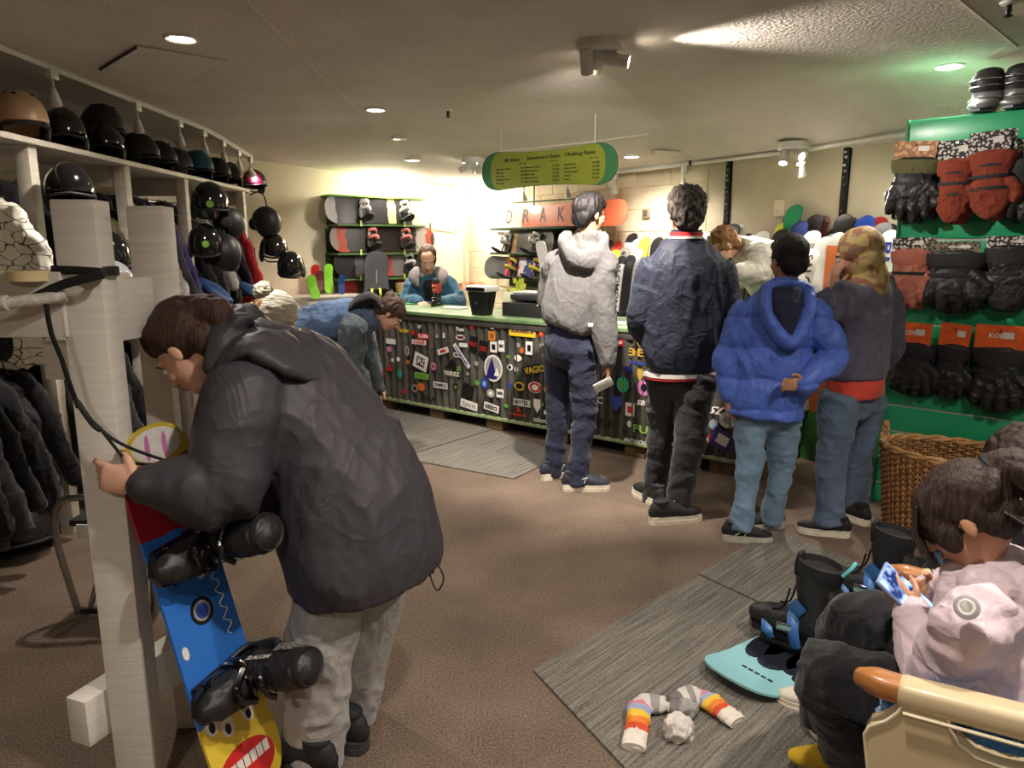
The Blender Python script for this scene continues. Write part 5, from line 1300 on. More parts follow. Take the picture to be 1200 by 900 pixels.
cb = lambda x0, x1, y0, y1, z0, z1, bev=0.0: (lambda mm: (mm.box(((x0 + x1) / 2, (y0 + y1) / 2, (z0 + z1) / 2), (x1 - x0, y1 - y0, z1 - z0), CM, bev=bev), mm)[1])(MB())
build('carcass', cb(0.01, CLEN - .01, .10, .89, -.62, -.02), BLACK_MATT, ctr, ang=0)
AMP, PER = 0.013, 0.078
edges = [0.0, 1.585, 2.50, CLEN]
for a, b in zip(edges, edges[1:]):
    m = MB(); n = int((b - a) / PER * 10); vs = []; fs = []
    for i in range(n + 1):
        x = a + (b - a) * i / n; z = AMP * math.sin(2 * math.pi * x / PER) + (0.004 if a else 0)
        vs += [(x, .115, z), (x, .845, z)]
    for i in range(n): fs.append((2 * i, 2 * i + 2, 2 * i + 3, 2 * i + 1))
    m.add([CM @ V(q) for q in vs], fs); build('corrugated_sheet', m, IRON, ctr, ang=80)
build('trim_band', cb(-.01, CLEN + .01, .845, .895, -.03, .022, .004), DARK_TRIM, ctr)
build('worktop', cb(-.03, CLEN + .03, .895, .925, -.66, .035, .005), GREEN_TOP, ctr)
build('bottom_rail', cb(0, CLEN, .095, .122, -.02, .018, .004), PALE_RAIL, ctr)
m = MB(); m.box((CLEN + .004, .48, -.31), (.012, .74, .6), CM); build('end_panel', m, IRON, ctr, ang=0)
for i in range(6):
    x = .12 + i * (CLEN - .3) / 5
    build('pallet_block', cb(x, x + .16, 0.0, .095, -.14, -.02, .003), PALLET, ctr); build('pallet_block', cb(x, x + .16, 0.0, .095, -.56, -.44, .003), PALLET, ctr)

SCOL = {'w': (222, 218, 210), 'k': (22, 21, 22), 'r': (190, 36, 34), 'y': (214, 182, 40), 'g': (96, 150, 62), 'b': (40, 62, 150), 'n': (30, 30, 100), 't': (40, 160, 132), 'p': (204, 120, 176), 'o': (222, 104, 36), 'c': (120, 170, 210), 's': (150, 148, 142), 'v': (58, 36, 110), 'd': (186, 150, 60), 'm': (120, 86, 56), 'l': (150, 200, 80)}
SM = {k: pm('sticker_' + k, c, .4, .06, 40) for k, c in SCOL.items()}
STK = 0
def stick(px, py, w, h, shape='rect', bg='w', text=None, tc='k', rot=0, ring=None, inner=None, sh=0.0, ts=.62, lift=0):
    """one sticker on the counter front, sizes in photo pixels"""
    r = ray(px, py); pl = CF0 + CN * .0145
    p = atplane(px, py, pl, CN); t = (p - V((0, 0, CAMH))).length / r.length
    W, Hh = w * t / FPX / .86, h * t / FPX
    loc = CM.inverted() @ p
    global STK
    STK += 1
    M = CM @ T(loc.x, loc.y, .0142 + .0028 * lift) @ RZ(rot)
    def shp(W, Hh):
        if shape == 'oval': return [(W / 2 * math.cos(u), Hh / 2 * math.sin(u)) for u in [2 * math.pi * i / 20 for i in range(20)]]
        if shape == 'tri': return [(-W / 2, -Hh / 2), (W / 2, -Hh / 2), (W * .05, Hh / 2)]
        if shape == 'flame': return [(-W / 2, -Hh / 2), (W / 2, -Hh / 2)] + [(W / 2 - W * i / 12, Hh * (.5 if i % 2 else .1)) for i in range(13)]
        if shape == 'shield': return [(0, -Hh / 2), (W / 2, 0), (W / 2, Hh / 2), (-W / 2, Hh / 2), (-W / 2, 0)]
        return [(-W / 2, -Hh / 2), (W / 2, -Hh / 2), (W / 2, Hh / 2), (-W / 2, Hh / 2)]
    par = ctr
    if shape != 'text':
        m = MB(); m.prism(shp(W, Hh), 0, .0012, M); s = build('sticker', m, SM[bg], ctr, ang=0); par = s
        if ring: m = MB(); m.prism(shp(W * .86, Hh * .86), .0012, .0018, M); build('print', m, SM[ring], s, ang=0)
        if inner: m = MB(); m.prism(shp(W * .5, Hh * .5), .0018, .0024, M); build('print', m, SM[inner], s, ang=0)
    if text:
        text_mesh(text, Hh * (1.25 if shape == 'text' else ts * 1.2), M @ T(0, 0, .0024), SM[tc], par, 'sticker' if shape == 'text' else 'lettering', bold=.0012, shear=sh, width=W * (.98 if shape == 'text' else .8))
def Z5(X, Y): return 420 + X / 5.0, 340 + Y / 5.0
def S5(X, Y, W, H, *a, **k): x, y = Z5(X, Y); stick(x, y, W / 5.0, H / 5.0, *a, **k)
def S6(X, Y, W, H, *a, **k): stick(640 + X / 4.5, 360 + Y / 4.5, W / 4.5, H / 4.5, *a, **k)
S5(265, 235, 75, 30, 'text', text='Faction', tc='y', sh=.3)
S5(380, 270, 80, 34, 'rect', 'r', 'LIB', 'w'); S5(355, 305, 100, 28, 'rect', 'w', 'DANGER', 'r', ts=.9); S5(190, 300, 75, 34, 'rect', 's', ring='w')
S5(365, 420, 112, 108, 'rect', 'k', 'LRD', 'w', rot=-16, ring='w', inner='k', ts=.4); S5(370, 503, 95, 36, 'rect', 'l', ring='g')
S5(330, 575, 50, 55, 'oval', 'k', ring='s', inner='k'); S5(368, 567, 52, 48, 'oval', 'o'); S5(480, 558, 98, 36, 'rect', 'w', 'DUMPLO', 'n'); S5(410, 632, 100, 30, 'text', text='BULA', tc='k')
S5(545, 430, 95, 60, 'tri', 'k', ring=None); S5(545, 490, 112, 28, 'text', text='TRIKEZ', tc='w'); S5(495, 357, 78, 34, 'rect', 'w', rot=18, inner='r'); S5(605, 385, 150, 26, 'rect', 'w', 'mountain', 'b', rot=-48)
S5(615, 322, 56, 24, 'rect', 'w'); S5(580, 380, 50, 26, 'rect', 'w', 'SKI', 'k'); S5(597, 277, 62, 32, 'oval', 'w', 'VANS', 'k', ring=None, inner='r'); S5(597, 230, 55, 26, 'text', text='Pow', tc='w')
S5(675, 318, 50, 96, 'rect', 'k', 'RO', 'r', rot=-6, ts=.3); S5(732, 345, 58, 100, 'rect', 'k', 'COX', 'r', rot=-6, ts=.3)
S5(792, 333, 44, 64, 'rect', 'w', inner='k'); S5(838, 328, 38, 66, 'rect', 'w', 'BK', 'k', ts=.35); S5(782, 268, 44, 54, 'rect', 'd', inner='m', ring='o'); S5(783, 215, 28, 28, 'oval', 'w', inner='k')
S5(790, 458, 118, 160, 'oval', 'w', ring='s'); S5(780, 455, 74, 130, 'tri', 'n', lift=1); S5(812, 478, 34, 50, 'tri', 'w', lift=1.5); S5(738, 548, 46, 64, 'oval', 'b', inner='c'); S5(643, 592, 72, 84, 'rect', 'k', rot=-14)
S5(648, 672, 112, 48, 'rect', 'w', 'Spirit', 's', rot=-8); S5(780, 687, 112, 52, 'rect', 'k', 'IISEO', 'w', rot=-9, ring='w', inner=None); S5(780, 687, 80, 26, 'text', text='IISEO', tc='k', rot=-9, lift=1)
S5(957, 660, 112, 44, 'rect', 's', 'HOTEL', 'k', ring='w'); S5(935, 697, 42, 34, 'tri', 'r'); S5(935, 728, 95, 24, 'text', text='rossign', tc='r', sh=.2)
S5(1118, 270, 56, 78, 'rect', 'y'); S5(1070, 255, 28, 40, 'rect', 'r', inner='o'); S5(960, 250, 165, 44, 'flame', 'y', ring='m'); S5(960, 262, 160, 20, 'rect', 'y', lift=1)
S5(1000, 340, 42, 78, 'rect', 'w', inner='k'); S5(957, 352, 38, 44, 'oval', 'm', inner='o'); S5(935, 398, 46, 38, 'oval', 'w'); S5(888, 452, 36, 38, 'oval', 'w', inner='k'); S5(925, 465, 26, 30, 'oval', 's')
S5(1033, 468, 155, 62, 'rect', 'k', 'VAGIO', 'y', rot=14, ts=.75)
S5(943, 563, 80, 64, 'oval', 'k', ring='d', inner='k'); S5(1035, 570, 84, 68, 'oval', 'w', ring='r', inner='w'); S5(1120, 582, 80, 60, 'oval', 'k', ring='d', inner='k')
for X, Y, D, c in ((585, 460, 32, 'g'), (695, 543, 32, 'g'), (865, 678, 26, 'g'), (1160, 460, 32, 'g'), (180, 345, 34, 'p'), (233, 405, 26, 'w'), (145, 487, 24, 'r'), (320, 250, 26, 'r'), (290, 422, 24, 'o'), (430, 330, 22, 'm'), (640, 490, 20, 's'), (665, 215, 28, 'r'), (820, 215, 26, 'm'), (935, 322, 28, 's'), (1075, 325, 30, 's'), (1085, 380, 26, 's'), (270, 595, 34, 'r'), (460, 270, 22, 's'), (880, 390, 26, 'g'), (200, 410, 22, 'w'), (690, 430, 30, 's'), (590, 510, 24, 'k')): S5(X, Y, D, D, 'oval', c)
S5(1158, 505, 38, 44, 'rect', 'r', 'CA', 'w'); S5(830, 605, 46, 50, 'rect', 'w', 'SIR', 'k', ts=.4); S5(775, 605, 50, 50, 'oval', 's', inner='w'); S5(1085, 765, 122, 34, 'text', text='salomon', tc='w'); S5(1048, 680, 46, 84, 'shield', 'w'); S5(1075, 670, 22, 26, 'oval', 'g')
S5(243, 490, 34, 54, 'oval', 't'); S5(180, 452, 48, 46, 'tri', 'r'); S5(140, 593, 60, 38, 'oval', 'w', inner='k'); S5(440, 447, 36, 50, 'oval', 'p', inner='m'); S5(500, 265, 14, 30, 'rect', 'w'); S5(358, 215, 24, 22, 'text', text='LP', tc='w')
S5(285, 355, 34, 60, 'oval', 's', inner='m'); S5(570, 570, 34, 44, 'shield', 'k', inner='g'); S5(1105, 718, 36, 24, 'rect', 'w'); S5(885, 560, 26, 50, 'oval', 'b')
S6(380, 182, 56, 44, 'rect', 'r', 'ze', 'w'); S6(470, 205, 70, 66, 'tri', 'd', ring='k'); S6(478, 240, 84, 44, 'text', text='3E', tc='d', lift=1); S6(485, 292, 100, 24, 'text', text='ocean', tc='b'); S6(425, 326, 56, 28, 'rect', 'n'); S6(495, 360, 28, 70, 'shield', 'd'); S6(527, 348, 32, 38, 'text', text='a', tc='w')
S6(405, 408, 64, 84, 'oval', 't', ring='t', inner='g'); S6(516, 425, 64, 86, 'oval', 'p', inner='k'); S6(512, 507, 78, 30, 'text', text='SBC', tc='w', sh=.3); S6(442, 540, 46, 72, 'rect', 'w', inner='r'); S6(370, 510, 54, 84, 'shield', 'b'); S6(310, 600, 112, 60, 'text', text='Angie', tc='k'); S6(440, 615, 26, 36, 'oval', 'w')
S6(497, 645, 74, 46, 'text', text='FU', tc='l'); S6(468, 708, 112, 22, 'text', text='MNTBOON', tc='w'); S6(885, 545, 92, 46, 'text', text='SL', tc='w', sh=.5); S6(885, 620, 50, 54, 'oval', 's', inner='c'); S6(957, 595, 84, 88, 'oval', 'w', inner='s'); S6(930, 700, 112, 108, 'rect', 'v', rot=-22, inner='w'); S6(830, 692, 66, 48, 'rect', 'r', 'GIRA', 'w'); S6(284, 492, 30, 40, 'text', text='C', tc='w'); S6(410, 655, 20, 24, 'oval', 'k'); S6(600, 640, 50, 60, 'oval', 's'); S6(660, 250, 60, 50, 'rect', 'o'); S6(700, 560, 70, 60, 'rect', 'b')

# ================================================================== THINGS ON THE COUNTER
ZT = .925
def on_top(px, py): return atz(px, py, ZT)
p = on_top(565, 369)
t = thing('card_terminal', 'black tapered customer display with white top on the counter', 'display', p)
m = MB(); m.loft([p + V((0, 0, .0)), p + V((0, 0, .17)), p + V((0, 0, .19))], [(.075, .055), (.105, .075), (.105, .075)], side=CD, n=4 * 5, dome=False, sq=6); build('bin_body', m, BLACK_PLASTIC, t)
m = MB(); m.box((0, 0, .215), (.24, .17, .045), frame(p, CD), bev=.008); build('top', m, WHITE_PLASTIC, t)
m = MB(); m.box((-.0, -.083, .212), (.19, .01, .028), frame(p, CD)); build('slot', m, BLACK_GLOSS, t, ang=0)
m = MB(); m.lathe([(.014, 0), (.014, .003), (.006, .004)], frame(p + CN * .074 + V((0, 0, .1)), CD) @ RX(90), 14); build('emblem', m, CHROME, t)
p = on_top(617, 371) - CN * .12
Mr = frame(p, CD)
t = thing('cash_register', 'black cash drawer with grey receipt printer on top', 'cash register', p)
m = MB(); m.box((0, 0, .055), (.40, .36, .11), Mr, bev=.004); build('drawer', m, BLACK_MATT, t)
m = MB(); m.loft([Mr @ V((-.15, 0, .15)), Mr @ V((.17, 0, .15))], [(.13, .035), (.13, .035)], side=Mr.to_3x3() @ V((0, 1, 0)), n=16, sq=3.5); build('printer', m, pm('dark_grey_plastic', (52, 52, 54), .45), t)
m = MB(); m.box((0, 0, .187), (.3, .2, .012), Mr, bev=.004); build('printer_lid', m, WHITE_PLASTIC, t)
m = MB(); m.box((.17, -.183, .1), (.05, .004, .012), Mr); build('drawer_tag', m, WHITE_PLASTIC, t)
p = on_top(588, 362) - CN * .1
t = thing('brochure_stand', 'yellow-green stand of brochures and tags beside the register', 'brochures', p)
Mr = frame(p, CD)
for i in range(3):
    m = MB(); m.box((-.03 + .03 * i, .05 * i, .07 + .05 * i), (.10, .006, .15), Mr @ RX(-14), bev=.001); build('brochure', m, [pm('pale_leaflet', (206, 204, 176), .6), pm('lime_leaflet', (186, 196, 60), .6), pm('lime_leaflet', (186, 196, 60), .6)][i], t)
for i in range(4):
    m = MB(); m.box((-.02 + .035 * i, .08 + .02 * (i % 2), .24 - .02 * (i % 3)), (.05, .005, .045), Mr @ RZ(12 * i - 20)); build('tag', m, pm('lime_leaflet', (186, 196, 60), .6), t)
m = MB(); m.box((0, .06, .01), (.16, .14, .02), Mr); build('base', m, WHITE_PLASTIC, t)
for i, (px, py, c, lab, w) in enumerate(((478, 357, (60, 130, 70), 'green card lying on the counter beside the staff hands', .14), (530, 362, (208, 206, 198), 'white paper form lying on the counter', .22), (497, 356, (40, 40, 44), 'dark clipboard on the counter under the staff hands', .2), (725, 380, (196, 192, 182), 'stack of white papers on the counter past the grey hoodie', .2))):
    p = on_top(px, py) - CN * .04; o = MB(); o.box((0, 0, .006), (w, w * .6, .012), frame(p, CD) @ RZ(8 * i - 10), bev=.002)
    tag(build('paper', o, pm('paper%d' % i, c, .7)), lab, 'paper')

# ski boot the staff member is holding
def ski_boot(name, label, M, shell, cuff, accent, sole=None):
    t = thing(name, label, 'boot', M=M)
    m = MB()
    m.loft([(-.10, 0, .055), (-.03, 0, .06), (.06, 0, .055), (.13, 0, .045), (.16, 0, .04)], [(.042, .05), (.047, .055), (.05, .05), (.045, .04), (.03, .03)], side=(0, 1, 0), n=18, sub=3)
    m.loft([(-.05, 0, .08), (-.045, 0, .16), (-.025, 0, .22)], [(.05, .06), (.05, .062), (.052, .066)], side=(0, 1, 0), n=18, sub=3)
    me = remesh(m, .008, 3); build('shell', me, shell, t)
    m = MB(); m.loft([(-.035, 0, .18), (-.02, 0, .25), (-.005, 0, .30)], [(.055, .068), (.056, .07), (.05, .062)], side=(0, 1, 0), n=18, dome=False, sub=3); build('cuff', m, cuff, t)
    m = MB(); m.loft([(-.005, 0, .29), (-.002, 0, .315)], [(.047, .058), (.045, .055)], side=(0, 1, 0), n=18); build('liner', m, BLACK_MATT, t)
    m = MB(); m.prism([(-.14, -.03), (.17, -.03), (.19, 0), (.17, .03), (-.14, .03)], 0, .02); build('sole', m, sole or DARK_METAL, t)
    for z, x, w in ((.20, .02, .058), (.25, .03, .06), (.10, .05, .052)):
        m = MB(); m.tube([(x - .04, -w, z), (x + .045, -w * .6, z + .008), (x + .05, 0, z + .01), (x + .045, w * .6, z + .008), (x - .04, w, z)], .006, 6, sub=2); build('buckle', m, accent, t)
    return t
RED_B = pm('red_boot_shell', (204, 58, 44), .35)
p = on_top(503, 359) - CN * .10
ski_boot('ski_boot', 'black ski boot with red cuff in the staff member\'s hands', frame(p, V((-.2, -1, 0))) @ Matrix.Scale(.72, 4), BLACK_GLOSS, RED_B, CHROME)

# hanging snowboard price sign
sc_ = V((.25, 5.60, 0)); r_ = ray(640, 196); sc_.z = CAMH + r_.z * (5.55 / r_.y)
SMx = Matrix((CD, V((0, 0, 1)), CN)).transposed().to_4x4(); SMx.translation = sc_
def outline(L, W, sidecut=.012, n=10, tip=None):
    tip = tip or W * .55; up = []
    for i in range(n + 1):
        u = math.pi / 2 * i / n; up.append((L / 2 - tip + tip * math.sin(math.pi / 2 - u) if False else L / 2 - tip + tip * math.cos(u), W / 2 * math.sin(u) ** .8))
    for i in range(1, 9):
        x = (L / 2 - tip) * (1 - 2 * i / 9); up.append((x, W / 2 - sidecut * (1 - (x / (L / 2 - tip)) ** 2)))
    for i in range(n, -1, -1):
        u = math.pi / 2 * i / n; up.append((-(L / 2 - tip + tip * math.cos(u)), W / 2 * math.sin(u) ** .8))
    return up + [(x, -y) for x, y in reversed(up[1:-1])]
t = thing('hanging_sign', 'green snowboard-shaped price board hanging from the ceiling', 'sign', sc_)
m = MB(); m.prism(outline(1.21, .29, .022), -.010, .008, SMx); build('board', m, pm('sign_green', (52, 104, 66), .4, .06), t, ang=30)
pol = [(x, max(-.139, min(.139, y))) for x, y in outline(1.03, .283, .022, tip=.10)]
m = MB(); m.prism(pol, .008, .0095, SMx); face = build('panel', m, pm('sign_olive', (122, 130, 42), .5, .05), t, ang=30)
INK = pm('sign_ink', (34, 38, 18), .6)
for (x, y, s, txt, w) in ((-.31, .075, .034, 'Ski Rates', .15), (-.02, .078, .036, 'Snowboard Rates', .30), (.30, .083, .036, 'Clothing Rates', .26)):
    text_mesh(txt, s, SMx @ T(x, y, .0102), INK, face, bold=.0008, shear=.25, width=w)
for col, (x0, rows) in enumerate(((-.46, ['Skis, Boots & Poles', 'Skis Only', 'Boots Only', 'Snowblades & Boots', 'Poles Only']), (-.17, ['Snowboard & Boots', 'Snowboard Only', 'Boots Only', 'Demo Snowboard', 'Boots & Bindings']), (.17, ["Jacket & Pants", "Jacket or Pants", 'Gloves & Goggles', 'Helmets', 'Onesies']))):
    for i, rw in enumerate(rows):
        text_mesh(rw, .017, SMx @ T(x0, .012 - .026 * i, .0102), INK, face, bold=.0003, align='LEFT', width=.012 * len(rw) * .62)
        text_mesh('$%d  $%d' % (25 + 5 * ((i * 3 + col) % 5), 40 + 5 * ((i * 2 + col) % 4)), .016, SMx @ T(x0 + .24, .012 - .026 * i, .0102), INK, face, align='LEFT', bold=.0003)
    text_mesh('1 Day   2 Day', .013, SMx @ T(x0 + .25, .045, .0102), INK, face, bold=.0002)
    m = MB(); m.box((x0 + .275, -.045, .0100), (.0022, .15, .001), SMx); build('rule', m, INK, face, ang=0)
for x in (-.42, .42):
    a = SMx @ V((x, .13, 0)); m = MB(); m.tube([a, V((a.x, a.y, ceilz(a.x, a.y)))], .0025, 6); build('cord', m, WHITE_PLASTIC, t)

# ================================================================== SNOWBOARDS AND SKIS
def deck_mesh(L, W, rise=.05, cut=.012, th=.009, tipf=.55):
    """board lying along X, topsheet up; ends curve upward"""
    o = outline(L, W, cut); n = len(o)
    nx = 30; tip = W * tipf
    vs = []; fs = []
    # strips across the width at stations along the length
    xs = [-L / 2 + L * (0.5 - 0.5 * math.cos(math.pi * i / nx)) for i in range(nx + 1)]
    def half(x):
        e = L / 2 - abs(x)
        if e < tip: return W / 2 * max(0.02, math.sqrt(max(0, 1 - (1 - e / tip) ** 2)) ** .8) 
        return W / 2 - cut * (1 - (x / (L / 2 - tip)) ** 2)
    def zz(x):
        e = abs(x) - (L / 2 - .24)
        return rise * (e / .24) ** 2 if e > 0 else 0.0
    for x in xs:
        h = half(x); z = zz(x)
        vs += [(x, -h, z), (x, h, z), (x, h, z + th), (x, -h, z + th)]
    for i in range(nx):
        a = 4 * i; b = a + 4
        for k in range(4):
            k2 = (k + 1) % 4; fs.append((a + k, a + k2, b + k2, b + k))
    fs.append((3, 2, 1, 0)); fs.append((4 * nx, 4 * nx + 1, 4 * nx + 2, 4 * nx + 3))
    m = MB(); m.add(vs, fs); return m, half, zz
def binding_into(t, M, acc, k=1.0, hb=.24):
    """snowboard binding: x towards the toes, z up from the deck"""
    S = M @ Matrix.Scale(k, 4)
    def B(name, mb, mat, par=t): mb.v = [tuple(S @ V(q)) for q in mb.v]; return build(name, mb, mat, par)
    m = MB(); m.box((0, 0, .015), (.23, .11, .026), bev=.008); m.lathe([(.05, .026), (.05, .034), (.03, .036)], n=18); b = B('binding', m, BLACK_PLASTIC)
    m = MB(); m.loft([(-.11, 0, .03), (-.125, 0, .12), (-.10, 0, .2 + hb - .24), (-.085, 0, hb)], [(.055, .014), (.06, .016), (.052, .014), (.03, .012)], side=(0, 1, 0), n=14, sub=3, sq=3); B('highback', m, BLACK_MATT, b)
    for x, z, w in ((.0, .12, .06), (.085, .07, .052)):
        m = MB(); m.loft([(x - .01, -w, .03), (x + .005, -w, z * .8), (x + .02, 0, z + .02), (x + .005, w, z * .8), (x - .01, w, .03)], [(.018, .006)] * 5, side=(1, 0, .4), n=8, sub=4); B('strap', m, acc, b)
    m = MB(); m.tube([(-.02, .055, .03), (-.09, .062, .05), (-.125, .03, .07), (-.128, 0, .075), (-.125, -.03, .07), (-.09, -.062, .05), (-.02, -.055, .03)], .009, 8, sub=3); B('heel_loop', m, DARK_METAL, b)
    m = MB(); m.box((.03, .062, .085), (.05, .014, .03), bev=.004); B('buckle', m, CHROME, b)
    return b
def gmat(name, stops, axis=0, scale=1.0, rough=.3, off=0.0):
    """printed topsheet: flat colour bands along the board in its own coordinates"""
    m = bpy.data.materials.new(name); m.use_nodes = True; nt = m.node_tree; N = nt.nodes; L = nt.links; b = N['Principled BSDF']
    tc = N.new('ShaderNodeTexCoord'); sp = N.new('ShaderNodeSeparateXYZ'); L.new(tc.outputs['Object'], sp.inputs[0])
    mr = N.new('ShaderNodeMapRange'); mr.inputs['From Min'].default_value = -.8; mr.inputs['From Max'].default_value = .8; L.new(sp.outputs[axis], mr.inputs['Value'])
    nz = N.new('ShaderNodeTexNoise'); nz.inputs['Scale'].default_value = 14; L.new(tc.outputs['Object'], nz.inputs['Vector'])
    ma = N.new('ShaderNodeMath'); ma.operation = 'MULTIPLY_ADD'; ma.inputs[1].default_value = .03 * scale; L.new(nz.outputs['Fac'], ma.inputs[0]); L.new(mr.outputs[0], ma.inputs[2])
    cr = N.new('ShaderNodeValToRGB'); cr.color_ramp.interpolation = 'CONSTANT'; e = cr.color_ramp.elements
    e[0].position = 0; e[0].color = rgb(stops[0][1]); e[1].position = stops[1][0]; e[1].color = rgb(stops[1][1])
    for p, c in stops[2:]: q = e.new(p); q.color = rgb(c)
    L.new(ma.outputs[0], cr.inputs['Fac']); L.new(cr.outputs['Color'], b.inputs['Base Color']); b.inputs['Roughness'].default_value = rough; b.inputs['Coat Weight'].default_value = .3
    return m
def wallboard(label, plane_p, n, a_px, b_px, W, mat, binds, acc, up=(0, 0, 1), tilt=8, rise=.03, group='snowboards on the wall shelves'):
    """board standing on its edge along a wall; a_px, b_px = its two ends in the photo"""
    a = atplane(a_px[0], a_px[1], plane_p, n); b = atplane(b_px[0], b_px[1], plane_p, n)
    z = (a.z + b.z) / 2; a.z = b.z = z
    L = (b - a).length; x = (b - a).normalized()
    zn = (-V(n)).normalized()                    # topsheet looks into the room
    M = Matrix((x, zn.cross(x), zn)).transposed().to_4x4(); M.translation = (a + b) / 2
    M = M @ RX(-tilt)
    t = thing('snowboard', label, 'snowboard', M=M, group=group)
    m, h, zf = deck_mesh(L, W, rise); build('deck', m, mat, t, ang=30)
    for bx in binds: binding_into(t, T(bx * L, 0, .009) @ RZ(84), acc, .9)
    return t, L
G1 = gmat('board_smoke', [(0, (30, 30, 34)), (.06, (128, 128, 128)), (.18, (36, 35, 38)), (.56, (196, 190, 120)), (.62, (44, 44, 48)), (.74, (176, 172, 160))])
G2 = gmat('board_floral', [(0, (36, 50, 110)), (.05, (40, 34, 34)), (.14, (120, 108, 102)), (.2, (150, 62, 42)), (.27, (32, 29, 31)), (.66, (42, 38, 38)), (.80, (150, 144, 138)), (.87, (160, 72, 48)), (.92, (60, 56, 58))], scale=3)
G3 = gmat('board_shade', [(0, (214, 176, 60)), (.1, (32, 30, 32)), (.3, (84, 82, 82)), (.36, (34, 32, 34)), (.5, (170, 66, 62)), (.58, (120, 116, 112)), (.7, (40, 38, 40))], scale=2)
G4 = gmat('board_orange_glare', [(0, (236, 232, 222)), (.20, (226, 96, 52)), (.95, (226, 100, 56))])  # pale left end is spotlight glare painted into the orange topsheet
G5 = gmat('board_white', [(0, (226, 224, 216)), (.42, (186, 150, 104)), (.5, (70, 66, 68)), (.8, (50, 48, 50))])
G6 = gmat('board_collage', [(0, (92, 92, 94)), (.40, (210, 80, 110)), (.55, (220, 214, 216)), (.62, (60, 70, 120)), (.7, (214, 130, 160)), (.8, (60, 60, 64))], scale=3)
PINKB = pm('pink_strap', (206, 120, 110), .5); YELB = pm('yellow_strap', (206, 200, 60), .5); WHB = pm('white_strap', (206, 204, 198), .5)
pp_ = BP - BN * .22
t1, L1 = wallboard('black and white smoke-print snowboard on the top left wall shelf', pp_, BN, (379, 246), (508, 248), .30, G1, (-.17, .2), WHB)
t2, L2 = wallboard('black snowboard with orange floral print on the middle left wall shelf', pp_, BN, (385, 280), (507, 280), .29, G2, (-.12, .2), PINKB)
t3, L3 = wallboard('dark snowboard with yellow nose on the lowest left wall shelf', pp_, BN, (390, 310), (508, 309), .29, G3, (-.1, .22), WHB)
SHG = pm('shelf_green', (58, 92, 44), .5)
shelf_obj = thing('board_shelf', 'green-edged wall shelves holding three snowboards on the back wall', 'shelf', BP)
for py in (264, 297, 326):
    a = atplane(392, py, pp_, BN); b = atplane(494, py, pp_, BN); z = (a.z + b.z) / 2 - .005
    sa = (a - BP).dot(BD); sb = (b - BP).dot(BD)
    m = MB(); m.box(((sa + sb) / 2, -.15, z), (sb - sa, .30, .02), BM, bev=.003); s_ = build('shelf', m, SHG, shelf_obj)
    m = MB(); m.box(((sa + sb) / 2, -.012, z + .14), (sb - sa, .024, .27), BM); build('back_panel', m, SHG, shelf_obj, ang=0)
    for q in (sa + .25 * (sb - sa), sa + .75 * (sb - sa)):
        m = MB(); m.box((q, -.305, z + .02), (.02, .012, .06), BM); build('stop', m, pm('lime_stop', (170, 196, 90), .5), s_, ang=0)
a = atplane(380, 227, BP - BN * .1, BN); b = atplane(490, 236, BP - BN * .1, BN); z = a.z
m = MB(); m.box((((a - BP).dot(BD) + (b - BP).dot(BD)) / 2, -.12, (a.z + b.z) / 2), ((b - a).length, .24, .02), BM, bev=.003); build('top_shelf', m, pm('lime_shelf', (120, 176, 60), .5), shelf_obj)

# low white cabinet below, green cabinet beside it
cab = thing('back_cabinet', 'low white cabinet against the back wall under the snowboards', 'cabinet', BP)
ZL = atplane(370, 347, BP - BN * .40, BN).z
sA, sB = .36, (backpt(424, 345, .4) - BP).dot(BD); sC = (backpt(535, 345, .4) - BP).dot(BD)
m = MB(); m.box(((sA + sB) / 2, -.22, ZL / 2), (sB - sA, .40, ZL - .03), BM); build('body', m, WHITE_PAINT, cab, ang=0)
m = MB(); m.box(((sA + sB) / 2, -.22, ZL - .012), (sB - sA + .02, .44, .024), BM, bev=.003); build('top', m, WHITE_PAINT, cab)
for i in range(3):
    w = (sB - sA) / 3; m = MB(); m.box((sA + w * (i + .5), -.425, ZL / 2 - .02), (w - .02, .012, ZL - .12), BM, bev=.003); d_ = build('door', m, WHITE_PAINT, cab)
    m = MB(); m.box((sA + w * (i + .85), -.44, ZL * .7), (.012, .02, .09), BM, bev=.003); build('handle', m, CHROME, d_)
cab2 = thing('back_cabinet', 'low green cabinet behind the staff member under the door side', 'cabinet', BP + BD * sB)
ZG = ZL - .03
m = MB(); m.box(((sB + sC) / 2, -.2, ZG / 2), (sC - sB - .03, .38, ZG), BM, bev=.004); build('body', m, pm('cabinet_green', (66, 124, 70), .5), cab2)
m = MB(); m.box(((sB + sC) / 2, -.2, ZG + .01), (sC - sB - .02, .42, .02), BM, bev=.003); build('top', m, GREEN_TOP, cab2)
# boards and short skis standing on the cabinets
def stander(name, label, cat, px0, py0, px1, py1, d, w, mat, lean=6, tipmat=None, group=None, curve=.03, text=None):
    """upright board or ski from its foot pixel to its tip pixel, d in front of the back wall"""
    f = atplane(px0, py0, BP - BN * d, BN); h = atplane(px1, py1, BP - BN * d, BN)
    L = (h - f).length; up = (h - f).normalized(); zn = -BN; zn = (zn - up * zn.dot(up)).normalized()
    M = Matrix((up, zn.cross(up), zn)).transposed().to_4x4(); M.translation = (f + h) / 2
    t = thing(name, label, cat, M=M, group=group)
    m, hf, zf = deck_mesh(L, w, -curve if False else curve, w * .04); m.v = [(x, y, z * 1.0) for x, y, z in m.v]
    build('deck', m, mat, t, ang=30)
    if text: text_mesh(text, w * .5, T(L * .3, 0, .0095 + zf(L * .3)) @ RZ(-90), tipmat or WHITE_PLASTIC, t, bold=.001)
    return t, L
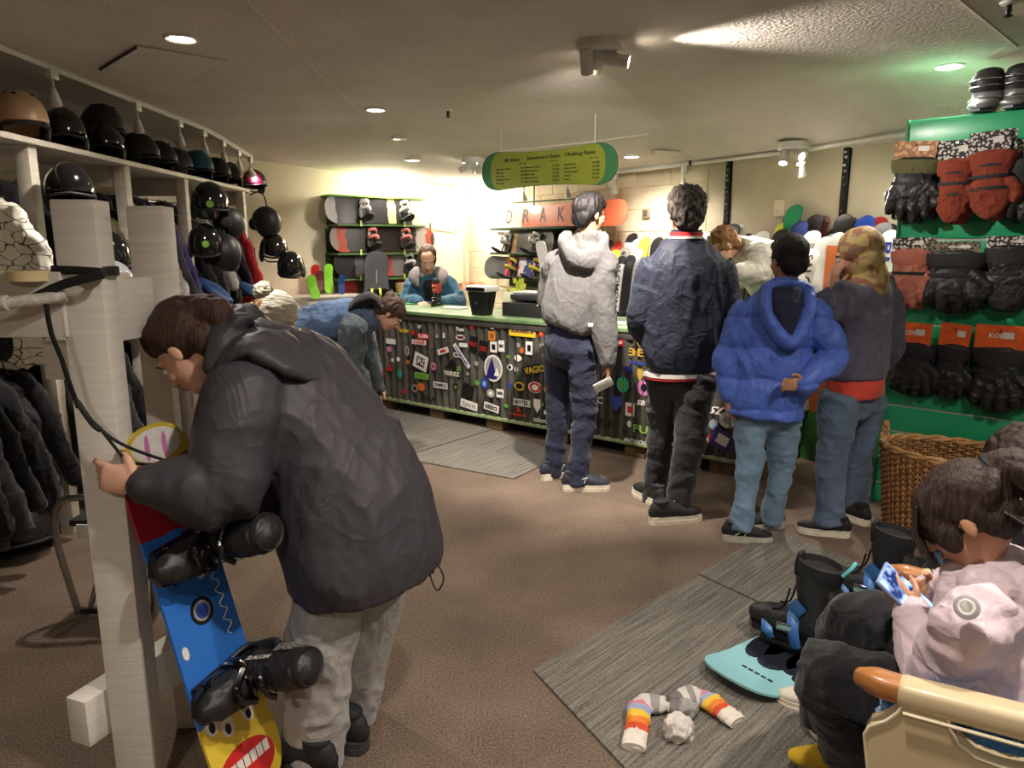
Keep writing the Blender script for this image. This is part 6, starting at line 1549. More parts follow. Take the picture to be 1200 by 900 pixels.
KG = pm('kid_ski_lime', (132, 200, 60), .3); KR = pm('kid_ski_red', (190, 40, 40), .3); KD = pm('kid_ski_dark', (96, 44, 50), .4); KB = pm('kid_ski_blue', (40, 70, 130), .3)
stander('kids_ski', 'lime green short ski leaning lowest at the left of the cabinet', 'ski', 370, 350, 362, 322, .50, .10, KG, group='short skis on the cabinet'); stander('kids_ski', 'red short ski standing behind the lime ones', 'ski', 369, 338, 368, 310, .14, .09, KR, group='short skis on the cabinet')
stander('kids_ski', 'lime green short ski standing upright on the cabinet', 'ski', 385, 344, 383.5, 309, .24, .10, KG, group='short skis on the cabinet'); stander('kids_ski', 'dark red short ski between the two lime ones', 'ski', 374, 340, 374, 317, .22, .11, KD, group='short skis on the cabinet')
stander('kids_ski', 'blue and yellow short ski on the cabinet left of the big grey board', 'ski', 399, 345, 399.5, 322, .36, .07, KB, group='short skis on the cabinet')
t, L = stander('snowboard', 'dark grey snowboard standing upright in front of the wall shelves', 'snowboard', 441, 358, 441, 294, .46, .30, pm('slate_board', (72, 72, 76), .45, .12, 6), text=None)
binding_into(t, T(-.28 * L, 0, .009) @ RZ(90), YELB, .9)
m = MB(); m.box((.02, 0, .0095), (.14, .012, .001)); build('print', m, SM['s'], t, ang=0)
wallboard('red and grey snowboard lying behind the short skis on the cabinet', BP - BN * .10, BN, (388, 333), (431, 333), .26, gmat('board_redgrey', [(0, (196, 66, 72)), (.38, (86, 84, 88)), (.45, (196, 66, 72)), (.56, (86, 84, 88)), (.6, (196, 66, 72))], scale=.5), (), WHB, group='snowboards on the cabinet')
wallboard('red and black snowboard behind the staff member on the cabinet', BP - BN * .10, BN, (447, 335), (488, 336), .26, gmat('board_redblk', [(0, (206, 76, 80)), (.42, (50, 48, 50)), (.5, (206, 76, 80)), (.6, (60, 58, 60))], scale=1), (), WHB, group='snowboards on the cabinet')
p = backpt(474, 343, .3)
for i in range(5):
    mm = MB(); mm.box((0, 0, .011 + .0215 * i), (.16, .12, .02), frame(V((p.x, p.y, ZG + .02)), BD) @ RZ(4 * i - 8), bev=.002)
    tag(build('kraft_box', mm, pm('kraft', (196, 164, 108), .7)), 'flat kraft box beside the staff member, %s of its stack' % ('lowest', 'second from bottom', 'middle one', 'second from top', 'topmost')[i], 'box', 'kraft boxes on the green cabinet')
p = backpt(548, 340, .35)
t = thing('strap_bundle', 'bundle of orange straps lying on the back cabinet', 'straps', p)
for i in range(7):
    a = p + V((random.uniform(-.12, .12), random.uniform(-.06, .06), .02)); m = MB(); m.loft([a, a + V((.03, 0, .07)), a + V((.08, .02, .05)), a + V((.05, 0, -.01)), a + V((-.04, .02, .03))], [(.02, .004)] * 5, side=(0, 1, 0), n=8, sub=4); build('strap', m, pm('orange_strap', (226, 120, 44), .6), t)

# right-hand boards on the ski wall
pr = wallpt(0, .22, 0)
NW = WN
t4, L4 = wallboard('orange snowboard with bold black lettering on the far wall', pr, NW, (577, 257), (737, 247), .24, G4, (), WHB, tilt=4, rise=.02, group='snowboards on the ski wall')
for i, ch in enumerate('DRAKE-'):
    text_mesh(ch, .21, T(-L4 * .34 + i * L4 * .135, 0, .0102 + (.002 if i else .008)), pm('board_ink', (52, 56, 70), .5), t4, bold=-.002, width=.10 if ch != '-' else .07, label=None)
wallboard('white snowboard with tan stripe on the middle shelf of the far wall', pr, NW, (569, 287), (652, 283), .26, G5, (-.12, .28), WHB, group='snowboards on the ski wall')
wallboard('grey snowboard with pink collage print on the lower shelf of the far wall', pr, NW, (571, 317), (650, 312), .26, G6, (-.05, .3), YELB, group='snowboards on the ski wall')
shelf2 = thing('board_shelf', 'dark green wall shelves holding snowboards on the far ski wall', 'shelf', wallpt(0, 0, 0))
DG = pm('dark_shelf_green', (34, 66, 40), .5)
for py in (270, 300, 328):
    a = atplane(581, py, pr, NW); b = atplane(668, py - 5, pr, NW); sa, sb = (a - CORNER).dot(WD), (b - CORNER).dot(WD); z = (a.z + b.z) / 2
    m = MB(); m.box(((sa + sb) / 2, -.15, z), (sb - sa, .30, .025), WM, bev=.003); build('shelf', m, DG, shelf2)
    m = MB(); m.box(((sa + sb) / 2, -.015, z - .06), (sb - sa, .03, .11), WM); build('back_panel', m, DG, shelf2, ang=0)
a = atplane(600, 238, pr, NW); b = atplane(700, 231, pr, NW); m = MB(); m.tube([a, b], .008, 8); build('top_rod', m, SHG, shelf2)
a = atplane(626, 215, wallpt(0, .03, 0), NW); m = MB(); m.tube([a, V((a.x, a.y, a.z - .25))], .008, 8); build('upright', m, DARK_METAL, shelf2)

# ski rack and skis along the wall
rk = thing('ski_rack', 'green ski rack along the ski wall', 'ski rack', wallpt(2.4, .25, 0))
m = MB(); m.box((4.3, -.22, .18), (4.2, .40, .36), WM, bev=.006); build('base', m, pm('rack_green', (58, 112, 54), .5, .1), rk)
for z in (.75,):
    m = MB(); m.box((4.3, -.10, z), (4.2, .04, .06), WM, bev=.004); build('rail', m, SHG, rk)
def ski(tx, ty, d, wpx, col, label, tipcol=None, text=None, tcol='k', lean=0.0, twin=None):
    tip = atplane(tx, ty, wallpt(0, d, 0), WN)
    dist = tip.y; w = wpx * dist / FPX / .62
    base = .37 if d > .02 else .3
    s = (tip - CORNER).dot(WD)
    foot = wallpt(s + lean, d + .10, base)
    L = (tip - foot).length; up = (tip - foot).normalized(); zn = -WN; zn = (zn - up * zn.dot(up)).normalized()
    M = Matrix((up, zn.cross(up), zn)).transposed().to_4x4(); M.translation = (foot + tip) / 2
    t = thing('ski', label, 'ski', M=M, group='skis standing in the rack along the ski wall')
    W = min(max(w, .085), .13)
    n = 26; vs = []; fs = []; th = .013
    for i in range(n + 1):
        u = 1 - (1 - i / n) ** 2.2; x = -L / 2 + L * u
        e = L - L * u
        hw = W / 2 * (1 - .26 * math.sin(math.pi * min(1, u * 1.05)) ** 1.0)
        if e < .06: hw *= math.sqrt(max(0.01, 1 - (1 - e / .06) ** 2))
        if L * u < .03: hw *= .55 + .45 * L * u / .03
        k = max(0, .14 - e) / .14; z = -.045 * k * k
        vs += [(x, -hw, z - th / 2), (x, hw, z - th / 2), (x, hw, z + th / 2), (x, -hw, z + th / 2)]
    for i in range(n):
        a = 4 * i; b = a + 4
        for k in range(4): fs.append((a + k, a + (k + 1) % 4, b + (k + 1) % 4, b + k))
    fs.append((3, 2, 1, 0)); fs.append((4 * n, 4 * n + 1, 4 * n + 2, 4 * n + 3))
    m = MB(); m.add(vs, fs); m.mi = [1 if (tipcol is not None and i // 4 >= n - 8) else 0 for i in range(len(fs))]
    base_m = pm('ski_%d_%d_%d' % col, col, .3, .08, 12)
    build('ski_body', m, [base_m] + ([pm('ski_%d_%d_%d' % tipcol, tipcol, .3, .08, 12)] if tipcol else []), t, ang=30)
    m = MB(); m.box((-.02, 0, .03), (.10, W * .75, .045), bev=.008); m.box((-.19, 0, .035), (.12, W * .7, .055), bev=.01); build('binding', m, BLACK_PLASTIC, t)
    if text:
        text_mesh(text, W * (.72 if len(text) > 1 else .85), T(L * (.27 if len(text) > 1 else .42), 0, .0085 - (.0 if len(text) > 1 else .012)) @ RZ(180 if len(text) > 1 else -90), SM[tcol], t, bold=.001, width=None if len(text) == 1 else .42)
    return t
K_, W_, G_, Y_, R_ = (34, 33, 35), (214, 212, 206), (120, 120, 118), (206, 196, 40), (190, 44, 40)
Z2 = lambda X, Y: (700 + X / 3.333, 150 + Y / 3.333)
SK = [  # zoomed x, y, distance from wall, width px, colour, tip colour, text
 (8, 425, .12, 9, (214, 120, 128), None, None, 'pink-tipped'), (40, 436, .12, 9, (70, 40, 42), None, None, 'dark red-brown'), (74, 440, .14, 9, (206, 60, 52), None, None, 'bright red'), (132, 408, .10, 10, W_, K_, None, 'white, dark-tipped'),
 (18, 456, .26, 10, (120, 34, 36), None, 'S', 'dark red S-marked'), (62, 474, .34, 12, Y_, None, None, 'tall yellow'), (104, 462, .28, 11, (130, 128, 124), None, 'S', 'grey S-marked'), (152, 430, .14, 10, W_, None, None, 'plain white'), (182, 425, .16, 12, (196, 190, 70), None, None, 'yellow-green'),
 (152, 472, .30, 10, (150, 150, 156), W_, None, 'grey white-tipped'), (88, 497, .46, 10, W_, K_, 'SALOMON', 'white, boldly lettered'), (122, 494, .44, 12, K_, None, None, 'wide black'), (232, 424, .14, 10, K_, None, None, 'black, nearest the batten'),
 (262, 428, .2, 10, (70, 70, 76), None, None, 'dark grey'), (430, 402, .16, 10, K_, None, None, 'black behind the navy jacket'), (462, 410, .2, 10, (52, 50, 52), None, None, 'charcoal'), (524, 372, .18, 16, K_, None, None, 'big black white-edged'), (548, 376, .14, 12, W_, None, None, 'white behind the big black one'), (582, 410, .16, 10, (60, 54, 50), None, None, 'brown-black'),
 (638, 400, .2, 15, K_, W_, None, 'black with white tip'), (716, 392, .26, 15, K_, None, None, 'broad black'), (726, 364, .16, 13, (196, 196, 60), None, None, 'yellow in the back row'), (768, 297, .14, 13, (40, 130, 90), None, None, 'tallest green'), (757, 324, .10, 13, (30, 70, 88), None, None, 'dark teal'),
 (790, 360, .2, 15, (36, 46, 96), None, None, 'navy blue'), (848, 335, .12, 14, K_, None, None, 'tall black'), (874, 340, .08, 12, (96, 50, 48), None, None, 'maroon'), (836, 398, .34, 17, (150, 148, 142), W_, None, 'grey, broad-tipped'), (812, 372, .14, 12, (180, 180, 176), None, None, 'pale grey'), (884, 422, .40, 13, W_, None, None, 'white leaning'), (830, 470, .50, 15, W_, None, 'SALOMON', 'white lettered, beside the blue jacket'),
 (912, 412, .24, 12, (90, 92, 90), None, None, 'slate grey'), (962, 333, .14, 15, K_, None, 'A', 'black A-marked'), (985, 345, .1, 12, (44, 42, 44), None, None, 'black, behind the A-marked one'), (935, 405, .4, 12, (206, 110, 60), W_, None, 'orange, white-tipped'), (1045, 338, .16, 15, (36, 70, 160), None, None, 'royal blue'), (1096, 344, .12, 15, (150, 40, 44), None, None, 'red beside the green panel'), (1112, 366, .28, 14, (60, 62, 60), None, None, 'dark grey, by the green panel'), (1140, 396, .40, 13, W_, None, 'BLOX', 'white and blue lettered'), (1142, 372, .1, 10, K_, None, None, 'black, farthest right')]
for X, Y, d, w, c, tcol, tx, desc in SK:
    x, y = Z2(X, Y)
    ski(x, y, d, w, c, '%s ski standing in the rack along the ski wall' % desc, tcol, tx, 'b' if tx == 'BLOX' else 'k')
# white lettered ski leaning at the register
sp = at(637, 301, 5.75); ft = at(645, 368, 5.72)
ski_x = (sp - ft)
t = thing('ski', 'white lettered ski leaning beside the register, left of the grey hoodie', 'ski', M=(lambda u, zn: (lambda M: (setattr(M, 'translation', (sp + ft) / 2), M)[1])(Matrix((u, zn.cross(u), zn)).transposed().to_4x4()))(ski_x.normalized(), (CN - ski_x.normalized() * CN.dot(ski_x.normalized())).normalized()))
m, hf, zf = deck_mesh(ski_x.length + .25, .095, .02, .006); build('ski_body', m, pm('ski_214_212_206', (214, 212, 206), .3, .08, 12), t, ang=30)
text_mesh('SALOMON', .06, T(.0, 0, .0105) @ RZ(180), SM['k'], t, bold=.001, width=.34); text_mesh('S', .07, T(.27, 0, .013) @ RZ(-90), SM['k'], t, bold=.002)

# ================================================================== GREEN GLOVE PANEL
P0 = atz(1022, 586); PD = V((0.73, -0.683, 0)).normalized(); PN = V((PD.y, -PD.x, 0))
if PN.y > 0: PN = -PN
PM = Matrix((PD, V((0, 0, 1)), PN)).transposed().to_4x4(); PM.translation = P0      # local X along, Y up, Z towards the room
PW = 1.55
PGREEN = pm('panel_green', (42, 164, 112), 0.32, .06, 3, .05, 30, coat=.2); INSERT = pm('pale_groove_strip', (186, 196, 180), .4)
pan = thing('slatwall_panel', 'tall green slatted display panel hung with gloves', 'display panel', P0)
m = MB(); m.box((PW / 2, 1.075, -.075), (PW, 2.15, .12), PM); build('carcass', m, pm('panel_edge', (48, 120, 84), .5), pan, ang=0)
GR = [.0, .12, .28, .44, .59, .745, .90, 1.06, 1.21, 1.36, 1.52, 1.68, 1.83, 1.99, 2.15]
for a, b in zip(GR, GR[1:]):
    m = MB(); m.box((PW / 2, (a + b) / 2, -.005), (PW, b - a - .011, .02), PM, bev=.002); build('slat', m, PGREEN, pan)
for g in GR[1:-1]:
    m = MB(); m.box((PW / 2, g, -.008), (PW, .009, .014), PM); build('groove_strip', m, INSERT, pan, ang=0)
m = MB(); m.box((-.004, 1.075, -.03), (.012, 2.15, .09), PM); build('side_edge', m, pm('panel_edge', (48, 120, 84), .5), pan, ang=0)

def pan_pt(px, py, d): return PM.inverted() @ atplane(px, py, P0 + PN * d, PN)
def hookpart(x, y, L=.10):
    m = MB(); m.tube([PM @ V((x, y, .0)), PM @ V((x, y, L)), PM @ V((x, y + .012, L + .01))], .0035, 6); m.box((x, y, .008), (.03, .025, .008), PM); build('hook', m, CHROME, pan)
def glove_pair(label, px, py0, py1, wpx, d, mat, cuffmat, tagmats, mitten=False, tagh=.07, tagw=None, straps=None, rot=0, group='gloves hanging on the green panel', tagtext=None):
    """pixel box of the glove itself; the card tag stands above it"""
    a = pan_pt(px, py0, d); b = pan_pt(px, py1, d); H = a.y - b.y
    W = wpx * (PM @ a).length / FPX / .80 if False else wpx * (PM @ a).y / .98 / FPX / .86
    o = PM @ a
    M = PM @ T(a.x, a.y, d) @ RZ(rot)
    t = thing('glove_pair', label, 'gloves', o, group)
    for k in (1, 0):
        g = MB(); off = V((.02 * k, -.008 * k, -.045 * k)); fx = 1 if k == 0 else -1
        def P(x, y, z=0): return M @ (V((x * W * fx, y * H, z)) + off)
        sx = PM.to_3x3() @ V((1, 0, 0))
        g.loft([P(0, -.02), P(0, -.18), P(.0, -.34), P(0, -.5), P(0, -.66)], [(W * .44, .028), (W * .40, .028), (W * .36, .026), (W * .42, .030), (W * .40, .026)], side=sx, n=18, sub=3)
        if mitten:
            g.loft([P(0, -.6), P(.0, -.8), P(0, -.93)], [(W * .40, .026), (W * .36, .026), (W * .2, .02)], side=sx, n=16, sub=3)
        else:
            for i, (fxx, L) in enumerate(((-.33, .86), (-.11, .95), (.11, .97), (.33, .90))):
                g.loft([P(fxx * .9, -.60), P(fxx, -.78), P(fxx * 1.08, -L)], [W * .125, W * .12, W * .09], n=10, sub=2)
        g.loft([P(.34, -.42), P(.52, -.55), P(.50, -.72)], [W * .12, W * .12, W * .09], n=10, sub=2)
        me = remesh(g, .006, 3); folds(me, .006, (22, 22, 22), k + px * .01, .5); shift(me, o); gl = build('glove', me, mat, t)
        c = MB(); c.loft([P(0, .01), P(0, -.12), P(0, -.22)], [(W * .49, .034), (W * .47, .034), (W * .43, .032)], side=sx, n=18, sub=2, dome=False); build('cuff', c, cuffmat, gl)
        for yy in (straps or [-.36]):
            c = MB(); c.loft([P(-.0, yy - .0), P(0, yy - .055)], [(W * .425, .0335), (W * .425, .0335)], side=sx, n=18, dome=False); build('strap', c, BLACK_MATT, gl)
    TW = tagw or W * .8
    for i, tm in enumerate(tagmats):
        tg = MB(); tg.box((W * (.12 * i - .05), tagh * .58 - .006 * i, -.012 * i + .008), (TW, tagh, .003), M @ RZ(3 * i)); q = build('tag', tg, tm, t, ang=0)
        if i == 0 and tagtext: text_mesh(tagtext, tagh * .28, M @ T(-.02 * W, tagh * .62, .0105), SM['w'], q, bold=.0008)
        tg = MB(); tg.box((W * (.12 * i - .05) + TW * .2, tagh * .66, -.012 * i + .0102), (TW * .25, tagh * .28, .001), M @ RZ(3 * i)); build('print', tg, SM['w'] if i != 1 else SM['k'], q, ang=0)
    hookpart(a.x, a.y + tagh * .8, max(.05, d + .02))
    return t
def checker(name, c1, c2, sc):
    m = bpy.data.materials.new(name); m.use_nodes = True; nt = m.node_tree; N = nt.nodes; L = nt.links; b = N['Principled BSDF']
    tc = N.new('ShaderNodeTexCoord'); vo = N.new('ShaderNodeTexVoronoi'); vo.inputs['Scale'].default_value = sc; L.new(tc.outputs['Object'], vo.inputs['Vector'])
    cr = N.new('ShaderNodeValToRGB'); cr.color_ramp.interpolation = 'CONSTANT'; cr.color_ramp.elements[0].color = rgb(c1); cr.color_ramp.elements[1].color = rgb(c2); cr.color_ramp.elements[1].position = .45
    L.new(vo.outputs['Distance'], cr.inputs['Fac']); L.new(cr.outputs['Color'], b.inputs['Base Color']); b.inputs['Roughness'].default_value = .6; return m
CARD_BW = checker('card_black_white', (200, 196, 190), (30, 28, 28), 70); CARD_TAN = checker('card_tan', (200, 152, 104), (150, 104, 66), 40); CARD_OR = pm('card_orange', (226, 96, 34), .5, .12, 30); CARD_K = checker('card_dark', (44, 42, 40), (120, 110, 90), 60)
OL = cloth('olive_cuff', (92, 90, 58)); LBK = pm('black_leather', (30, 29, 29), .5, .2, 30, .3, 90); RUST = cloth('rust_mitten', (132, 58, 40)); ROSE = pm('rose_leather', (176, 104, 84), .5, .12, 20, .2, 60)
glove_pair('black gloves with olive cuffs and tan card, top left of the panel', 1074, 188, 258, 46, .11, LBK, OL, [CARD_TAN, CARD_BW], rot=-4, tagh=.09)
glove_pair('rust orange mittens, left one of two on the top row', 1122, 190, 262, 36, .12, RUST, RUST, [CARD_BW, CARD_BW], True, .10, straps=[-.14, -.32, -.50])
glove_pair('rust orange mittens, right one of two on the top row', 1163, 180, 257, 42, .13, RUST, RUST, [CARD_BW, CARD_BW], True, .10, straps=[-.14, -.32, -.50], rot=3)
glove_pair('black gloves at the right edge of the top row', 1200, 188, 256, 44, .10, LBK, LBK, [CARD_BW, CARD_K], tagh=.09)
glove_pair('rose brown leather gloves at the left of the middle row', 1070, 295, 360, 42, .09, ROSE, ROSE, [CARD_BW, CARD_K], tagh=.07)
glove_pair('bulky black gloves in the centre of the middle row', 1120, 298, 363, 58, .10, LBK, BLACK_MATT, [CARD_K], tagh=.06, tagtext='KINCO')
glove_pair('black quilted mittens at the right of the middle row', 1185, 292, 366, 46, .10, LBK, BLACK_MATT, [CARD_BW, CARD_BW], True, .06)
glove_pair('black gloves with red side and orange card, left of the bottom row', 1071, 406, 463, 42, .09, BLACK_MATT, BLACK_MATT, [CARD_OR], tagh=.12, tagtext='KOMBI')
glove_pair('slim black gloves with orange card in the middle of the bottom row', 1119, 408, 468, 34, .08, LBK, BLACK_MATT, [CARD_OR], tagh=.12, rot=-4)
glove_pair('big black gloves with wide orange card, right of the bottom row', 1172, 411, 482, 50, .10, LBK, LBK, [CARD_OR, CARD_OR], tagh=.12, tagtext='KOMBI')
# ski boots standing on top of the panel
SILB = pm('silver_boot', (120, 120, 122), .3, .1, metal=.3)
for px, lab in ((1154, 'silver grey ski boot on top of the green panel, left one'), (1192, 'silver grey ski boot on top of the green panel, right one')):
    q = pan_pt(px, 134, -.06); Mb_ = PM @ T(q.x, 2.152, -.05) @ RX(-90) @ RZ(-90) @ Matrix.Diagonal((.62, 1.45, .62, 1))
    ski_boot('ski_boot', lab, Mb_, SILB, DARK_METAL, CHROME)

# ================================================================== WICKER BASKET
BC = V((2.28, 3.535, 0)); BA, BB = .375, .25
WICK = pm('wicker', (172, 122, 72), .55, .3, 40, .3, 90, col2=(112, 72, 38)); WICKD = pm('wicker_pale', (196, 150, 98), .55, .25, 30)
bk = thing('wicker_basket', 'large oval wicker basket with rope handle beside the green panel', 'basket', BC)
BRot = math.atan2(PD.y, PD.x)
def bpt(u, r, z):
    x = BA * r * math.cos(u); y = BB * r * math.sin(u); c, s = math.cos(BRot), math.sin(BRot)
    return BC + V((x * c - y * s, x * s + y * c, z))
HB_ = .47; NS = 56; ROWS = 30
weave = MB()
for r in range(ROWS):
    z = .02 + (HB_ - .05) * r / (ROWS - 1); rr = .86 + .14 * z / HB_; n = NS * 2
    pts = []
    for k in range(n):
        u = 2 * math.pi * k / n; wv = .010 * (1 if ((k // 2 + r) % 2) else -1) * (1 if k % 2 else .0)
        pts.append(bpt(u, rr, z) + (bpt(u, rr, z) - BC - V((0, 0, z))).normalized() * wv)
    vs = []; fs = []
    for k in range(n):
        out = (pts[k] - BC - V((0, 0, pts[k].z))).normalized()
        for a in range(5):
            w = 2 * math.pi * a / 5; vs.append(pts[k] + out * (.0055 * math.cos(w)) + V((0, 0, .0075 * math.sin(w))))
    for k in range(n):
        k2 = (k + 1) % n
        for a in range(5):
            a2 = (a + 1) % 5; fs.append((k * 5 + a, k2 * 5 + a, k2 * 5 + a2, k * 5 + a2))
    weave.add(vs, fs)
build('woven_wall', weave, WICK, bk, ang=80, kind='stuff')
for k in range(NS):
    u = 2 * math.pi * (k + .5) / NS; m = MB(); m.tube([bpt(u, .865, .0), bpt(u, 1.0, HB_ - .02)], .005, 6); build('stake', m, WICKD, bk)
for ph in (0, math.pi):
    m = MB(); m.tube([bpt(2 * math.pi * k / 70, 1.0 + .012 * math.cos(k * .9 + ph), HB_ - .01 + .010 * math.sin(k * .9 + ph)) for k in range(71)], .0105, 8); build('rim', m, WICKD, bk)
m = MB(); m.prism([(lambda q: (q.x, q.y))(bpt(2 * math.pi * k / 40, .86, 0)) for k in range(40)], .004, .02); build('floor', m, WICK, bk, ang=0)
for uu_ in (math.pi, 0):
    for ph in (0, math.pi):
        a, b = bpt(uu_ - .18, 1.0, HB_ - .06), bpt(uu_ + .18, 1.0, HB_ - .06); top = bpt(uu_, 1.02, HB_ + .085); pts = []
        for k in range(25):
            s = k / 24; p = a.lerp(b, s); p.z += .15 * math.sin(math.pi * s) ** .7; pts.append(p + V((.008 * math.cos(k * 1.1 + ph), .008 * math.sin(k * 1.1 + ph), 0)))
        m = MB(); m.tube(pts, .009, 7); build('handle', m, WICKD, bk)

# ================================================================== ARMCHAIR
AF = V((.72, 1.29, 0)); AD = V((.84, -.54, 0)).normalized(); AN = V((-AD.y, AD.x, 0))
if AN.y < 0: AN = -AN                               # AN points to the far side of the chair
def ap(px, py, d=0.0): return atplane(px, py, AF + AN * d, AN)
CREAM = pm('cream_vinyl', (186, 168, 132), .38, .06, 4, .1, 40, coat=.15); OAK = pm('honey_wood', (156, 100, 52), .35, .15, 6, .1, 60, stretch=(1, 8, 8), coat=.3); FUR = pm('blue_fur', (52, 116, 176), .95, .25, 25, 1.0, 70, bd=.02, sheen=.4); PIPE = pm('piping_cream', (214, 202, 170), .5); NAVYP = pm('blue_inner', (34, 62, 92), .8)
ch = thing('armchair', 'cream vinyl armchair with wooden arm ends and blue fluffy seat', 'armchair', AF)
SW = .56                                            # width between the two sides
arm_z = ap(1034, 797).z
def side(dd):
    off = AN * dd
    a0, a1, a2 = ap(1010, 793) + off, ap(1062, 806) + off, ap(1062, 806) + AD * .62 + off
    a1.z = a0.z - .004; a2.z = a0.z + .02
    m = MB(); m.loft([a0, a0.lerp(a1, .35), a1], [(.016, .018), (.028, .024), (.028, .024)], side=AN, n=16, sub=4, sq=3.2); build('arm_end', m, OAK, ch)
    m = MB(); m.loft([a1, a1.lerp(a2, .5), a2], [(.032, .027), (.034, .028), (.034, .028)], side=AN, n=18, sub=3, sq=3.0); build('arm_rest', m, CREAM, ch)
    m = MB(); m.tube([a1 + V((0, 0, -.027)) - AN * .034, a2 + V((0, 0, -.028)) - AN * .034], .0035, 6); build('piping', m, PIPE, ch)
    # side plate with two scooped openings
    px = [(1062, 812), (1110, 826), (1114, 846), (1124, 864), (1144, 879), (1172, 889), (1215, 899), (1290, 905), (1290, 1010), (1032, 1010), (1020, 905), (1015, 852), (1021, 843), (1040, 837), (1054, 827)]
    pts = [ap(*q) for q in px]
    Mx = Matrix((AD, V((0, 0, 1)), AN)).transposed().to_4x4(); Mx.translation = AF; Mi = Mx.inverted()
    poly = [tuple((Mi @ q)[:2]) for q in pts]
    poly = [(x, max(y, .06)) for x, y in poly]
    m = MB(); m.prism(poly, dd - .022, dd + .022, Mx); build('side_panel', m, CREAM, ch, ang=25)
    m = MB(); m.tube([Mx @ V((x, y, dd - .024)) for x, y in poly[1:8]], .0035, 6); m.tube([Mx @ V((x, y, dd - .024)) for x, y in (poly[10:] + poly[:1])], .0035, 6); build('piping', m, PIPE, ch)
    bx = Mx @ V((.70, .30, dd)); m = MB(); m.box((.66, (arm_z + .06) / 2, dd), (.08, arm_z - .06, .044), Mx, bev=.006); build('rear_post', m, CREAM, ch)
    for x in (.10, .64):
        m = MB(); m.box((x, .033, dd), (.045, .066, .04), Mx, bev=.004); build('leg', m, OAK, ch)
side(0.0); side(SW)
Mx = Matrix((AD, V((0, 0, 1)), AN)).transposed().to_4x4(); Mx.translation = AF
seat = MB(); seat.box((.33, .34, SW / 2), (.62, .16, SW - .06), Mx, bev=.05); me = remesh(seat, .012, 3); folds(me, .008, (60, 60, 60), 3, .8); shift(me, AF); build('seat_cushion', me, FUR, ch)
bkc = MB(); bkc.box((.64, .62, SW / 2), (.14, .62, SW - .06), Mx @ RZ(-8), bev=.05); me = remesh(bkc, .012, 3); folds(me, .008, (60, 60, 60), 5, .8); shift(me, AF); build('back_cushion', me, FUR, ch)
m = MB(); m.box((.34, .24, SW / 2), (.6, .06, SW - .04), Mx, bev=.006); build('seat_frame', m, NAVYP, ch)
inner = MB(); inner.loft([Mx @ V((.035, .50, .06)), Mx @ V((.3, .51, .06)), Mx @ V((.62, .53, .06))], [(.125, .034)] * 3, side=(0, 0, 1), n=14, sub=2, sq=3); me = remesh(inner, .012, 2); folds(me, .008, (60, 60, 60), 8, .8); shift(me, AF); build('side_bolster', me, FUR, ch)
# second chair for the person at the right edge
ch2 = thing('armchair', 'second cream armchair with blue fluffy seat beyond the girl, right edge', 'armchair', M=T(.60, .50, 0) @ T(*AF))
for o_ in list(ch.children):
    c = o_.copy(); COL.objects.link(c); c.parent = ch2

# ================================================================== BLUE SNOWBOARD WITH BOOTS
T1, T2 = atz(850, 797, .05), atz(1105, 664, .04); D_ = (T2 - T1); D_.z = 0; LB = D_.length; D_.normalize()
NB_ = V((-D_.y, D_.x, 0))
SB = Matrix((D_, NB_, V((0, 0, 1)))).transposed().to_4x4(); SB.translation = T1 + D_ * LB / 2; SB.translation.z = .012
AQUA = gmat('aqua_board', [(0, (144, 198, 204)), (.60, (30, 32, 36)), (.93, (34, 34, 38))], scale=.0)
sb = thing('snowboard', 'pale aqua snowboard with black cloud print lying on the grey mat', 'snowboard', M=SB)
m, hf, zf = deck_mesh(LB, .30, .045, tipf=.36); build('deck', m, AQUA, sb, ang=30)
INKB = pm('cloud_print', (28, 32, 40), .3, .15, 20)
def print_on(t, poly, mat, z0=.0092):
    m = MB(); n = len(poly); m.add([(x, y, zf(x) + .009 + .0008) for x, y in poly], [tuple(range(n))]); return build('print', m, mat, t, ang=0)
def blob(cx, cy, rx, ry, n=20): return [(cx + rx * math.cos(2 * math.pi * i / n), cy + ry * math.sin(2 * math.pi * i / n)) for i in range(n)]
for q in ((-LB / 2 + .36, .075, .13, .06), (-LB / 2 + .34, .0, .13, .075), (-LB / 2 + .36, -.075, .12, .055), (-LB / 2 + .25, -.115, .03, .02)): 
    m = MB(); N_ = 20; cx, cy, rx, ry = q
    ring = blob(*q); m.add([(cx, cy, zf(cx) + .0105)] + [(x, y, zf(x) + .0105) for x, y in ring], [(0, 1 + i, 1 + (i + 1) % N_) for i in range(N_)]); build('print', m, INKB, sb, ang=60)
for i in range(5):
    m = MB(); m.box((-LB / 2 + .15, -.07 + .026 * i, zf(-LB / 2 + .15) + .0105), (.009, .018, .0015)); build('inset', m, BLACK_MATT, sb, ang=0)
BLUEA = pm('blue_accent', (52, 104, 168), .4); TURQ = pm('turquoise_loop', (108, 200, 206), .5)
toe = SB.to_3x3().inverted() @ V((-.72, .69, 0)); ta_ = math.degrees(math.atan2(toe.y, toe.x))
BX = [(-LB / 2 + .43), (-LB / 2 + .95)]
for x in BX: binding_into(sb, T(x, 0, .009) @ RZ(ta_), BLUEA, 1.15, .24)
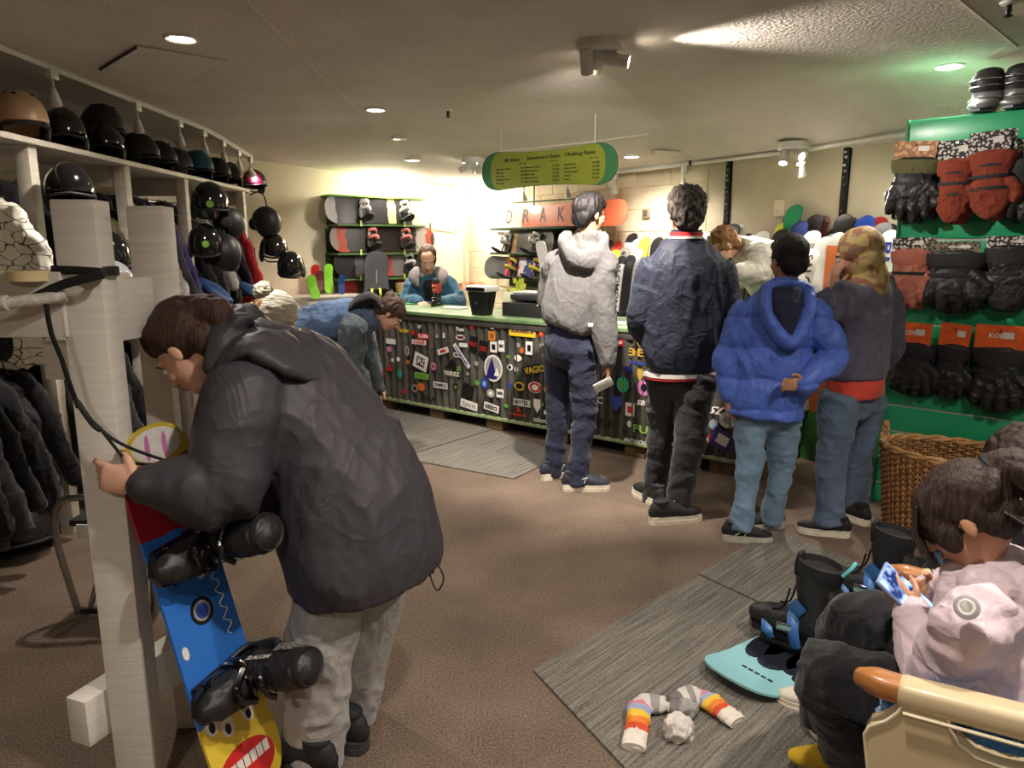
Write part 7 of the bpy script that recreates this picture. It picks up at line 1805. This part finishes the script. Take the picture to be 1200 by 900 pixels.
def snow_boot(label, M):
    t = thing('snowboard_boot', label, 'boot', M=M, group='black snowboard boots on the aqua board')
    m = MB()
    m.loft([(-.10, 0, .06), (-.03, 0, .065), (.06, 0, .06), (.13, 0, .052), (.17, 0, .046)], [(.045, .05), (.05, .058), (.054, .054), (.05, .044), (.034, .034)], side=(0, 1, 0), n=18, sub=3)
    m.loft([(-.05, 0, .08), (-.05, 0, .16), (-.045, 0, .24), (-.05, 0, .295)], [(.052, .066), (.054, .068), (.060, .078), (.062, .082)], side=(0, 1, 0), n=20, sub=3, dome=False)
    me = remesh(m, .008, 3); folds(me, .004, (16, 16, 16), 3, .4); build('shell', me, LBK, t)
    m = MB(); pr = [(.060, -.04), (.065, -.01), (.063, .022), (.056, .026), (.050, .0)]
    m.lathe([(r, z) for r, z in pr], T(-.05, 0, .295) @ RY(-6), 24, sx=1.3, sy=1.0); build('collar', m, BLACK_MATT, t)
    m = MB(); m.lathe([(.047, .0), (.045, -.03), (.01, -.035)], T(-.05, 0, .302) @ RY(-6), 20, sx=1.3); build('opening', m, pm('boot_inside', (16, 15, 15), .9), t)
    m = MB(); m.loft([(.024, 0, .26), (.026, 0, .30), (.02, 0, .335)], [(.034, .010), (.034, .012), (.026, .010)], side=(0, 1, 0), n=12, sub=3); build('tongue', m, BLACK_MATT, t)
    m = MB(); m.prism([(-.145, -.04), (-.12, -.05), (.1, -.056), (.17, -.045), (.2, 0), (.17, .045), (.1, .056), (-.12, .05), (-.145, .04)], 0, .022); build('sole', m, BLACK_PLASTIC, t)
    m = MB(); m.tube([(-.135, -.02, .30), (-.16, -.015, .335), (-.165, 0, .35), (-.16, .015, .335), (-.135, .02, .30)], .007, 8, sub=4); build('pull_loop', m, TURQ, t)
    for sy in (-1, 1):
        m = MB(); m.loft([(.02, sy * .056, .16), (-.02, sy * .058, .13)], [(.03, .003), (.03, .003)], side=(1, 0, 1), n=8); build('side_stripe', m, BLUEA, t)
        m = MB(); m.tube([(.04, sy * .03, .2), (.06, sy * .03, .12), (.10, sy * .035, .10)], .004, 6, sub=3); build('lace', m, DARK_METAL, t)
    return t
snow_boot('black snowboard boot with turquoise loop, nearer the aqua board\'s tip', SB @ T(BX[0], 0, .045) @ RZ(ta_))
snow_boot('black snowboard boot with turquoise loop, nearer the wicker basket', SB @ T(BX[1], 0, .045) @ RZ(ta_))

# ================================================================== SOCKS AND PAPER ON THE MAT
def sock_mat(name, ax):
    m = bpy.data.materials.new(name); m.use_nodes = True; nt = m.node_tree; N = nt.nodes; L = nt.links; b = N['Principled BSDF']
    at_ = N.new('ShaderNodeAttribute'); at_.attribute_name = 'along'
    cr = N.new('ShaderNodeValToRGB'); cr.color_ramp.interpolation = 'CONSTANT'; e = cr.color_ramp.elements
    st = [(0, (222, 214, 200)), (.16, (206, 80, 44)), (.24, (226, 130, 44)), (.33, (226, 186, 64)), (.43, (150, 164, 196)), (.52, (200, 130, 140)), (.60, (206, 200, 194)), (.70, (150, 146, 144)), (.80, (206, 202, 196)), (.90, (120, 116, 114))]
    e[0].position = 0; e[0].color = rgb(st[0][1]); e[1].position = st[1][0]; e[1].color = rgb(st[1][1])
    for p, c in st[2:]: q = e.new(p); q.color = rgb(c)
    L.new(at_.outputs['Fac'], cr.inputs['Fac']); L.new(cr.outputs['Color'], b.inputs['Base Color']); b.inputs['Roughness'].default_value = .95
    nz = N.new('ShaderNodeTexNoise'); nz.inputs['Scale'].default_value = 300; bp = N.new('ShaderNodeBump'); bp.inputs['Strength'].default_value = .5; bp.inputs['Distance'].default_value = .003
    L.new(nz.outputs['Fac'], bp.inputs['Height']); L.new(bp.outputs['Normal'], b.inputs['Normal']); return m
SOCKM = sock_mat('rainbow_sock', 0)
def sock(label, pix):
    pts = [atz(x, y, z) for x, y, z in pix]
    m = MB(); m.loft(pts, [(.034, .014)] + [(.037, .018)] * (len(pts) - 2) + [(.022, .016)], side=(0, 0, 1) if False else (pts[1] - pts[0]).cross(V((0, 0, 1))), n=16, sub=4)
    me = remesh(m, .006, 2); folds(me, .007, (28, 28, 28), pix[0][0] * .1, .5)
    c = coords(me); P = np.array([tuple(p) for p in pts]); seg = [0.0]
    for a, b in zip(P, P[1:]): seg.append(seg[-1] + np.linalg.norm(b - a))
    best = np.full(len(c), 1e9); al = np.zeros(len(c))
    for i in range(len(P) - 1):
        d = P[i + 1] - P[i]; tt = np.clip(((c - P[i]) @ d) / (d @ d), 0, 1); q = P[i] + tt[:, None] * d; dist = np.linalg.norm(c - q, axis=1)
        k = dist < best; best[k] = dist[k]; al[k] = (seg[i] + tt[k] * (seg[i + 1] - seg[i])) / seg[-1]
    at_ = me.attributes.new('along', 'FLOAT', 'POINT'); at_.data.foreach_set('value', al)
    org = V((pts[0].x, pts[0].y, 0)); shift(me, org)
    t = thing('sock', label, 'sock', org, 'striped socks on the mat')
    build('knit', me, SOCKM, t)
    cu = MB(); dd = (pts[0] - pts[1]).normalized(); cu.loft([pts[0] - dd * .004, pts[0] + dd * .016], [(.037, .017), (.036, .016)], side=dd.cross(V((0, 0, 1))), n=16, dome=False); build('cuff', cu, pm('sock_cuff', (216, 208, 196), .95, .05, 40, .4, 250), t)
sock('striped rainbow sock lying nearest the mat\'s left edge', [(743, 872, .025), (748, 845, .03), (752, 825, .03), (772, 826, .03), (796, 830, .03)])
sock('striped rainbow sock stretched towards the aqua snowboard', [(860, 843, .025), (840, 828, .03), (822, 816, .03), (803, 816, .035), (790, 820, .03)])
p = atz(806, 831, .03); m = MB(); m.ell(p, (.036, .026, .022)); me = remesh(m, .006, 1); folds(me, .012, (30, 30, 30), 4, .6); shift(me, p); o = build('sock_heel', me, pm('grey_sock', (150, 146, 142), .95, .2, 30)); o.location = p; tag(o, 'small grey rolled sock between the two striped ones', 'sock')
p = atz(795, 855, .035); m = MB(); m.ell(p, (.042, .04, .034)); me = remesh(m, .005, 0); folds(me, .013, (26, 26, 26), 6, .8); shift(me, p); o = build('paper_ball', me, pm('crumpled_paper', (206, 198, 190), .8, .06, 30, .8, 40, bd=.01)); o.location = p; tag(o, 'crumpled white paper ball lying in front of the socks', 'paper')
f = atz(1002, 893); t = thing('sneaker', 'pink and white sneaker on the floor beside the armchair', 'shoe', (f.x, f.y, 0)); add_shoe(t, (f.x, f.y), (-.4, .9), .8, pm('rose_canvas', (150, 84, 84), .7), SOLE_W)

# ================================================================== SNOWBOARD ON THE WHITE RACK
tail, nose = V((-.705, 1.74, .03)), V((-.985, 1.875, 1.02))
ax = (nose - tail).normalized(); nn = V((.90, -.36, .22)); nn = (nn - ax * nn.dot(ax)).normalized()
KB_ = Matrix((ax, nn.cross(ax), nn)).transposed().to_4x4(); KB_.translation = (nose + tail) / 2; KL = (nose - tail).length
kb = thing('snowboard', 'small blue snowboard with grinning yellow tail leaning on the white rack', 'snowboard', M=KB_)
m, hf, zf = deck_mesh(KL, .235, .035, .008); build('deck', m, gmat('kids_board', [(0, (222, 190, 60)), (.335, (48, 112, 196)), (.655, (150, 32, 44)), (.77, (206, 180, 60))], scale=.8), kb, ang=30)
def disc(cx, cy, rx, ry, mat, z=.0100, n=22):
    m = MB(); ring = blob(cx, cy, rx, ry, n); m.add([(cx, cy, zf(cx) + z)] + [(x, y, zf(x) + z) for x, y in ring], [(0, 1 + i, 1 + (i + 1) % n) for i in range(n)]); return build('print', m, mat, kb, ang=60)
x0 = -KL / 2
for cy in (-.045, .0 + .03, .075): 
    disc(x0 + .205 + (.03 if cy > .05 else 0), cy, .030, .022, SM['w']); disc(x0 + .198 + (.03 if cy > .05 else 0), cy + .002, .015, .010, SM['k'], .0106)
disc(x0 + .085, .015, .058, .098, SM['r'])
for i in range(7):
    y = -.058 + .024 * i; m = MB(); xx = x0 + .085 - .02 * math.cos(i - 3) ; m.box((x0 + .085, y + .002, zf(x0 + .085) + .0104), (.052, .020, .0012)); build('print', m, SM['w'], kb, ang=0)
disc(KL / 2 - .055, .0, .045, .08, SM['w']); disc(KL / 2 - .06, .03, .035, .008, SM['p'], .0106); disc(KL / 2 - .06, -.025, .035, .008, SM['p'], .0106); disc(.0, .0, .038, .038, SM['k']); disc(.0, .0, .028, .028, SM['s'], .0106); disc(.0, 0, .021, .021, SM['b'], .0112)
m = MB(); m.tube([(-.10 + .012 * i, -.07 + .012 * math.sin(i * 1.9), .0105) for i in range(16)], .0014, 5, sub=3); build('print', m, SM['w'], kb); disc(.27, -.055, .03, .03, SM['b']); disc(.27, -.055, .016, .016, SM['o'], .0106); disc(-.08, .085, .018, .010, SM['w'])
bcol = pm('binding_white_print', (200, 198, 194), .4)
for bx in (.165, -.205):
    b_ = binding_into(kb, T(bx, 0, .009) @ RZ(96), BLACK_GLOSS, .9, .19)
# soft boots strapped into those bindings, seen from the side
def rack_boot(label, bx):
    M = KB_ @ T(bx, 0, .04) @ RZ(96) @ Matrix.Diagonal((.82, .92, .74, 1))
    t = thing('snowboard_boot', label, 'boot', M=M, group='small black boots on the rack snowboard')
    m = MB()
    m.loft([(-.09, 0, .06), (-.03, 0, .06), (.06, 0, .055), (.12, 0, .05), (.15, 0, .045)], [(.045, .05), (.05, .056), (.052, .052), (.048, .042), (.034, .034)], side=(0, 1, 0), n=18, sub=3)
    m.loft([(-.045, 0, .08), (-.045, 0, .16), (-.04, 0, .24), (-.045, 0, .30)], [(.052, .064), (.053, .066), (.056, .072), (.052, .066)], side=(0, 1, 0), n=20, sub=3)
    me = remesh(m, .007, 3); folds(me, .005, (16, 16, 16), 5, .5); build('shell', me, LBK, t)
    m = MB(); m.lathe([(.050, -.01), (.056, .012), (.052, .03), (.04, .02)], T(-.045, 0, .30), 22, sx=1.25); build('collar', m, BLACK_MATT, t)
    m = MB(); m.prism([(-.14, -.04), (.1, -.054), (.16, -.04), (.18, 0), (.16, .04), (.1, .054), (-.14, .04)], 0, .022); build('sole', m, BLACK_PLASTIC, t)
    for sy in (-1, 1):
        text_mesh('SLALOM', .03, T(-.02, sy * .0575, .14) @ RZ(0) @ RX(90 if sy < 0 else -90) @ RZ(90), bcol, t, bold=.0004); text_mesh('EASE', .055, T(-.06, sy * .0625, .235) @ RX(90 if sy < 0 else -90) @ RZ(90), pm('grey_print', (120, 118, 116), .4), t, bold=.001, width=.09)
    m = MB(); m.tube([(.02, -.05, .2), (.05, -.02, .2), (.055, .0, .21), (.05, .02, .2), (.02, .05, .2)], .01, 8, sub=3); m.tube([(.03, -.05, .12), (.08, -.02, .12), (.085, .0, .125), (.08, .02, .12), (.03, .05, .12)], .012, 8, sub=3); build('lacing', m, BLACK_GLOSS, t)
    return t
rack_boot('small black snowboard boot on the rack board, upper one', .165); rack_boot('small black snowboard boot on the rack board, lower one', -.205)
